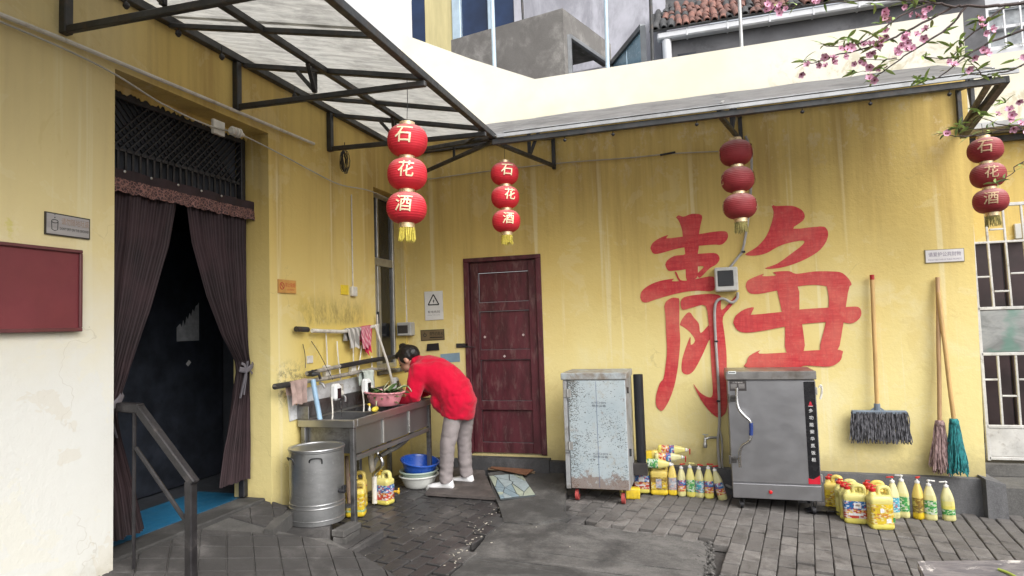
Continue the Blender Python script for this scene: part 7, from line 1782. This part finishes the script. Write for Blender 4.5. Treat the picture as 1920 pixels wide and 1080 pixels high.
for i in range(30):
    for j in range(6):
        x = hl_.x + .0 + i * .10 + rr.uniform(-.015, .015); s = .02 + j * .235 + rr.uniform(-.03, .03)
        old_ = (i < 3 and rr.random() < .8) or rr.random() < .15
        part('roof_tile', tile2 if old_ else tile, M_TERRA2 if old_ else M_TERRA, roof, (x, 9.10 + s * math.cos(sl), gzr + .055 + s * math.sin(sl)), (sl + rr.uniform(-.07, .1), rr.uniform(-.12, .12), rr.uniform(-.12, .12)))
# lavender gable far behind
FB = thing('far_gable', 'pale lavender gable wall rising behind the tiled roof', 'building', (0.4, 12.5, 3.5))
mb = MB(); a, b, c_ = (-0.7935, 12, 7.139), (0.2076, 12, 7.064), (0.0803, 12, 8.013); mb.prism([(a[0] - .4, 4), (b[0] + .25, 4), (b[0] + .1, b[2] + .1), (c_[0], c_[2]), (a[0] - .4, c_[2] + .3)], 'y', 12.0, 12.2); mb.build('wall', M_LAV, FB)
# right: pale building with barred white window
RB = thing('pale_building', 'pale grey building with a barred white window behind the blossom branches', 'building', (4.2, 10.2, 3.5))
mb = MB(); a = (3.615, 10, 5.74); wl, wr_, wt_, wb_ = (3.844, 10, 5.584)[0], (3.844, 10, 5.584)[0] + 1.3, 5.60, 4.98
mb.box((a[0], 10.0, 3.0), (wl, 10.2, 8)); mb.box((wl, 10.0, wt_), (wr_, 10.2, 8)); mb.box((wl, 10.0, 3.0), (wr_, 10.2, wb_)); mb.box((wr_, 10.0, 3.0), (9, 10.2, 8)); mb.build('wall', mat('pale grey render', (.58, .59, .62), .9, var=.06), RB)
w_ = MB(); w_.box((wl, 10.02, wb_), (wr_, 10.07, wb_ + .05)); w_.box((wl, 10.02, wt_ - .05), (wr_, 10.07, wt_)); w_.box((wl, 10.02, wb_ + .05), (wl + .06, 10.07, wt_ - .05)); w_.box((wr_ - .06, 10.02, wb_ + .05), (wr_, 10.07, wt_ - .05)); w_.box((wl + .06, 10.02, 5.27), (wr_ - .06, 10.06, 5.31)); w_ = w_.build('window', mat('white window frame', (.75, .76, .78), .4), RB)
mb = MB(); mb.box((wl + .06, 10.09, wb_ + .05), (wr_ - .06, 10.10, wt_ - .05)); mb.build('pane', mat('grey curtained glass', (.30, .32, .34), .25, var=.3, scale=6), w_)
for k in range(6):
    x = wl + .22 + .19 * k; m_ = MB(); m_.bar((x, 9.985, wb_), (x, 9.985, wt_), .018, .018); m_.build('bar', mat('white bar', (.75, .76, .78), .4) if k == 0 else bpy.data.materials['white bar'], w_)

# ================================================================== THINGS LYING ON THE GROUND
def flat_board(name, label, cat, pts, th, mtl, seed=0, rag=.004, n=5):
    rr = random.Random(seed); loop = []
    for i in range(len(pts)):
        a, b = Vector(pts[i]), Vector(pts[(i + 1) % len(pts)])
        for k in range(n): q = a.lerp(b, k / n); loop.append(q + V(rr.uniform(-rag, rag), rr.uniform(-rag, rag), 0))
    m_ = MB(); k = len(loop); m_.add([p + V(0, 0, th) for p in loop] + loop, [tuple(range(k)), tuple(range(k, 2 * k))[::-1]] + [(i, (i + 1) % k, k + (i + 1) % k, k + i) for i in range(k)])
    o = m_.build(name, mtl); return tag(o, label, cat)
M_MATB = mat('scuffed brown-black board', (.065, .055, .052), .7, var=.3, scale=5, dirt=(.15, .125, .115), dirt_amt=.3, dirt_scale=7, bump=.5, bscale=40)
flat_board('standing_board', 'dark scuffed board lying on the paving where the person stands', 'board', [(-2.396, 5.064, -0.0041), (-1.769, 5.11, -0.0261), (-2.075, 5.719, 0.0076), (-2.316, 6.266, 0.0161), (-2.689, 6.223, 0.0241)], .022, M_MATB, 1)
flat_board('cardboard_sheet', 'lower sheet of brown cardboard lying in front of the door', 'cardboard', [(-2.101, 5.843, 0.0485), (-1.855, 5.853, 0.0399), (-1.623, 5.839, 0.0318), (-1.663, 6.048, 0.0332), (-1.906, 6.018, 0.0417), (-2.122, 5.951, 0.0493)], .008, mat('grey brown cardboard', (.17, .12, .075), .85, var=.2), 2)
flat_board('cardboard_sheet', 'upper sheet of reddish brown cardboard lying in front of the door', 'cardboard', [(-2.071, 5.853, 0.0625), (-1.671, 5.696, 0.0485), (-1.642, 6.011, 0.0475), (-2.078, 6.137, 0.0627)], .008, mat('red brown cardboard', (.19, .085, .045), .8, var=.25, scale=7, bump=.3), 3)
MB_ = thing('mosaic_board', 'blue-grey crazy-paving tile board propped on the cement slab', 'board', (-1.759, 5.538, -0.0084))
qa, qb, qc, qd = [Vector(p) for p in ((-2.018, 5.652, 0.0356), (-1.76, 5.839, 0.0266), (-1.461, 5.249, -0.0039), (-1.712, 5.055, 0.0049))]
def bil(u, v): return qa.lerp(qb, u).lerp(qd.lerp(qc, u), v)
m_ = MB(); e_ = V(0, 0, -.012); m_.add([qa, qb, qc, qd, qa + e_, qb + e_, qc + e_, qd + e_], [(0, 1, 2, 3), (7, 6, 5, 4), (0, 4, 5, 1), (1, 5, 6, 2), (2, 6, 7, 3), (3, 7, 4, 0)]); m_.build('backing', mat('dark grout', (.055, .065, .07), .8), MB_)
rr = random.Random(12); sites = [(rr.random(), rr.random()) for _ in range(15)]
tcols = [mat('blue grey tile %s' % 'abc'[k], c, .4, var=.15, scale=14, dirt=(.3, .3, .27), dirt_amt=.2) for k, c in enumerate(((.20, .27, .31), (.30, .36, .38), (.33, .37, .30)))]
for i, s in enumerate(sites):
    cell = [(0, 0), (1, 0), (1, 1), (0, 1)]
    for j, t in enumerate(sites):
        if i == j: continue
        mx_, my_ = (s[0] + t[0]) / 2, (s[1] + t[1]) / 2; dx, dy = t[0] - s[0], t[1] - s[1]
        big = 5; a = (mx_ - dy * big, my_ + dx * big); b = (mx_ + dy * big, my_ - dx * big); out = []
        for k in range(len(cell)):
            p, q = cell[k], cell[(k + 1) % len(cell)]; sp = (p[0] - mx_) * dx + (p[1] - my_) * dy; sq = (q[0] - mx_) * dx + (q[1] - my_) * dy
            if sp <= 0: out.append(p)
            if sp * sq < 0: f = sp / (sp - sq); out.append((p[0] + (q[0] - p[0]) * f, p[1] + (q[1] - p[1]) * f))
        cell = out
        if len(cell) < 3: break
    if len(cell) < 3: continue
    cx_ = sum(p[0] for p in cell) / len(cell); cy_ = sum(p[1] for p in cell) / len(cell)
    cell = [(lerp(p[0], cx_, .09), lerp(p[1], cy_, .09)) for p in cell]; k = len(cell); m_ = MB()
    m_.add([bil(*p) + V(0, 0, .006) for p in cell] + [bil(*p) + V(0, 0, .0005) for p in cell], [tuple(range(k))] + [(i_, (i_ + 1) % k, k + (i_ + 1) % k, k + i_) for i_ in range(k)]); m_.build('tile', tcols[i % 3], MB_)
# scattered rice-coloured scraps
mb = MB(); rr = random.Random(77)
for k in range(78):
    t = rr.random()
    if k < 60: a, b = Vector((-1.732, 5.215, -0.0394)), Vector((-1.593, 3.579, -0.0442)); q = a.lerp(b, t) + V(rr.gauss(0, .03), rr.gauss(0, .03), 0)
    else: a, b = Vector((-2.52, 4.306, -0.0118)), Vector((-0.8778, 4.456, -0.0693)); q = a.lerp(b, t) + V(rr.gauss(0, .15), rr.gauss(0, .22), 0)
    s = rr.uniform(.002, .0055) if k % 7 else rr.uniform(.005, .010); M_ = Matrix.Translation((q.x, q.y, ground_z(q.x) + .004)) @ Matrix.Rotation(rr.random() * 6, 4, 'Z'); mb.box((-s, -s * .6, 0), (s, s * .6, .003), 0, M_)
o = mb.build('food_scraps', mat('pale food scraps', (.42, .39, .33), .8)); tag(o, 'tiny pale food scraps scattered over the wet paving', 'scraps', kind='stuff')

# ================================================================== TABLE CORNER, bottom right
TB = thing('work_table', 'weathered low wooden table top with peeling paint at the bottom right corner', 'table', (1.4, 2.9, ground_z(1.4)))
def peeling():
    m, nt, b = _new('peeling painted wood'); g = N(nt); p = g.pos(); n1 = g.noise(g.scale(p, (6, 20, 6)), 1, 8, .75, 1); n2 = g.noise(p, 7, 7, .7, 1.2)
    c = g.mix(g.ramp(n1, .35, .65), (.10, .095, .11), (.24, .22, .22)); c = g.mix(g.ramp(n2, .55, .62), c, (.62, .58, .55)); c = g.mix(g.ramp(g.noise(p, 5, 6, .7), .58, .66, 0, .7), c, (.42, .22, .19)); g.lk(c, b.inputs['Base Color']); b.inputs['Roughness'].default_value = .6; g.lk(g.bump(g.math('ADD', n1, n2), .6, .006), b.inputs['Normal']); return m
mb = MB(); mb.prism([(.838, 3.234), (.70, 2.2), (1.95, 2.2), (1.95, 3.50)], 'z', .31, .35); mb.build('top', peeling(), TB)
for x, y in ((.87, 3.14), (1.85, 3.36), (.80, 2.3), (1.85, 2.3)):
    m_ = MB(); m_.box((x - .03, y - .03, ground_z(x)), (x + .03, y + .03, .3095), .004); m_.build('leg', M_BLACKWOOD, TB)
mb = MB(); mb.box((.83, 2.25, .22), (.85, 3.18, .3095)); mb.build('apron', M_BLACKWOOD, TB)
mb = MB(); mb.tube(bez([(1.125, 3.19, .354), (1.15, 3.12, .358), (1.155, 3.0, .356), (1.19, 2.8, .356)], 5), .006, 6); o = mb.build('plastic_string', mat('green plastic string', (.42, .52, .10), .4), smooth=True); tag(o, 'short light green plastic string lying on the weathered table', 'string')

# ================================================================== PEACH TREE BRANCHES
PT = thing('peach_tree', 'flowering peach tree reaching in from the right with pink blossoms', 'tree', (4.2, 2.9, -.25))
M_BARK = mat('dark twig bark', (.065, .045, .042), .75, var=.3, scale=20, bump=.4); M_BARKT = mat('peach trunk bark', (.10, .075, .06), .9, var=.35, scale=6, bump=.8, bscale=20)
def branch(pts, r0, r1, name='branch', n=5):
    q = bez(pts, n); k = len(q); rr = random.Random(len(pts) * 7 + int(abs(q[0].x) * 100)); q = [p + V(rr.uniform(-.002, .002), rr.uniform(-.004, .004), rr.uniform(-.002, .002)) for p in q]
    m_ = MB(); m_.tube(q, [.75 * lerp(r0, r1, i / (k - 1)) for i in range(k)], 7); m_.build(name, M_BARK, PT, smooth=True); return q
tr = MB(); tr.tube(bez([(4.2, 2.9, -.3), (4.15, 2.9, .5), (4.25, 2.85, 1.4), (4.1, 2.8, 2.2)], 6), [lerp(.11, .07, i / 18) for i in range(19)], 12); tr.build('trunk', M_BARKT, PT, smooth=True)
B = []
R0 = Vector((1.485, 2.64, 2.483))
lm_ = MB(); lm_.tube(bez([(4.1, 2.8, 2.2), (3.6, 2.72, 2.7), R0], 6), [lerp(.065, .022, i / 12) for i in range(13)], 9); lm_.build('limb', M_BARKT, PT, smooth=True)
lm_ = MB(); R1 = Vector((1.509, 2.68, 2.518)); lm_.tube(bez([(4.1, 2.8, 2.2), (3.5, 2.78, 2.5), R1], 6), [lerp(.05, .014, i / 12) for i in range(13)], 9); lm_.build('limb', M_BARKT, PT, smooth=True)
B.append(branch([R0, (1.129, 2.62, 2.528), (1.026, 2.6, 2.526), (0.9484, 2.6, 2.544), (0.9019, 2.58, 2.539), (0.8256, 2.55, 2.554), (0.748, 2.55, 2.576), (0.5762, 2.55, 2.605), (0.4506, 2.55, 2.616), (0.3022, 2.55, 2.631)], .009, .002))
B.append(branch([(0.9019, 2.58, 2.539), (0.7666, 2.56, 2.475), (0.6703, 2.54, 2.431), (0.5896, 2.54, 2.414), (0.4987, 2.53, 2.402), (0.4295, 2.53, 2.385), (0.392, 2.53, 2.399)], .006, .0015))
B.append(branch([(0.8256, 2.55, 2.554), (0.7083, 2.5, 2.498), (0.5946, 2.48, 2.423), (0.5234, 2.48, 2.41), (0.456, 2.48, 2.425)], .005, .0015))
B.append(branch([(0.9484, 2.6, 2.544), (0.8875, 2.6, 2.472), (0.7965, 2.6, 2.419), (0.7271, 2.6, 2.38), (0.6561, 2.6, 2.333), (0.6344, 2.6, 2.324)], .006, .0018))
B.append(branch([(0.7187, 2.6, 2.386), (0.6629, 2.6, 2.388), (0.5962, 2.6, 2.403)], .003, .0012))
B.append(branch([(0.6876, 2.6, 2.36), (0.643, 2.6, 2.351), (0.579, 2.6, 2.353)], .003, .0012))
B.append(branch([R1, (1.14, 2.66, 2.447), (1.004, 2.64, 2.402), (0.93, 2.62, 2.356), (0.8463, 2.6, 2.294), (0.8039, 2.6, 2.291)], .007, .0018))
B.append(branch([R0, (1.127, 2.66, 2.544), (1.009, 2.64, 2.475), (0.9427, 2.62, 2.426), (0.8839, 2.6, 2.361), (0.7975, 2.6, 2.379)], .006, .0018))
B.append(branch([R1, (1.149, 2.7, 2.336), (1.056, 2.68, 2.309), (1, 2.66, 2.302), (0.9459, 2.66, 2.318)], .005, .0015))
B.append(branch([(1, 2.66, 2.302), (0.9823, 2.66, 2.336), (0.9624, 2.66, 2.365)], .003, .0012))
R2 = Vector((1.521, 2.76, 2.099))
lm_ = MB(); lm_.tube(bez([(4.2, 2.85, 1.6), (3.5, 2.8, 1.95), R2], 6), [lerp(.04, .010, i / 12) for i in range(13)], 9); lm_.build('limb', M_BARKT, PT, smooth=True)
B.append(branch([R2, (1.159, 2.74, 2.117), (1.022, 2.72, 2.096), (0.9181, 2.7, 2.097), (0.8796, 2.7, 2.114)], .0055, .0015))
B.append(branch([(1.142, 2.74, 2.111), (1.061, 2.72, 2.132), (1.009, 2.72, 2.165)], .004, .0012))
B.append(branch([(1.149, 2.74, 2.103), (1.043, 2.72, 2.116), (0.9926, 2.72, 2.118), (0.9432, 2.72, 2.147)], .003, .0012))
B.append(branch([R2, (1.15, 2.74, 1.991), (1.106, 2.74, 1.946), (1.047, 2.74, 1.914)], .004, .0012))
# blossoms: five cupped petals with a dark throat
M_PETAL = mat('pink petal', (.78, .43, .58), .6, var=.15, scale=60, objvar=.12); M_THROAT = mat('dark blossom throat', (.22, .02, .05), .6)
fm = MB()
for k in range(5):
    a = 2 * math.pi * k / 5; ca_, sa_ = math.cos(a), math.sin(a)
    def pf(u, v, ca_=ca_, sa_=sa_):
        w = .011 * math.sin(math.pi * min(1, v * .82 + .10)) * (u * 2 - 1); rad = .003 + .020 * v; z = .010 * v * v + .005 * (u * 2 - 1) ** 2 * v
        return V(rad * ca_ - w * sa_, rad * sa_ + w * ca_, z)
    fm.grid(pf, 3, 4)
fm = fm.mesh('blossom')
cm = MB(); cm.lathe([(.001, -.012), (.005, -.006), (.0055, .001), (.002, .004)], 8)
for k in range(7): cm.tube([(0, 0, 0), (.006 * math.cos(k), .006 * math.sin(k), .013)], .0006, 4)
cm = cm.mesh('calyx')
M_PL = [mat('young peach leaf', (.34, .46, .13), .5, var=.25, scale=30), mat('deep peach leaf', (.19, .29, .09), .5, var=.25, scale=30)]
pl1 = leaf_mesh(.062, .015, .014); pl1.materials.append(M_PL[0]); pl2 = leaf_mesh(.05, .013, .02); pl2.materials.append(M_PL[1]); pl3 = leaf_mesh(.035, .010, .004); pl3.materials.append(M_PL[0])
rr = random.Random(8)
fl_pts = [(0.404, 2.52, 2.377), (0.4452, 2.52, 2.37), (0.4918, 2.52, 2.373), (0.4681, 2.52, 2.395), (0.5072, 2.47, 2.402), (0.5415, 2.47, 2.398), (0.5384, 2.5, 2.424), (0.6193, 2.53, 2.393), (0.6416, 2.5, 2.424), (0.6334, 2.5, 2.4), (0.6678, 2.52, 2.442), (0.7237, 2.53, 2.429), (0.7156, 2.53, 2.405), (0.7021, 2.53, 2.378), (0.7344, 2.53, 2.439), (0.5907, 2.58, 2.38), (0.6043, 2.58, 2.369), (0.6214, 2.58, 2.359), (0.636, 2.58, 2.308), (0.7927, 2.55, 2.424), (0.6611, 2.5, 2.525), (0.6713, 2.5, 2.497), (0.6671, 2.5, 2.512), (0.7323, 2.53, 2.544), (0.7896, 2.53, 2.496), (0.7718, 2.53, 2.503), (0.4385, 2.53, 2.616), (0.4531, 2.53, 2.618), (0.294, 2.53, 2.618), (0.3226, 2.53, 2.625), (0.344, 2.53, 2.607), (0.2767, 2.53, 2.613), (0.992, 2.6, 2.458), (1.02, 2.6, 2.443), (0.9986, 2.6, 2.359), (0.9606, 2.6, 2.349), (1.094, 2.7, 2.173), (1.099, 2.7, 2.153), (1.092, 2.7, 2.138), (1.102, 2.7, 2.103), (0.8814, 2.68, 2.106), (0.8885, 2.58, 2.325), (1.106, 2.6, 2.326), (0.6238, 2.5, 2.409), (0.703, 2.53, 2.393)]
for p in list(fl_pts): fl_pts.append(tuple(Vector(p) + V(rr.uniform(-.035, .035), rr.uniform(-.03, .03), rr.uniform(-.03, .03))))
for p in fl_pts:
    rot = (R(90) + rr.uniform(-.9, .9), rr.uniform(-.5, .5), rr.uniform(-.7, .7)); s = rr.uniform(.46, .70)
    f = part('blossom', fm, M_PETAL, PT, p, rot, True, (s, s, s)); c_ = obj('calyx', cm, M_THROAT, f)
# twigs carry leaf tufts; more at the tips
tufts = []
for bi, q in enumerate(B):
    for i in range(3, len(q), 3):
        if bi == 0 and i < 22: continue
        tufts.append((q[i], 2))
    tufts.append((q[-1], 4))
for p in ((0.5042, 2.48, 2.438), (0.5357, 2.48, 2.443), (0.5523, 2.48, 2.432), (0.6233, 2.5, 2.402), (0.6192, 2.5, 2.447), (0.807, 2.52, 2.45), (0.6316, 2.6, 2.306), (0.9095, 2.6, 2.373), (0.9204, 2.6, 2.362), (0.9001, 2.6, 2.355), (0.8913, 2.6, 2.4), (0.9208, 2.6, 2.421), (1.002, 2.64, 2.498), (1.021, 2.64, 2.486), (0.645, 2.55, 2.58), (0.7306, 2.55, 2.57), (0.645, 2.5, 2.482), (0.7805, 2.55, 2.555), (1.003, 2.7, 2.177), (1.002, 2.7, 2.167), (0.9268, 2.7, 2.127), (1.083, 2.72, 2.213), (1.091, 2.72, 2.206), (1.105, 2.66, 2.396), (1.109, 2.66, 2.342), (0.77, 2.6, 2.292), (0.7823, 2.6, 2.298), (0.3591, 2.55, 2.637)): tufts.append((Vector(p), 5))
for p, n in tufts:
    for k in range(n):
        w = rr.choice((0, 0, 1, 2)); s = rr.uniform(.55, .9)
        part('leaf', (pl1, pl2, pl3)[w], None, PT, p, (rr.uniform(-.5, 1.0), rr.uniform(-.8, .8), rr.uniform(0, 6.28)), True, (s, s, s))
